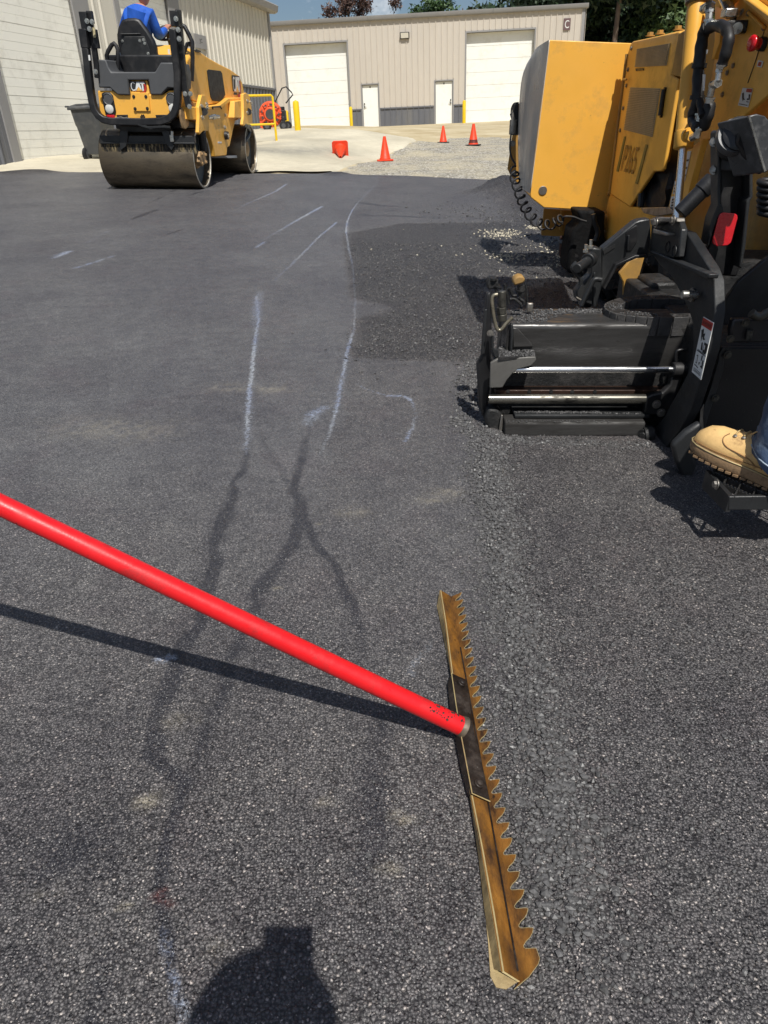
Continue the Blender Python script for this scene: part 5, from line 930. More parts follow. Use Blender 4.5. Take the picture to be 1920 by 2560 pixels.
def pipe(name, m, pl, v, cv, pts, r, par=None, n=12, smooth_path=True):
    P = on(pl, v, pts, cv) if not isinstance(v, (list, tuple)) else [(PY if pl == 'Y' else PX)(*cv(x, y), q) for (x, y), q in zip(pts, v)]
    if smooth_path and len(P) > 2: P = spline(P, 6)
    return obj(MB().tube(P, r, n), name, m, par or pv, smooth=60)
def spline(P, k=6):
    P = [np.array(p, float) for p in P]; Q = [2*P[0]-P[1]]+P+[2*P[-1]-P[-2]]; out = []
    for i in range(1, len(Q)-2):
        for j in range(k):
            t = j/k; a, b, c, d = Q[i-1:i+3]; out.append(.5*((2*b)+(-a+c)*t+(2*a-5*b+4*c-d)*t*t+(-a+3*b-3*c+d)*t**3))
    return out+[P[-1]]
# --- hopper
hop = plate('hopper_wing', m_yel, 'Y', 5.2, a3, [(326,243),(900,266),(900,1300),(292,1267),(212,1205),(208,1175)], .012, .005, lab='sunlit yellow hopper wing plate')
mb = MB(); c = PY(*a3(285, 1162), 5.2); mb.cyl(c-EYv*.006, c, .028, n=24); obj(mb, 'pivot_cap', m_stl, hop, bevel=.002)
sh = [PY(*a3(*q), 5.2) for q in ((326,243),(318,330),(290,560),(255,850),(208,1180))]; fr = [PY(*a3(*q), v) for q, v in (((252,362),5.85),((168,470),6.05),((146,620),6.05),((140,850),6.05),((165,1085),6.0))]
rows = []
for t in np.linspace(0, 1, 9):
    rows.append([a*(1-t)+b*t+EX*(-.05*math.sin(math.pi*t)) for a, b in zip(spline(sh, 4), spline(fr, 4))])
mb = MB(); mb.grid(rows); obj(mb, 'wing_shell', m_sil, hop, solid=.006, smooth=60)
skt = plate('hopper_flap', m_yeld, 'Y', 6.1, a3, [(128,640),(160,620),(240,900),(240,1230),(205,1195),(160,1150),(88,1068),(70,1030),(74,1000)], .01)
plate('latch_plate', m_blk, 'Y', 5.9, a3, [(102,640),(140,620),(135,825),(98,825)], .03, par=skt); mb = MB(); mb.cyl(PY(*a3(106, 730), 5.85), PY(*a3(100, 820), 5.85), .025); mb.cyl(PY(*a3(95, 690), 5.85), PY(*a3(106, 730), 5.85), .014); obj(mb, 'travel_sensor', m_stl, skt)
pipe('sensor_wire', m_rub, 'Y', 5.84, a3, [(92,700),(95,660),(110,632),(132,628),(130,640)], .005, skt); bolts(skt, 'Y', 5.88, a3, [(102,875),(112,1055)], .014)
plate('hinge_hook', m_blk, 'Y', 5.6, a5, [(485,210),(525,235),(515,330),(480,380),(460,365),(490,320),(470,280)], .03)
# coiled cable
mb = MB(); cl = spline([PY(*a3(*q), v) for q, v in (((92,815),5.8),((85,900),5.78),((95,960),5.75),((118,1000),5.72))], 5)
axis = spline([PY(*a5(*q), v) for q, v in (((330,70),5.7),((320,190),5.6),((345,290),5.5),((385,410),5.4),((420,510),5.35),((470,610),5.3),((545,710),5.2),((640,780),5.1),((750,790),5.0),((860,745),4.95),((915,715),4.92))], 30)
T_ = len(axis); coil = []
for i, p in enumerate(axis):
    a = unit(axis[min(i+1, T_-1)]-axis[max(i-1, 0)]); u, w_ = perp(a); ph_ = 2*math.pi*12*i/T_; r_ = .030*min(1, i/14, (T_-1-i)/10+.05); coil.append(p+r_*(u*math.cos(ph_)+w_*math.sin(ph_)))
obj(mb.tube(cl+coil+spline([coil[-1]]+[PY(*a5(*q), 4.9) for q in ((940,690),(1040,695),(1130,730),(1200,750))], 5), .0068, 7), 'coiled_cable', m_rub, pv, smooth=60)
# --- engine side panel and hood
XS = 1.47; ep = plate('engine_panel', m_yel, 'X', XS, a3, [(820,268),(835,252),(1112,192),(1126,200),(1106,300),(1066,455),(1112,482),(1098,560),(1048,860),(1018,1030),(1005,1044),(958,1046),(815,1262),(692,1180),(740,800),(800,335)], .02, .006, lab='yellow engine side panel with two vents')
mb = MB(); A, B, C_, D = PX(*a3(822,262), XS), PX(*a3(1126,192), XS), PX(*a3(1150,180), XS+.1), PX(*a3(845,245), XS+.1)
tpz = max(A[2], B[2]); mb.loft([[np.array([XS+.001, y, tpz-.10]), np.array([XS+.004, y, tpz-.03]), np.array([XS+.03, y, tpz+.005]), np.array([XS+.09, y, tpz+.02]), np.array([2.95, y, tpz+.02]), np.array([2.95, y, tpz-.5]), np.array([XS+.3, y, tpz-.5])] for y in (A[1]-.0, B[1]+.01)]); hd_ = obj(mb, 'hood', m_yel, pv, smooth=50)
plate('panel_end', m_yeld, 'X', XS-.002, a3, [(1113,205),(1150,185),(1158,190),(1126,470),(1075,460),(1070,445)], .05, .004, par=ep)
for q in ((940,222),(1000,210),(1110,185)):
    mb = MB(); mb.bolt(PX(*a3(*q), XS+.03), UP, .018, .02); obj(mb, 'bolt', m_yeld, hd_)
m_vent = mat('vent_mesh', (.55, .43, .26), .6, var=.15, vs=30)
def vent(pts, n):
    P = on('X', XS-.003, pts, a3); mb = MB(); mb.prism(P, EX*.002); v_ = obj(mb, 'vent', m_vent, ep); mb = MB()
    for i in range(n):
        t = (i+.5)/n; a, b = P[0]*(1-t)+P[3]*t, P[1]*(1-t)+P[2]*t; mb.box((a+b)/2-EX*.002, (np.linalg.norm(b-a)*.98, .0042, .006), [unit(b-a), UP, EX])
    s_ = obj(mb, 'vent_slats', mat('vent_slat', (.36, .27, .15), .6), v_); s_['kind'] = 'stuff'
vent([(862,298),(1062,264),(1038,400),(848,410)], 15); vent([(820,533),(1002,540),(952,836),(780,792)], 26)
mb = MB(); P = on('X', XS-.012, [(1023,545),(1012,620),(1000,705)], a3); mb.tube(P, .012, 8); mb.tube([P[0], P[0]+EX*.02], .01); mb.tube([P[2], P[2]+EX*.02], .01); obj(mb, 'door_handle', m_blk, ep)
plate('latch', m_blk, 'X', XS-.006, a3, [(850,418),(895,415),(898,430),(852,434)], .004, .001, par=ep); bolts(ep, 'X', XS-.002, a3, [(825,295),(805,425),(795,522),(775,660),(757,795)], .009)
mb = MB(); mb.tube(on('X', XS-.02, [(775,487),(795,485)], a3), .006, 6); mb.tube(on('X', XS-.006, [(797,330),(690,1180)], a3), .008, 6); obj(mb, 'hinge_rod', m_yeld, ep)
m_ltr = mat('panel_lettering', (.24, .12, .03), .5, var=.05); m_bar = mat('panel_stripe', (.13, .13, .035), .5)
s1 = on('X', XS-.004, [(780,832),(790,832),(745,1047),(733,1045)], a3); s2 = on('X', XS-.004, [(912,880),(924,884),(862,1124),(848,1118)], a3)
for s_ in (s1, s2): mb = MB(); mb.prism(s_, EX*.002); obj(mb, 'stripe', m_bar, ep)
o_ = (PX(*a3(800, 870), XS)+PX(*a3(765, 1040), XS)+PX(*a3(878, 890), XS)+PX(*a3(835, 1085), XS))/4; hh_ = np.linalg.norm(PX(*a3(800,865), XS)-PX(*a3(765,1035), XS)); ww_ = np.linalg.norm(PX(*a3(800,865), XS)-PX(*a3(880,888), XS))
mb = MB(); mb.text('P265', o_-EX*.003, -EYv, unit(PX(*a3(800,865), XS)-PX(*a3(765,1035), XS)), hh_*.95, ww_*1.02, .002); obj(mb, 'lettering', m_ltr, ep)
# --- chassis
plate('chassis_plate', m_yel, 'X', XS+.012, a3, [(692,1176),(815,1258),(885,1268),(1020,1288),(1090,1310),(1060,1420),(1000,1500),(905,1512),(800,1512),(680,1500),(660,1486),(647,1445),(668,1300)], .02, .005)
bolts(pv, 'X', XS+.01, a3, [(690,1182),(668,1300),(652,1440)], .014, m_yeld)
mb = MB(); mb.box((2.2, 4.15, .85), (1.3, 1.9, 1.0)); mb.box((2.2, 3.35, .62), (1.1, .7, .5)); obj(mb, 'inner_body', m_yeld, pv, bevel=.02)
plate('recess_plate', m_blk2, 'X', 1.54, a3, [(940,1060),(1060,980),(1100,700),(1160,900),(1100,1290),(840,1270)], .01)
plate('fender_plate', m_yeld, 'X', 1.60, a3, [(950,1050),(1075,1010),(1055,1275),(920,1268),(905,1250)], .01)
mb = MB(); mb.tube(on('X', 1.49, [(940,1060),(890,1150),(880,1260)], a3), .02, 8); obj(mb, 'return_pipe', m_blk2, pv)
db = plate('diagonal_beam', m_yel, 'X', 1.42, a3, [(1165,915),(1262,845),(1245,900),(1145,1285),(1045,1285),(1085,1120)], .03, .004)
for q in ([(1160,925),(1190,920),(1150,1105),(1138,1110)], [(1090,1105),(1100,1110),(1088,1180),(1078,1185)], [(1068,1200),(1090,1195),(1080,1265),(1058,1268)]):
    l_ = plate('label', m_wht, 'X', 1.417, a3, q, .002, 0, par=db); P = on('X', 1.4155, q, a3); mb = MB()
    for t in (.3, .55, .8): a, b = P[0]*(1-t)+P[3]*t, P[1]*(1-t)+P[2]*t; mb.box((a*.8+b*.2+b)/2*1.0, (np.linalg.norm(b-a)*.5, .008, .001), [unit(b-a), UP, EX])
    obj(mb, 'label_print', m_ink, l_)
plate('dusty_shelf', m_stl, 'X', 1.40, a3, [(880,1268),(1050,1262),(1095,1300),(980,1320),(900,1300)], .05, .003)
m_pit = mat('shaded_tar_black', (.005, .005, .0055), .8, var=.5, vs=20, bump=1, bs=40, spec=.2)  # tar taken darker still, the shadow under the hopper put into its colour
# track and tarry skirts below the hopper
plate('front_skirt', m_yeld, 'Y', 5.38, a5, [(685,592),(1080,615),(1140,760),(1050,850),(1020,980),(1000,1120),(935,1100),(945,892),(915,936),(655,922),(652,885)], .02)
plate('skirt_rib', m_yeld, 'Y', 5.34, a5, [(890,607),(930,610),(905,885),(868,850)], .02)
pipe('tow_hook', mat('rusty_iron', (.10, .05, .035), .7, .3, var=.4, vs=30), 'Y', 5.3, a5, [(880,945),(935,960),(915,1040),(905,1140),(895,1160),(890,1100),(900,1020)], .014)
def lumpy(x0, x1, y0, y1, z0, z1, amp, seed):
    g = np.random.default_rng(seed); mb = MB(); bm = bmesh.new(); bmesh.ops.create_cube(bm, size=1); bmesh.ops.subdivide_edges(bm, edges=bm.edges, cuts=9, use_grid_fill=True)
    for v in bm.verts: v.co = (x0+(v.co.x+.5)*(x1-x0)+g.normal(0, amp), y0+(v.co.y+.5)*(y1-y0)+g.normal(0, amp), z0+(v.co.z+.5)*(z1-z0)+g.normal(0, amp))
    mb.add([v.co[:] for v in bm.verts], [[v.index for v in f.verts] for f in bm.faces]); bm.free(); return mb
obj(lumpy(1.52, 1.95, 4.2, 5.0, .02, .72, .012, 5), 'track', m_tar, pv, smooth=25); plate('caked_skirt', m_pit, 'Y', 5.0, a5, [(1085,612),(1440,625),(1420,900),(1455,1040),(1500,1390),(985,1390),(965,1320),(990,1110),(1015,980),(1040,860),(1110,790),(1135,740)], .25, .02); obj(lumpy(1.30, 1.75, 4.05, 4.9, .02, .22, .02, 6), 'caked_asphalt', m_pit, pv, smooth=25); obj(lumpy(1.25, 3.2, 2.85, 3.4, .02, .50, .012, 7), 'auger_chamber', m_tar, pv, smooth=25)
pipe('hydraulic_hose', m_rub, 'Y', 4.4, a5, [(1285,660),(1300,760),(1340,880),(1310,990)], .014)
# --- rear frame plate with stop button, stickers, plugs
rp_ = plate('rear_frame_plate', m_yel, 'X', 1.45, a7, [(870,-120),(2300,-120),(2300,1100),(1659,1405),(1330,1690),(1000,2010),(690,2090),(640,2090),(720,1700),(860,900)], .02, .004, lab='shaded yellow rear frame plate with red stop button')
plate('frame_gusset', m_yel, 'X', 1.40, a7, [(890,455),(965,455),(940,640),(850,880),(820,880)], .03, .003); plate('frame_lip', m_yel, 'X', 1.41, a7, [(1240,-20),(1360,-20),(1659,200),(1900,380),(1900,480),(1659,350)], .04, .006, par=rp_)
plate('frame_top', m_yel, 'X', 1.38, a7, [(800,-60),(1080,-60),(960,60),(935,125),(800,60)], .06, .004)
mb = MB(); P = PX(*a7(1610, 655), 1.45); ax_ = unit(np.array([-1, -.18, .05])); mb.lathe(P, ax_, [(.024, .020), (.040, .022), (.043, .0265), (.056, .028), (.062, .023), (.063, .01)], 26); st_ = obj(mb, 'stop_button', m_red, pv, smooth=50); mb = MB(); mb.lathe(P, ax_, [(0, .024), (.02, .024), (.026, .019)], 22); obj(mb, 'button_collar', m_rub, st_)
mb = MB(); P = PX(*a7(1290, 405), 1.45); mb.box(P-EX*.03, (.09, .06, .045), [unit(np.array([-.9, .3, 0])), unit(np.array([.3, .9, 0])), UP]); pg = obj(mb, 'connector_plug', m_blk, pv, bevel=.008); mb = MB(); mb.cyl(PX(*a7(1205, 420), 1.40), PX(*a7(1225, 415), 1.42), .02); obj(mb, 'cap', m_zin, pg)
mb = MB(); P = PX(*a7(1165, 240), 1.44); mb.lathe(P, -EX, [(0, .026), (.01, .024), (.012, .01)], 18); obj(mb, 'grommet', m_rub, rp_); pipe('safety_chain', m_stl, 'X', 1.43, a7, [(1130,230),(1200,240),(1260,215),(1290,150),(1270,150),(1250,210)], .003, rp_)
pipe('lynch_pin', m_zin, 'X', 1.40, a7, [(1000,-40),(1060,90),(1100,200)], .022, rp_, smooth_path=False); mb = MB(); mb.box(PX(*a7(1085, 195), 1.39), (.05, .05, .03)); obj(mb, 'pin_block', m_zin, rp_, bevel=.004)
pipe('fuel_line', m_yel, 'X', 1.44, a7, [(1370,185),(1480,290),(1600,410)], .006, rp_); bolts(rp_, 'X', 1.448, a7, [(1365,195),(1600,410),(1145,970),(1055,1075),(985,1400)], .008, m_stl)
pipe('seam', m_ink, 'X', 1.449, a7, [(1600,470),(1490,860),(1360,1230)], .002, rp_, smooth_path=False)
stk = plate('warning_sticker', m_wht, 'X', 1.446, a7, [(1283,1300),(1430,1312),(1360,1590),(1213,1560)], .002, 0, par=rp_); mb = MB()
mb.prism(on('X', 1.4445, [(1278,1380),(1300,1370),(1300,1450),(1320,1480),(1295,1475),(1285,1500),(1275,1450)], a7), -EX*.0005); mb.prism(on('X', 1.4445, [(1375,1395),(1398,1400),(1385,1480),(1345,1485),(1350,1455),(1370,1460)], a7), -EX*.0005); mb.prism(on('X', 1.4445, [(1340,1500),(1372,1505),(1370,1518),(1336,1512)], a7), -EX*.0005)
mb.prism(on('X', 1.4445, [(1235,1532),(1355,1555),(1352,1566),(1232,1543)], a7), -EX*.0005); obj(mb, 'label_print', m_ink, stk); mb = MB(); mb.prism(on('X', 1.4445, [(1345,1312),(1424,1318),(1412,1370),(1332,1362)], a7), -EX*.0005); obj(mb, 'label_header', m_lred, stk)
sm = plate('small_sticker', m_wht, 'X', 1.446, a7, [(1510,890),(1585,905),(1560,1000),(1490,985)], .002, 0, par=rp_); mb = MB(); mb.prism(on('X', 1.4445, [(1525,915),(1565,922),(1545,980),(1505,972)], a7), -EX*.0005); obj(mb, 'label_header', m_lred, sm)
# --- lift cylinder with hoses
top, bot = PX(*a7(610, 20), 1.36), PX(*a3(1142, 905), 1.36); axc = unit(top-bot); mb = MB(); mb.lathe(bot, axc, [(0, .041), (.002, .043), (.07, .043), (.072, .040), (np.linalg.norm(top-bot)-.12, .040), (np.linalg.norm(top-bot)-.04, .040), (np.linalg.norm(top-bot), .036)], 36); cy = obj(mb, 'lift_cylinder', m_yel, pv, smooth=50)
mb = MB(); mb.cyl(bot-axc*.38, bot+axc*.01, .0185, n=28); obj(mb, 'piston_rod', m_chr, cy, smooth=50); mb = MB(); mb.cyl(bot-axc*.38-EX*.03, bot-axc*.38+EX*.03, .03, n=22); obj(mb, 'rod_eye', m_yel, cy, bevel=.003)
mb = MB(); mb.lathe(top-axc*.01, axc, [(0, .038), (.005, .05), (.05, .052), (.09, .05)], 24); obj(mb, 'cylinder_cap', m_stl, cy); mb = MB(); P = PX(*a8(470, 520), 1.34); mb.cyl(P, P+EX*.0-EYv*.05, .022); mb.cyl(P-EYv*.02, P, .03); obj(mb, 'port_boss', m_yel, cy)
for nm, pts, r in (('elbow_fitting', [(790,60),(790,160)], .019), ('elbow_fitting', [(795,150),(780,300)], .015), ('elbow_fitting', [(785,290),(770,385)], .018), ('hose_end', [(968,950),(950,1010)], .017), ('hose_end', [(940,1020),(915,1200)], .012), ('hose_end', [(920,1225),(830,1260)], .015), ('hose_end', [(845,1230),(800,1430)], .013), ('hose_end', [(810,1440),(790,1530)], .017), ('hose_end', [(655,1680),(640,1770)], .018), ('hose_end', [(645,1760),(625,1930)], .012), ('elbow_fitting', [(630,1900),(610,2000),(540,2040)], .016), ('elbow_fitting', [(700,130),(790,100)], .016)):
    P = on('X', 1.31, pts, a7); mb = MB(); mb.tube(P, r, 10); mb.tube([P[0], P[0]*.7+P[1]*.3], r*1.18, 6); obj(mb, nm, m_zin, cy, smooth=30)
def hose(pts, x, r): 
    P = spline(on('X', x, pts, a7), 7); rr = [r*(1.06+.05*math.sin(i*.8+x*9)+.04*math.sin(i*.37)) for i in range(len(P))]; return obj(MB().tube(P, rr, 14), 'hose_sleeve', m_rub, cy, smooth=70)
h1 = hose([(775,385),(720,450),(690,560),(660,760),(640,950),(625,1180),(620,1400),(615,1500),(570,1640),(545,1760),(590,1840),(640,1900)], 1.31, .0225); hose([(690,560),(740,450),(880,380),(990,400),(1065,480),(1075,600),(1030,800),(975,960)], 1.315, .020); hose([(790,1540),(785,1650),(750,1780),(700,1880)], 1.33, .022); hose([(650,1480),(665,1600),(690,1720)], 1.305, .014)
for q in ((640,975),(610,1445)):
    P = PX(*a7(*q), 1.31); mb = MB(); mb.lathe(P, unit(np.array([0, .05, 1])), [(-.008, .030), (.008, .030)], 14); obj(mb, 'cable_tie', m_rub, cy)
plate('hose_tag', m_wht, 'X', 1.285, a7, [(690,1100),(732,1102),(715,1345),(690,1340)], .001, 0, par=cy); plate('hose_tag', m_wht, 'X', 1.285, a7, [(745,735),(768,735),(755,800),(742,800)], .001, 0, par=cy)
# --- screed extension (rear face towards the camera)
m_stl3 = mat('lit_grey_steel', (.13, .125, .115), .45, .2, var=.25, vs=9, dirt=(.05, .046, .042), ds=9, dt=(.5, .75), bump=.1)
zt = PY(1450, 809, 2.48)[2]; far_y = G(1400, 771, zt)[1]; XL, XR = PY(1262, 900, 2.48)[0], PY(1745, 900, 2.48)[0]; zb = PY(1450, 974, 2.50)[2]
mb = MB(); mb.prism([np.array([XL, 2.50, zb]), np.array([XL, 2.485, zb+(zt-zb)*.45]), np.array([XL, 2.475, zt-.012]), np.array([XL, 2.485, zt]), np.array([XL, far_y, zt]), np.array([XL, far_y, zb])], EX*(XR-XL)); ext = obj(mb, 'screed_extension', m_scr, pv, bevel=.006, smooth=35)
zz = lambda py, Y, px=1450: PY(px, py, Y)[2]; xx = lambda px, py, Y: PY(px, py, Y)[0]
mb = MB(); mb.box(((XL+XR)/2-.03, 2.47, (zz(974,2.45)+zz(985,2.45))/2), (XR-XL-.0, .05, zz(974,2.45)-zz(985,2.45))); lb = obj(mb, 'lower_beam', mat('rusty_dark_beam', (.035, .017, .011), .5, .4, var=.4, vs=20), pv, bevel=.003); bolts(lb, 'Y', 2.444, a6, [(540,1405),(760,1405),(985,1405),(1205,1408),(1440,1408)], .005, m_tar)
mb = MB(); x0, x1 = xx(1221, 997, 2.42), xx(1612, 997, 2.42); mb.cyl((x0, 2.42, zz(997,2.42)), (x1, 2.42, zz(997,2.42)), .0172, n=28); obj(mb, 'guide_tube', mat('oiled_tube', (.22, .21, .18), .26, .85, var=.3, vs=8, dirt=(.03, .028, .025), ds=12, dt=(.52, .66), stretch=(.4, 2, 2)), pv, smooth=50)
mb = MB(); x0, x1 = xx(1262, 924, 2.415), xx(1690, 924, 2.415); mb.cyl((x0, 2.415, zz(924,2.415)), (x1, 2.415, zz(924,2.415)), .0122, n=28); obj(mb, 'piston_rod', m_chr, pv, smooth=50)
mb = MB(); x0 = xx(1680, 924, 2.415); mb.cyl((x0, 2.415, zz(924,2.415)), (x0+.3, 2.415, zz(924,2.415)), .026, n=24); obj(mb, 'cylinder_barrel', m_blk, pv, bevel=.004)
mb = MB(); x0, x1 = xx(1225, 1040, 2.47), xx(1700, 1040, 2.47); mb.box(((x0+x1)/2, 2.62, .105), (x1-x0, .26, .2)); obj(mb, 'screed_body', m_tar, pv)
mb = MB(); x0, x1 = xx(1285, 1030, 2.42), xx(1620, 1030, 2.42); zl_ = zz(1036, 2.40); mb.box(((x0+x1)/2, 2.44, zl_-.006), (x1-x0, .09, .012)); obj(mb, 'ledge', m_blk2, pv, bevel=.002)
x0, x1 = xx(1262, 1070, 2.37), xx(1612, 1070, 2.37); zlo, zhi = max(.004, zz(1093, 2.365)), zz(1053, 2.375); mb = MB(); mb.prism([np.array([x0, 2.365, zlo]), np.array([x0, 2.367, zhi-.008]), np.array([x0, 2.375, zhi]), np.array([x0, 2.45, zhi]), np.array([x0, 2.45, zlo])], EX*(x1-x0)); obj(mb, 'strike_off_plate', m_scr, pv, bevel=.004, smooth=35)
bk = plate('end_bracket', m_stl3, 'Y', 2.398, a6, [(348,1370),(358,1110),(440,1062),(828,1046),(834,1078),(782,1138),(700,1160),(645,1172),(590,1215),(530,1285),(484,1366)], .014, .003, lab='sunlit grey steel bracket with scooped lower edge')
zs = PY(*a6(630, 1050), 2.398)[2]; P = [G(*a6(*q), zs) for q in ((440,1056),(826,1044),(800,930),(590,942),(430,950))]; mb = MB(); mb.prism(P, -UP*.008); obj(mb, 'shelf', m_tar, bk)
plate('gusset', m_scr, 'Y', 2.47, a6, [(590,745),(640,752),(782,905),(800,940),(595,945)], .01, .002); plate('gusset', m_blk2, 'Y', 2.46, a6, [(566,700),(590,712),(602,770),(585,1005),(556,1012),(568,820)], .02, .003)
plate('locking_lever', m_blk2, 'Y', 2.42, a6, [(360,770),(378,750),(388,775),(395,960),(438,975),(440,1035),(430,1060),(402,1055),(366,960)], .012, .003); bolts(pv, 'Y', 2.415, a6, [(355,800)], .008)
plate('end_plate', m_blk, 'Y', 2.46, a6, [(318,390),(362,372),(372,760),(352,1375),(330,1500),(330,1640),(290,1700),(240,1560),(215,1130),(262,1040),(282,760)], .03, .006, lab='black end plate of the screed extension'); plate('end_plate_rail', m_blk2, 'Y', 2.44, a6, [(296,560),(322,552),(300,1010),(262,1030)], .01, .002)
plate('end_shoe', m_tar, 'Y', 2.42, a6, [(330,1580),(430,1590),(480,1640),(490,1830),(440,1850),(350,1845),(300,1720)], .10, .01); plate('shoe_post', m_stl, 'Y', 2.40, a6, [(470,1650),(486,1650),(484,1800),(452,1850),(440,1840)], .012, .002)
# depth crank
cr = lambda y0, y1, r, nm='crank_screw', x=478, n=24: obj(MB().cyl(PY(*a6(x, y1), 2.5), PY(*a6(x, y0), 2.5), r, n=n), nm, m_stl2, pv, bevel=.002)
m_stl2 = mat('greasy_steel', (.10, .095, .08), .42, .6, var=.3, vs=20, dirt=(.025, .023, .02), ds=16, dt=(.5, .66)); cr(362, 525, .0138); cr(528, 600, .0172, 'crank_nut', 472, 6); cr(602, 672, .0165, 'crank_base', 478)
pipe('crank_handle', mat('polished_handle', (.30, .27, .20), .35, .7, var=.3, vs=25, dirt=(.1, .09, .07), ds=18), 'Y', 2.46, a6, [(432,398),(392,408),(374,445),(378,520),(392,620),(410,710),(436,765),(475,758),(520,700),(588,636)], .0062)
plate('sensor_mount', m_tar, 'Y', 2.56, a6, [(325,290),(350,235),(435,238),(445,300),(480,330),(470,352),(400,330),(380,350),(330,345)], .05, .008); mb = MB(); mb.cyl(PY(*a6(390, 250), 2.56), PY(*a6(390, 228), 2.56), .011); obj(mb, 'knob', m_tar, pv)
sn = plate('grade_sensor', m_yeld, 'Y', 2.6, a6, [(592,262),(618,222),(660,206),(705,212),(720,250),(700,285),(604,312)], .05, .006, lab='dusty tan grade sensor cap'); mb = MB(); mb.cyl(PY(*a6(672, 305), 2.62), PY(*a6(680, 420), 2.62), .013); mb.cyl(PY(*a6(670, 345), 2.62), PY(*a6(672, 365), 2.62), .0165); obj(mb, 'stem', m_tar, sn)
plate('sensor_arm', m_tar, 'Y', 2.64, a6, [(715,270),(745,330),(755,520),(730,530),(728,400)], .02, .003)
for pts in ([(560,450),(600,445),(640,470),(670,500),(680,520)], [(555,330),(575,380),(590,410),(625,412)], [(505,290),(515,350),(535,420),(545,500)], [(385,310),(410,340),(425,380)], [(650,430),(670,450),(700,470),(705,500)]): pipe('hydraulic_line', m_tar, 'Y', 2.57, a6, pts, .0055)
mb = MB(); mb.box(PY(*a6(765, 530), 2.6), (.02, .02, .03)); obj(mb, 'clamp', m_stl, pv, bevel=.002)
# drag chain lying in a loop on top of the extension
zc = PY(*a4(700, 985), 2.50)[2]; of = spline([G(*a4(*q), zc) for q in ((1250,835),(1050,828),(850,824),(620,826),(470,848),(380,880),(358,905),(372,935),(450,968),(560,985),(700,996),(860,1000),(1060,996),(1250,990))], 8)
inn = spline([G(*a4(*q), zc) for q in ((1250,862),(1050,856),(850,852),(640,855),(545,872),(500,890),(488,905),(500,925),(555,945),(640,957),(740,966),(880,970),(1060,966),(1250,962))], 8)
dc = bpy.data.objects; first = None; hgt = .066; n_ = len(of); mb = MB(); kk = 0
m_chn = mat('chain_plastic', (.042, .041, .041), .5, var=.3, vs=18, dirt=(.07, .065, .06), ds=16, dt=(.5, .7), bump=.4, bs=120)
chain = obj(MB().loft([[a*.94+b*.06, b*.94+a*.06, b*.94+a*.06-UP*hgt*.97, a*.94+b*.06-UP*hgt*.97] for a, b in zip(of, inn)]), 'drag_chain', m_chn, pv, smooth=30, label='tar covered plastic cable chain looped on the screed')
for i in range(0, n_-5, 5):
    mb = MB(); secs = []
    for t in (i+.25, i+2.5, i+4.75):
        j = int(t); f = t-j; a = of[j]*(1-f)+of[j+1]*f; b = inn[j]*(1-f)+inn[j+1]*f; o = unit(a-b); secs.append([a+o*.003, b-o*.001, b-o*.001-UP*hgt, a+o*.003-UP*hgt])
    mb.loft(secs); lk = obj(mb, 'chain_link', m_chn, chain, bevel=.0015, smooth=30)
plate('feed_motor', m_tar, 'Y', 3.0, a4, [(730,745),(760,728),(935,722),(945,840),(740,850)], .2, .012); plate('inner_fender', m_yeld, 'Y', 3.2, a4, [(470,650),(560,545),(640,515),(675,520),(625,700),(590,835),(505,835),(505,720)], .02)
# --- tow arm, mount block and gooseneck
arm = plate('tow_arm', m_blk2, 'Y', 2.80, a4, [(335,455),(600,238),(642,222),(720,212),(730,420),(700,520),(600,508),(445,580),(345,765),(240,930),(160,912),(330,690)], .05, .006, lab='black diagonal screed arm')
plate('arm_recess', m_ink, 'Y', 2.797, a4, [(345,468),(438,418),(440,442),(352,500)], .004, 0, par=arm); plate('arm_recess', m_blk, 'Y', 2.795, a4, [(528,318),(605,265),(618,270),(614,400),(570,468),(530,472)], .006, .002, par=arm); plate('arm_rib', m_blk2, 'Y', 2.78, a4, [(545,350),(556,345),(552,460),(535,468)], .02, .002, par=arm); plate('arm_lip', m_blk, 'Y', 2.77, a4, [(700,505),(720,520),(610,530),(460,595),(360,780),(345,765),(445,578),(600,506)], .03, .002, par=arm)
mt_ = plate('depth_mount', m_blk2, 'Y', 2.76, a4, [(250,455),(275,440),(332,455),(335,748),(294,922),(135,865),(128,800),(180,725),(250,655)], .06, .008); plate('mount_pocket', m_ink, 'Y', 2.757, a4, [(140,830),(140,780),(180,735),(195,790),(170,860)], .004, .001, par=mt_); plate('mount_edge', m_stl, 'Y', 2.75, a4, [(132,835),(182,862),(180,880),(130,850)], .01, .002, par=mt_); plate('mount_web', m_blk2, 'Y', 2.75, a4, [(268,650),(282,640),(292,915),(265,915)], .02, .002, par=mt_)
mb = MB(); p0, p1 = PY(*a4(238, 538), 2.74), PY(*a4(135, 612), 2.66); mb.cyl(p0, p1, .017, n=22); mb.cyl(p0+(p0-p1)*.1, p0+(p1-p0)*.18, .027, n=26); obj(mb, 'depth_motor', m_blk2, mt_, bevel=.003)
for q0, q1 in (((205,480),(208,418)), ((243,450),(248,380))):
    mb = MB(); mb.tube(on('Y', 2.74, [q0, q1], a4), .006, 10); mb.tube(on('Y', 2.74, [q0, (q0[0]+1, q0[1]-22)], a4), .010, 6); obj(mb, 'grease_fitting', m_zin, mt_)
pipe('hydraulic_line', m_blk2, 'Y', 2.7, a4, [(135,560),(100,600),(110,630),(140,665),(165,700),(165,740)], .008); pipe('lock_handle', m_blk2, 'Y', 2.72, a4, [(330,700),(285,695),(262,715),(215,810),(170,905)], .009)
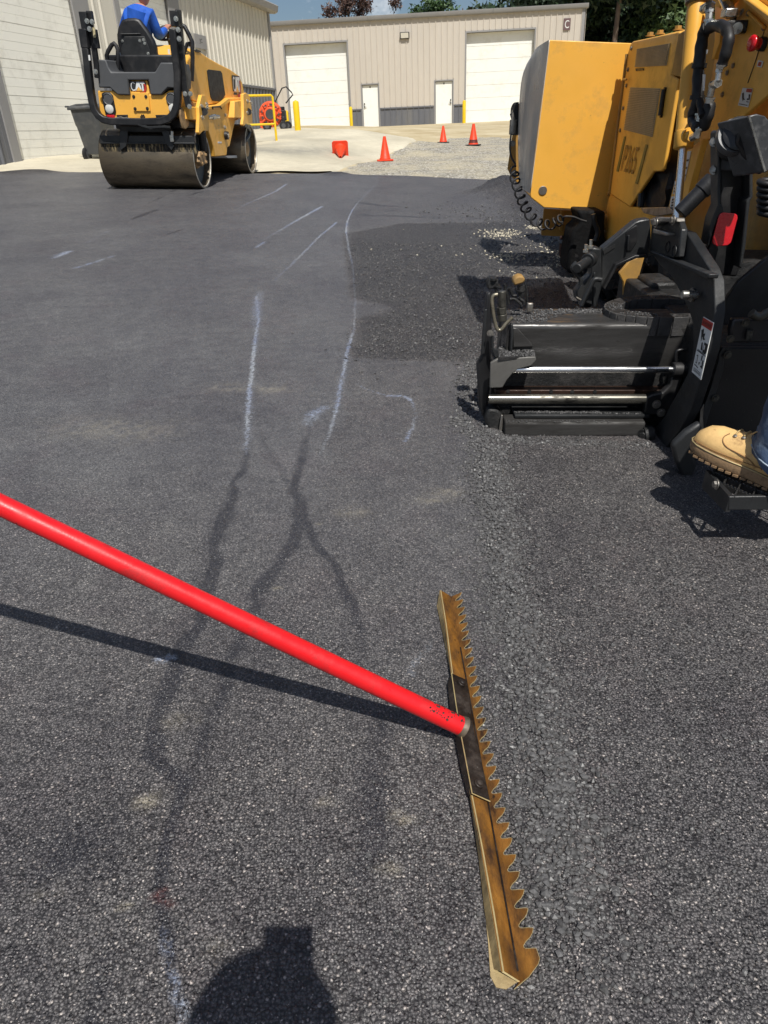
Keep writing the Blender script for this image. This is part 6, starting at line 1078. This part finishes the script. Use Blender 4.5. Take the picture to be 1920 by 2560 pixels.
XC = .98; gn = plate('screed_gooseneck', m_blk2, 'X', XC, a4, [(715,470),(735,205),(760,195),(955,300),(1010,322),(1105,470),(1190,602),(1228,700),(1236,950),(1192,1250),(1118,1500),(1040,1745),(950,1900),(850,2038),(765,2028),(758,1880),(835,1790),(880,1700),(960,1560),(1020,1450),(1052,1330),(1062,1200),(1058,1050),(1030,950),(960,800),(880,660),(800,585)], .032, .003, lab='black C shaped screed side plate with warning sticker')
plate('stiffener', m_blk2, 'X', XC-.03, a4, [(712,478),(728,468),(1190,655),(1180,690),(1160,690)], .03, .003, par=gn); bx_ = plate('pivot_box', m_blk2, 'X', XC-.022, a4, [(738,205),(940,212),(968,300),(945,520),(890,525),(735,478)], .022, .004, par=gn)
for q, r in (((862,438),.015),((915,470),.017)):
    mb = MB(); p_ = PX(*a4(*q), XC-.022); mb.lathe(p_-EX*.001, -EX, [(0, r*1.25), (.003, r*1.2), (.003, r), (-.012, r*.98)], 20); obj(mb, 'pin_hole', m_ink, bx_)
plate('shim_ledge', m_stl, 'X', XC-.05, a4, [(740,290),(852,322),(848,350),(736,330)], .03, .003, par=gn); plate('cover_strip', m_stl, 'X', XC-.05, a4, [(715,215),(800,200),(925,205),(930,240),(800,240),(760,270),(720,260)], .03, .004, par=gn)
bolts(gn, 'X', XC-.052, a4, [(768,245),(905,225)], .011, m_stl); bolts(gn, 'X', XC-.002, a4, [(715,546)], .012, m_blk2); bolts(gn, 'X', XC-.002, a4, [(1058,820)], .015, m_stl, h=.022); mb = MB(); p_ = PX(*a4(1040, 818), XC-.03); mb.cyl(p_-EX*.025, p_+EX*.02, .012, n=16); obj(mb, 'stud', m_zin, gn)
stk = plate('warning_sticker', m_wht, 'X', XC-.0028, a4, [(1143,995),(1224,1043),(1122,1498),(1050,1434)], .0025, 0, par=gn, lab='white and red pictogram sticker')
S_ = on('X', XC-.0034, [(1143,995),(1224,1043),(1122,1498),(1050,1434)], a4); bil = lambda u, v: (S_[0]*(1-u)+S_[1]*u)*(1-v)+(S_[3]*(1-u)+S_[2]*u)*v
pr_ = lambda mb, pts: mb.prism([bil(u, v) for u, v in pts], -EX*.0006)
mb = MB(); pr_(mb, [(.02,.012),(.98,.012),(.98,.145),(.02,.145)]); hdr = obj(mb, 'label_header', m_lred, stk); mb = MB(); mb.text('WARNING', bil(.5, .08)-EX*.0004, bil(.9,.08)-bil(.1,.08), UP, .011, np.linalg.norm(bil(.93,.08)-bil(.07,.08)), .0006); obj(mb, 'label_text', m_ink, hdr)
mb = MB()
for poly_ in ([(.1,.22),(.3,.18),(.34,.26),(.5,.24),(.46,.31),(.6,.34),(.42,.36),(.3,.30),(.26,.40),(.18,.30)], [(.36,.42),(.44,.40),(.50,.47),(.55,.54),(.40,.53)], [(.62,.38),(.95,.38),(.95,.53),(.85,.56),(.60,.55)], [(.16,.66),(.28,.65),(.30,.80),(.18,.80)], [(.10,.83),(.50,.845),(.50,.86),(.10,.845)], [(.62,.62),(.72,.60),(.70,.70),(.64,.70)], [(.78,.68),(.88,.67),(.90,.82),(.66,.80),(.80,.77)], [(.46,.76),(.58,.74),(.52,.80)], [(.04,.585),(.96,.585),(.96,.592),(.04,.592)]): pr_(mb, poly_)
for v in (.56, .575, .90, .925, .945): pr_(mb, [(.12,v),(.86,v),(.86,v+.006),(.12,v+.006)])
obj(mb, 'label_print', m_ink, stk)
mb = MB(); mb.prism([bil(u, v)-EX*.0004 for u, v in ((.18,.68),(.26,.67),(.28,.78),(.20,.78))], -EX*.0006); mb.prism([bil(u, v)-EX*.0004 for u, v in ((.66,.42),(.75,.42),(.75,.50),(.66,.50))], -EX*.0006); obj(mb, 'label_window', m_wht, stk)
plate('tube_clamp', m_blk, 'Y', 2.405, a4, [(672,1770),(690,1640),(735,1618),(820,1600),(880,1540),(900,1420),(980,1400),(980,1500),(860,1790)], .03, .005); bolts(pv, 'Y', 2.40, a4, [(770,1692),(806,1760)], .011, m_stl); pipe('hose_bracket', m_blk, 'Y', 2.43, a4, [(925,1350),(925,1290),(950,1262),(1050,1258)], .006)
mb = MB(); mb.cyl(PY(*a4(740, 1930), 2.36), PY(*a4(665, 1940), 2.36), .03, n=20); mb.bolt(PY(*a4(668, 1940), 2.355), np.array([-.6, -.8, 0]), .016); obj(mb, 'end_roller', m_tar, pv, bevel=.003)
# strut, upright, pod
mb = MB(); p0, p1 = PY(*a3(1325, 1095), 2.75), PY(*a3(1120, 1300), 2.75); mb.cyl(p0, p1, .027, n=24); mb.cyl(p0, p0*.65+p1*.35, .031, n=24); obj(mb, 'tow_strut', m_blk, pv, bevel=.003)
ua_ = plate('upright_arm', m_blk, 'Y', 2.50, a8, [(955,520),(1180,540),(1390,920),(1400,1500),(1372,1700),(1330,2192),(1200,2620),(930,2600),(700,2300),(790,2150),(900,1770),(955,1600)], .03, .006, lab='black upright arm with red reflector')
plate('arm_flange', m_blk2, 'Y', 2.44, a8, [(915,520),(925,480),(965,456),(1055,462),(1060,495),(975,498),(955,530),(952,1535),(1000,1592),(1000,1672),(920,1740),(850,1940),(790,2160),(760,2150),(830,1770),(918,1560)], .06, .004, par=ua_); plate('arm_flange', m_blk2, 'Y', 2.44, a8, [(1388,915),(1440,940),(1440,1440),(1402,1490),(1378,1690),(1330,2192),(1270,2500),(1230,2480),(1300,1900),(1340,1500),(1388,1440)], .06, .004, par=ua_)
plate('arm_cap', m_gry, 'Y', 2.47, a8, [(955,545),(1060,540),(1180,560),(1340,890),(1340,1050),(952,1048)], .03, .004, par=ua_); plate('cap_label', m_wht, 'Y', 2.466, a8, [(1285,960),(1345,975),(1345,1000),(1285,990)], .003, 0, par=ua_); plate('side_plate', m_gry, 'Y', 2.52, a8, [(835,560),(918,560),(918,1540),(870,1640),(838,1500)], .02, .004, par=ua_)
for q in ((865, 620), (862, 1035), (1065, 410)):
    mb = MB(); p_ = PY(*a8(*q), 2.47); mb.bolt(p_, np.array([-.55, -.8, .1]), .0095, .016); obj(mb, 'bolt', m_stl, ua_)
plate('reflector', m_red, 'Y', 2.435, a8, [(1000,1668),(1165,1680),(1205,1705),(1212,1750),(1190,1830),(1130,2060),(1108,2120),(1060,2155),(905,2168),(850,2140),(838,2090),(850,2040),(925,1760),(950,1690)], .006, .002, par=ua_, lab='tall red reflector')
pod = MB(); F_ = on('Y', 2.30, [(1370,238),(1500,202),(1620,232),(1700,330),(1760,620),(1700,1000),(1640,1075),(1605,1062)], a8); pod.prism(F_, np.array([-.045, .10, -.02])); po = obj(pod, 'control_pod', mat('speckled_black_pod', (.05, .052, .055), .38, var=.4, vs=10, dirt=(.13, .13, .13), ds=22, dt=(.5, .7)), pv, bevel=.008, label='black tilted control pod on swivel')
mb = MB(); mb.prism(on('Y', 2.29, [(1368,238),(1396,232),(1636,1050),(1606,1064)], a8), EYv*.008); obj(mb, 'pod_edge', m_zin, po); plate('pod_back', m_blk, 'Y', 2.34, a8, [(1240,350),(1368,240),(1606,1062),(1545,1118),(1340,900),(1185,650),(1230,440)], .08, .01, par=po)
mb = MB(); c0 = PY(*a8(1150, 640), 2.42); ax_ = unit(PY(*a8(1300, 500), 2.36)-PY(*a8(1100, 780), 2.46)); mb.lathe(c0, ax_, [(-.05, .01), (-.045, .03), (-.02, .045), (0, .047), (.008, .04), (.012, .036), (.03, .036), (.034, .046), (.06, .05), (.07, .03)], 28); obj(mb, 'swivel', m_blk, po, smooth=50); mb = MB(); mb.lathe(c0+ax_*.02-EX*.01, ax_, [(0, .05), (.012, .054), (.03, .05)], 28); obj(mb, 'swivel_collar', m_gry, po)
mb = MB(); axis = [PY(*a8(1680, y), 2.6) for y in np.linspace(1180, 1700, 60)]; mb.tube([p+.032*np.array([math.cos(i*.62), math.sin(i*.62), 0]) for i, p in enumerate(axis)], .010, 7); obj(mb, 'coiled_cable', m_rub, pv, smooth=60)
# main screed: rear panels, hinge, strips
msc = plate('rear_panel', m_blk, 'Y', 2.16, a4, [(1330,1240),(2600,1240),(2600,1990),(1480,2000),(1150,1930),(1128,1925),(1135,1760),(1195,1580),(1262,1340)], .02, .005, lab='large flat black rear panel of the main screed'); plate('panel_strip', m_blk2, 'Y', 2.15, a4, [(1268,1292),(1300,1240),(1352,1238),(1350,1262),(1312,1268),(1304,1420),(1180,1800),(1150,1925),(1118,1925),(1116,1870),(1140,1740),(1200,1570),(1262,1350)], .012, .002, par=msc)  # panel_strip and bright_edge: sunlit left edge put in as paler colour
plate('bright_edge', m_stl, 'Y', 2.145, a4, [(1122,1740),(1150,1690),(1140,1800),(1150,1925),(1118,1925),(1114,1860)], .004, .001, par=msc); bolts(msc, 'Y', 2.145, a4, [(1337,1298),(1240,1645)], .0085, m_stl2)
plate('upper_panel', m_blk, 'Y', 2.36, a4, [(1425,715),(1660,520),(2600,-100),(2600,1060),(1300,1060),(1330,850)], .02, .004, lab='smooth black upper panel'); hb = plate('hinge_bar', m_blk, 'Y', 2.12, a4, [(1385,1018),(2600,1000),(2600,1195),(1365,1205),(1362,1100)], .03, .006); bolts(hb, 'Y', 2.118, a4, [(1358,1172),(1480,1042)], .0085, m_stl2); mb = MB(); mb.tube(on('Y', 2.11, [(1518,1100),(1505,1180)], a4), .009, 10); obj(mb, 'hinge_pin', m_stl2, hb)
pipe('grab_handle', m_stl2, 'Y', 2.10, a4, [(1525,965),(1560,990),(1610,990),(1660,960),(1760,940),(1900,940)], .013)
mb = MB(); mb.box((2.4, 2.75, .2), (2.7, 1.1, .36)); mb.box((3.9, 2.6, .2), (.7, .35, .36)); obj(mb, 'main_screed', m_tar, pv, bevel=.01)
plate('support_foot', m_blk2, 'Y', 2.05, a10, [(0,900),(200,700),(420,560),(455,640),(330,830),(292,960),(372,1180),(270,1500),(185,1430),(60,1150)], .03, .01)
mb = MB(); mb.box((2.3, 6.4, .55), (1.9, .3, .3)); mb.box((3.35, 5.9, .9), (.1, 1.4, 1.0)); mb.box((2.3, 5.8, .35), (1.8, 1.4, .1)); obj(mb, 'hopper_floor', m_yeld, pv, bevel=.02); mb = MB(); mb.box((2.2, 3.3, 1.7), (1.2, .5, .5)); mb.box((2.2, 2.9, 1.05), (1.4, .5, .08)); obj(mb, 'operator_console', m_yel, pv, bevel=.04)
mb = MB(); mb.box((1.0, 3.52, 1.60), (.62, 1.08, .06)); mb.box((1.06, 3.25, 2.05), (.5, .12, .85)); mb.box((1.04, 3.5, 1.78), (.5, .5, .14)); mb.box((.80, 3.72, 1.95), (.12, .3, .5)); mb.box((1.35, 3.4, 1.62), (.3, .1, .06)); obj(mb, 'seat_shadow_caster', m_blk, pv, bevel=.03)  # unseen seat and platform, added to throw shadow ahead of the screed extension
# crumbs lying on the screed
def crumbs(name, regions, label):
    pts, rr = [], []
    for (quad, z, n, r0, r1) in regions:
        for _ in range(n):
            u, v = random.random(), random.random(); p = (quad[0]*(1-u)+quad[1]*u)*(1-v)+(quad[3]*(1-u)+quad[2]*u)*v; r = random.uniform(r0, r1); pts.append((p[0], p[1], p[2]+r*.4)); rr.append(r)
    v_, f_ = stones(pts, rr); mb = MB(); mb.v = [tuple(p) for p in v_]; mb.f = [tuple(f) for f in f_]; o = obj(mb, name, m_chip, pv, raw=True, label=label); o['kind'] = 'stuff'
qd = lambda cv, z, *p: [G(*cv(*q), z) for q in p]
crumbs('asphalt_crumbs', [(qd(a6, zt, (560,560),(1530,552),(1530,590),(600,620)), zt, 520, .0015, .0045), (qd(a6, zt, (560,600),(1100,600),(900,690),(620,700)), zt, 260, .0015, .004), (qd(a6, zs, (445,945),(800,935),(822,1038),(445,1050)), zs, 420, .0015, .004), (qd(a6, zl_, (610,1610),(1500,1612),(1500,1632),(610,1630)), zl_, 320, .001, .003),
   (qd(a4, zl_, (0,1755),(640,1765),(640,1772),(0,1768)), zl_, 150, .001, .003), (qd(a6, zhi, (515,1700),(1600,1712),(1600,1722),(515,1718)), zhi, 160, .001, .0025), (qd(a4, zc, (370,890),(480,890),(500,935),(400,945)), zc, 90, .0012, .0028), (qd(a4, zc, (470,840),(900,826),(900,850),(520,875)), zc, 90, .0012, .0028), (qd(a4, zc, (520,948),(780,970),(780,995),(470,970)), zc, 110, .0012, .003)], 'asphalt crumbs scattered over the screed top')
# operator step with expanded metal tread
ZS = .172; c1 = G(*a10(905, 1640), ZS); c0 = G(*a10(742, 1345), ZS); y0, y1 = c1[1], c0[1]; xl = c1[0]; step_ = plate('step_frame', m_blk2, 'Y', y0-.002, a10, [(830,1640),(3600,1600),(3600,1830),(812,1838)], .012, .003, lab='black step frame with open steel tread')
mb = MB(); mb.prism([np.array([xl-.012, y0, ZS]), np.array([xl-.012, y1+.04, ZS+.0]), np.array([xl-.012, y1+.04, ZS-.055]), np.array([xl-.012, y0, ZS-.045])], EX*.012); obj(mb, 'step_side', m_blk2, step_); bolts(step_, 'X', xl-.014, a10, [(650,1460)], .010, m_stl)
mb = MB(); px_, py_ = .046, .034; ny_ = int((y1-y0)/py_)+2
for j in range(ny_):
    for i in range(18):
        x0_ = xl+i*px_+(j % 2)*px_/2; ya = y0+j*py_
        for s in (1, -1):
            a = np.array([x0_, ya, ZS-.006]); b = np.array([x0_+s*px_/2, ya+py_, ZS-.006]); dd = unit(b-a); nn_ = np.cross(dd, UP)
            if a[0] < xl-.002 or b[0] < xl-.002: continue
            mb.box((a+b)/2, (np.linalg.norm(b-a)+.004, .003, .014), [dd, nn_, UP])
            for t in (.2, .45, .7, .95): q = a*(1-t)+b*t; mb.box(q+UP*.009, (.004, .0032, .005), [dd, nn_, UP])
tr_ = obj(mb, 'tread_mesh', m_scr, step_, raw=True); tr_['kind'] = 'stuff'

# ------------------------------------------------------------------ screed worker standing on the step (boot and trouser hem in view)
wk = thing('person', 'worker in tan work boots and blue jeans standing on the paver step', 'person', (1.2, 1.95, ZS))
toe = G(*a10(322, 940), ZS+.035); hl = G(*a10(1500, 1470), ZS+.012); bd_ = unit((hl-toe)*[1, 1, 0]); bs_ = np.array([-bd_[1], bd_[0], 0]); bs_ = bs_ if bs_[1] > 0 else -bs_
def boot(toe, along, side, z0, pitch=0.0, par=None):
    LN = .315; tilt_ = lambda t: pitch*(1-t/LN)*.05
    prof = [(0,.018,.030,.0),(.008,.032,.052,.0),(.03,.045,.072,0),(.06,.0505,.083,0),(.095,.051,.088,0),(.13,.048,.096,0),(.16,.043,.108,0),(.185,.040,.125,.0),(.21,.039,.142,0),(.25,.038,.142,0),(.29,.036,.135,0),(.31,.026,.11,0),(.318,.014,.06,0)]
    secs = []
    for t, w, h, _ in prof:
        c = toe+along*t; zb_ = z0+.024+tilt_(t); m_ = []
        for k in range(18):
            a = 2*math.pi*k/18; ca, sa = math.cos(a), math.sin(a); yy = math.copysign(abs(ca)**.75, ca)*w*(1 if sa < .2 else 1-.42*(sa-.2)*(1 if t > .08 else .5)); z_ = zb_+(h-.024)*(max(sa, 0)**(.8)) - .004*(sa < 0)*abs(sa)
            m_.append(c*[1, 1, 0]+side*yy+UP*z_)
        secs.append(m_)
    mb = MB(); mb.loft(secs); b = obj(mb, 'boot', m_boot, par, smooth=75)
    ins = lambda t: np.interp(t, [p[0] for p in prof], [p[1] for p in prof])
    out = [(t, ins(t)+.005) for t in (0,.01,.03,.06,.095,.13,.16,.2,.25,.29,.312,.322)]
    mb = MB(); ring = [toe+along*(t-.004)*1+side*w for t, w in out]+[toe+along*(t-.004)-side*w for t, w in out[::-1]]; lay = []
    for dz, k in ((0, .97), (.006, 1), (.018, 1), (.026, .98), (.030, .95)):
        cen = np.mean(ring, 0); lay.append([cen*[1, 1, 0]+(p-cen)*[k, k, 0]+UP*(z0+dz+tilt_((p-toe) @ along)) for p in ring])
    mb.loft(lay); obj(mb, 'sole', m_sole, b, smooth=50, bevel=.002)
    mb = MB()
    for i in range(16):
        t = .012+i*.019
        for s in (-1, 1): mb.box(toe*[1, 1, 0]+along*t+side*s*(ins(t)-.006)+UP*(z0-.003+tilt_(t)), (.0135, .024, .006), [along, side, UP])
    obj(mb, 'sole_lug', m_sole, b); mb = MB(); mb.tube([p*[1, 1, 0]+UP*(z0+.0285+tilt_((p-toe) @ along)) for p in [np.mean(ring, 0)+(q-np.mean(ring, 0))*.985 for q in ring]], .0016, 5, closed=True); obj(mb, 'welt_stitch', m_edge, b)
    top_z = lambda t: z0+.024+tilt_(t)+np.interp(t, [p[0] for p in prof], [p[2]-.024 for p in prof])
    sd2 = -1 if (side @ np.array([0, -1, 0])) > 0 else 1
    def surf(t, a, lift=.0008):
        w, h = ins(t), np.interp(t, [p[0] for p in prof], [p[2] for p in prof]); ca, sa = math.cos(a), math.sin(a)
        yy = math.copysign(abs(ca)**.75, ca)*w*(1 if sa < .2 else 1-.42*(sa-.2)*(1 if t > .08 else .5)); return toe*[1, 1, 0]+along*t+side*(yy+math.copysign(lift, ca))+UP*(z0+.024+tilt_(t)+(h-.024)*max(sa, 0)**.8+lift)
    for s in (0, 1):
        q_ = lambda d: R(d) if s == 0 else R(180-d)
        for pth in ([(.092, 66), (.084, 48), (.088, 34), (.105, 24), (.135, 19), (.165, 13), (.185, 5)], [(.19, 60), (.196, 30), (.2, 4)], [(.01, 10), (.03, 8), (.08, 7), (.15, 7), (.25, 7)]):
            mb = MB(); mb.tube(spline([surf(t, q_(d)) for t, d in pth], 5), .0014, 6); obj(mb, 'seam', mat('boot_seam', (.25, .13, .05), .7), b)
    mb = MB(); lac = MB()
    for t in (.108, .130, .152):
        for s in (-1, 1):
            p_ = toe*[1, 1, 0]+along*t+side*s*ins(t)*.42+UP*(top_z(t)-.006); mb.lathe(p_, UP+side*s*.4, [(-.002, .0052), (.002, .005), (.003, .003)], 12)
        lac.tube([toe*[1, 1, 0]+along*t+side*s*ins(t)*f+UP*(top_z(t)-q) for s, f, q in ((-1,.42,.003),(-1,.2,-.003),(1,.2,-.003),(1,.42,.003))], .0023, 6)
    obj(mb, 'eyelet', m_stl, b); obj(lac, 'lace', mat('bootlace', (.42, .30, .13), .8), b)
    mb = MB(); mb.prism([toe*[1, 1, 0]+along*t+side*w+UP*(top_z(t)+.002+dz) for t, w, dz in ((.145,-.022,0),(.145,.022,0),(.185,.026,.018),(.185,-.026,.018))], UP*.004); obj(mb, 'tongue', m_boot, b, bevel=.002); return b
ank = toe*[1, 1, 0]+bd_*.235; boot(toe, bd_, bs_, ZS+.004, .8, wk); toe2 = toe+bs_*.13+bd_*.33; boot(toe2, bd_, bs_, ZS+.004, 0, wk)
ank2 = toe2*[1, 1, 0]+bd_*.235; mid = (ank+ank2)/2
def V2(p, z, dx=0, dy=0): return np.array([p[0]+dx, p[1]+dy, z])
J = dict(pelvis=V2(mid, 1.04, .06), waist=V2(mid, 1.22, .16), chest=V2(mid, 1.45, .21), neckb=V2(mid, 1.62, .2), neck=V2(mid, 1.70, .18), shL=V2(mid, 1.57, .21, .19), elL=V2(mid, 1.30, .14, .27), Lwrist=V2(mid, 1.20, .0, .22), shR=V2(mid, 1.57, .21, -.19), elR=V2(mid, 1.30, .08, -.25), Rwrist=V2(mid, 1.12, -.02, -.26),
         hipL=V2(mid, 1.0, .06, .09), knL=V2(ank, .60, .02), anL=V2(ank, .26, .0), hipR=V2(mid, 1.0, .06, -.09), knR=V2(ank2, .60, .02), anR=V2(ank2, .26, 0))
E_ = [('pelvis','waist'),('waist','chest'),('chest','neckb'),('neckb','neck'),('neckb','shL'),('shL','elL'),('elL','Lwrist'),('neckb','shR'),('shR','elR'),('elR','Rwrist'),('pelvis','hipL'),('hipL','knL'),('knL','anL'),('pelvis','hipR'),('hipR','knR'),('knR','anR')]
Rr = dict(pelvis=.15, waist=.14, chest=(.13, .17), neckb=.085, neck=.055, shL=.068, elL=.046, Lwrist=.03, shR=.068, elR=.046, Rwrist=.03, hipL=.09, knL=.062, anL=.044, hipR=.09, knR=.062, anR=.044); E0, J0, R0 = list(E_), dict(J), dict(Rr)
hand_graph(J, E_, Rr, J['Lwrist'], (-.8, -.1, -.4), (0, -1, 0), (-.2, 0, -1), 'L'); hand_graph(J, E_, Rr, J['Rwrist'], (-.5, 0, -.8), (0, -1, 0), (.4, 0, -1), 'R')
bd = skin(J, E_, slim(Rr)); hc2 = V2(mid, 1.82, .16); head(bd, hc2, (-1, .2, -.3), .1); obj(bd, 'body', m_skn, wk, smooth=80)
ks = ('chest','waist','pelvis','neckb','shL','elL','shR','elR'); mb = skin({k: J0[k] for k in ks}, [e for e in E0 if e[0] in ks and e[1] in ks], {k: tuple(x*1.08+.006 for x in R0[k]) if hasattr(R0[k], '__len__') else R0[k]*1.08+.008 for k in ks}); obj(mb, 'shirt', m_hiv, wk, smooth=80)
ks = ('pelvis','hipL','knL','hipR','knR'); mb = skin({k: J0[k] for k in ks}, [e for e in E0 if e[0] in ks and e[1] in ks], {k: R0[k]*1.1+.01 for k in ks}); obj(mb, 'trousers', m_jean, wk, smooth=80)
for a_, kn in ((ank, J0['knL']), (ank2, J0['knR'])):                # hanging trouser legs with crumpled hems
    rows = []; n = 40
    for i, (z, r) in enumerate([(ZS+.062, .074), (ZS+.068, .079), (ZS+.10, .081), (ZS+.112, .076), (ZS+.125, .078), (ZS+.16, .082), (ZS+.2, .078), (ZS+.26, .079), (ZS+.34, .076), (ZS+.46, .08)]):
        t = min(1, max(0, (z-ZS-.06)/.4)); c = a_*[1, 1, 0]*(1-t)+kn*[1, 1, 0]*t+bd_*(.012*(1-t)); row = []
        for k in range(n):
            q = 2*math.pi*k/n; w_ = 1+.05*math.sin(3*q+z*25)*(1-t*.5)+.035*math.sin(7*q+z*60)+.03*math.sin(z*70+2*q); el = 1.25 if i < 5 else 1.12
            row.append(c+(bd_*math.cos(q)*r*w_*el+bs_*math.sin(q)*r*w_*.92)+UP*(z+(.028*math.cos(q)*-1-.0)*(1-t)*(1 if i < 5 else .5)))
        rows.append(row)
    mb = MB(); mb.loft(rows, cap=False); hm = obj(mb, 'trouser_leg', m_jean, wk, smooth=80, solid=.004); mb = MB(); mb.tube([p*.5+rows[2][k]*.5+unit(p-a_*[1, 1, 0]-UP*p[2])*.002 for k, p in enumerate(rows[1])], .0022, 5, closed=True); obj(mb, 'hem_stitch', mat('pale_denim', (.3, .36, .42), .85, var=.4, vs=60), hm)
mb = MB(); mb.lathe(hc2+UP*.02, (0, 0, 1), [(-.02, .10), (0, .135), (.006, .13), (.02, .112), (.07, .10), (.11, .06), (.125, .01)], 24); obj(mb, 'hard_hat', m_hiv, wk)
# ------------------------------------------------------------------ camera, sun, sky
cd = bpy.data.cameras.new('camera'); cam = bpy.data.objects.new('camera', cd); COL.objects.link(cam)
rt, up, fw = BW[1], BW[2], BW[0]; mw = Matrix(((rt[0], up[0], -fw[0], EYE[0]), (rt[1], up[1], -fw[1], EYE[1]), (rt[2], up[2], -fw[2], EYE[2]), (0, 0, 0, 1)))
cam.matrix_world = mw; cd.sensor_fit = 'VERTICAL'; cd.sensor_height = 32; cd.lens = FOC/2560*32; cd.clip_start = .02; cd.clip_end = 2000; scene.camera = cam
ld = bpy.data.lights.new('sun', 'SUN'); ld.energy = 5.0; ld.angle = R(.5); ld.color = (1, .968, .91); lo = bpy.data.objects.new('sun', ld); COL.objects.link(lo)
lo.rotation_euler = Vector(SUNW.tolist()).to_track_quat('Z', 'Y').to_euler(); lo.location = (0, 0, 20)
w = bpy.data.worlds.new('World'); scene.world = w; w.use_nodes = True; nt = w.node_tree; bg = nt.nodes['Background']; sky = nt.nodes.new('ShaderNodeTexSky'); sky.sky_type = 'NISHITA'; sky.sun_disc = False
sky.sun_elevation = math.asin(SUNW[2]); sky.sun_rotation = math.atan2(SUNW[0], SUNW[1]); sky.air_density = 1.0; sky.dust_density = 1.2; sky.ozone_density = 3.0
tcw = nt.nodes.new('ShaderNodeTexCoord'); nz = nt.nodes.new('ShaderNodeTexNoise'); nz.inputs['Scale'].default_value = 6; nz.inputs['Detail'].default_value = 9; nz.inputs['Roughness'].default_value = .62
mp = nt.nodes.new('ShaderNodeMapping'); mp.inputs[1].default_value = (.25, .1, .32); mp.inputs[3].default_value = (1, 1, 1.6); nt.links.new(tcw.outputs['Generated'], mp.inputs[0]); nt.links.new(mp.outputs[0], nz.inputs['Vector'])
mr = nt.nodes.new('ShaderNodeMapRange'); mr.inputs[1].default_value = .54; mr.inputs[2].default_value = .68; mr.inputs[4].default_value = .85; nt.links.new(nz.outputs['Fac'], mr.inputs[0])
mx = nt.nodes.new('ShaderNodeMix'); mx.data_type = 'RGBA'; nt.links.new(mr.outputs[0], mx.inputs[0]); nt.links.new(sky.outputs[0], mx.inputs[6]); mx.inputs[7].default_value = (12, 12.4, 13, 1)
nt.links.new(mx.outputs[2], bg.inputs[0]); bg.inputs[1].default_value = .070
scene.view_settings.view_transform = 'Standard'; scene.view_settings.look = 'None'; scene.view_settings.exposure = 0; scene.view_settings.gamma = 1
scene.cycles.use_denoising = True; scene.cycles.max_bounces = 6; scene.cycles.use_adaptive_sampling = True; scene.cycles.adaptive_threshold = .015
scene.render.resolution_x = 768; scene.render.resolution_y = 1024
for o in list(scene.objects):
    if 'org' in o: del o['org']
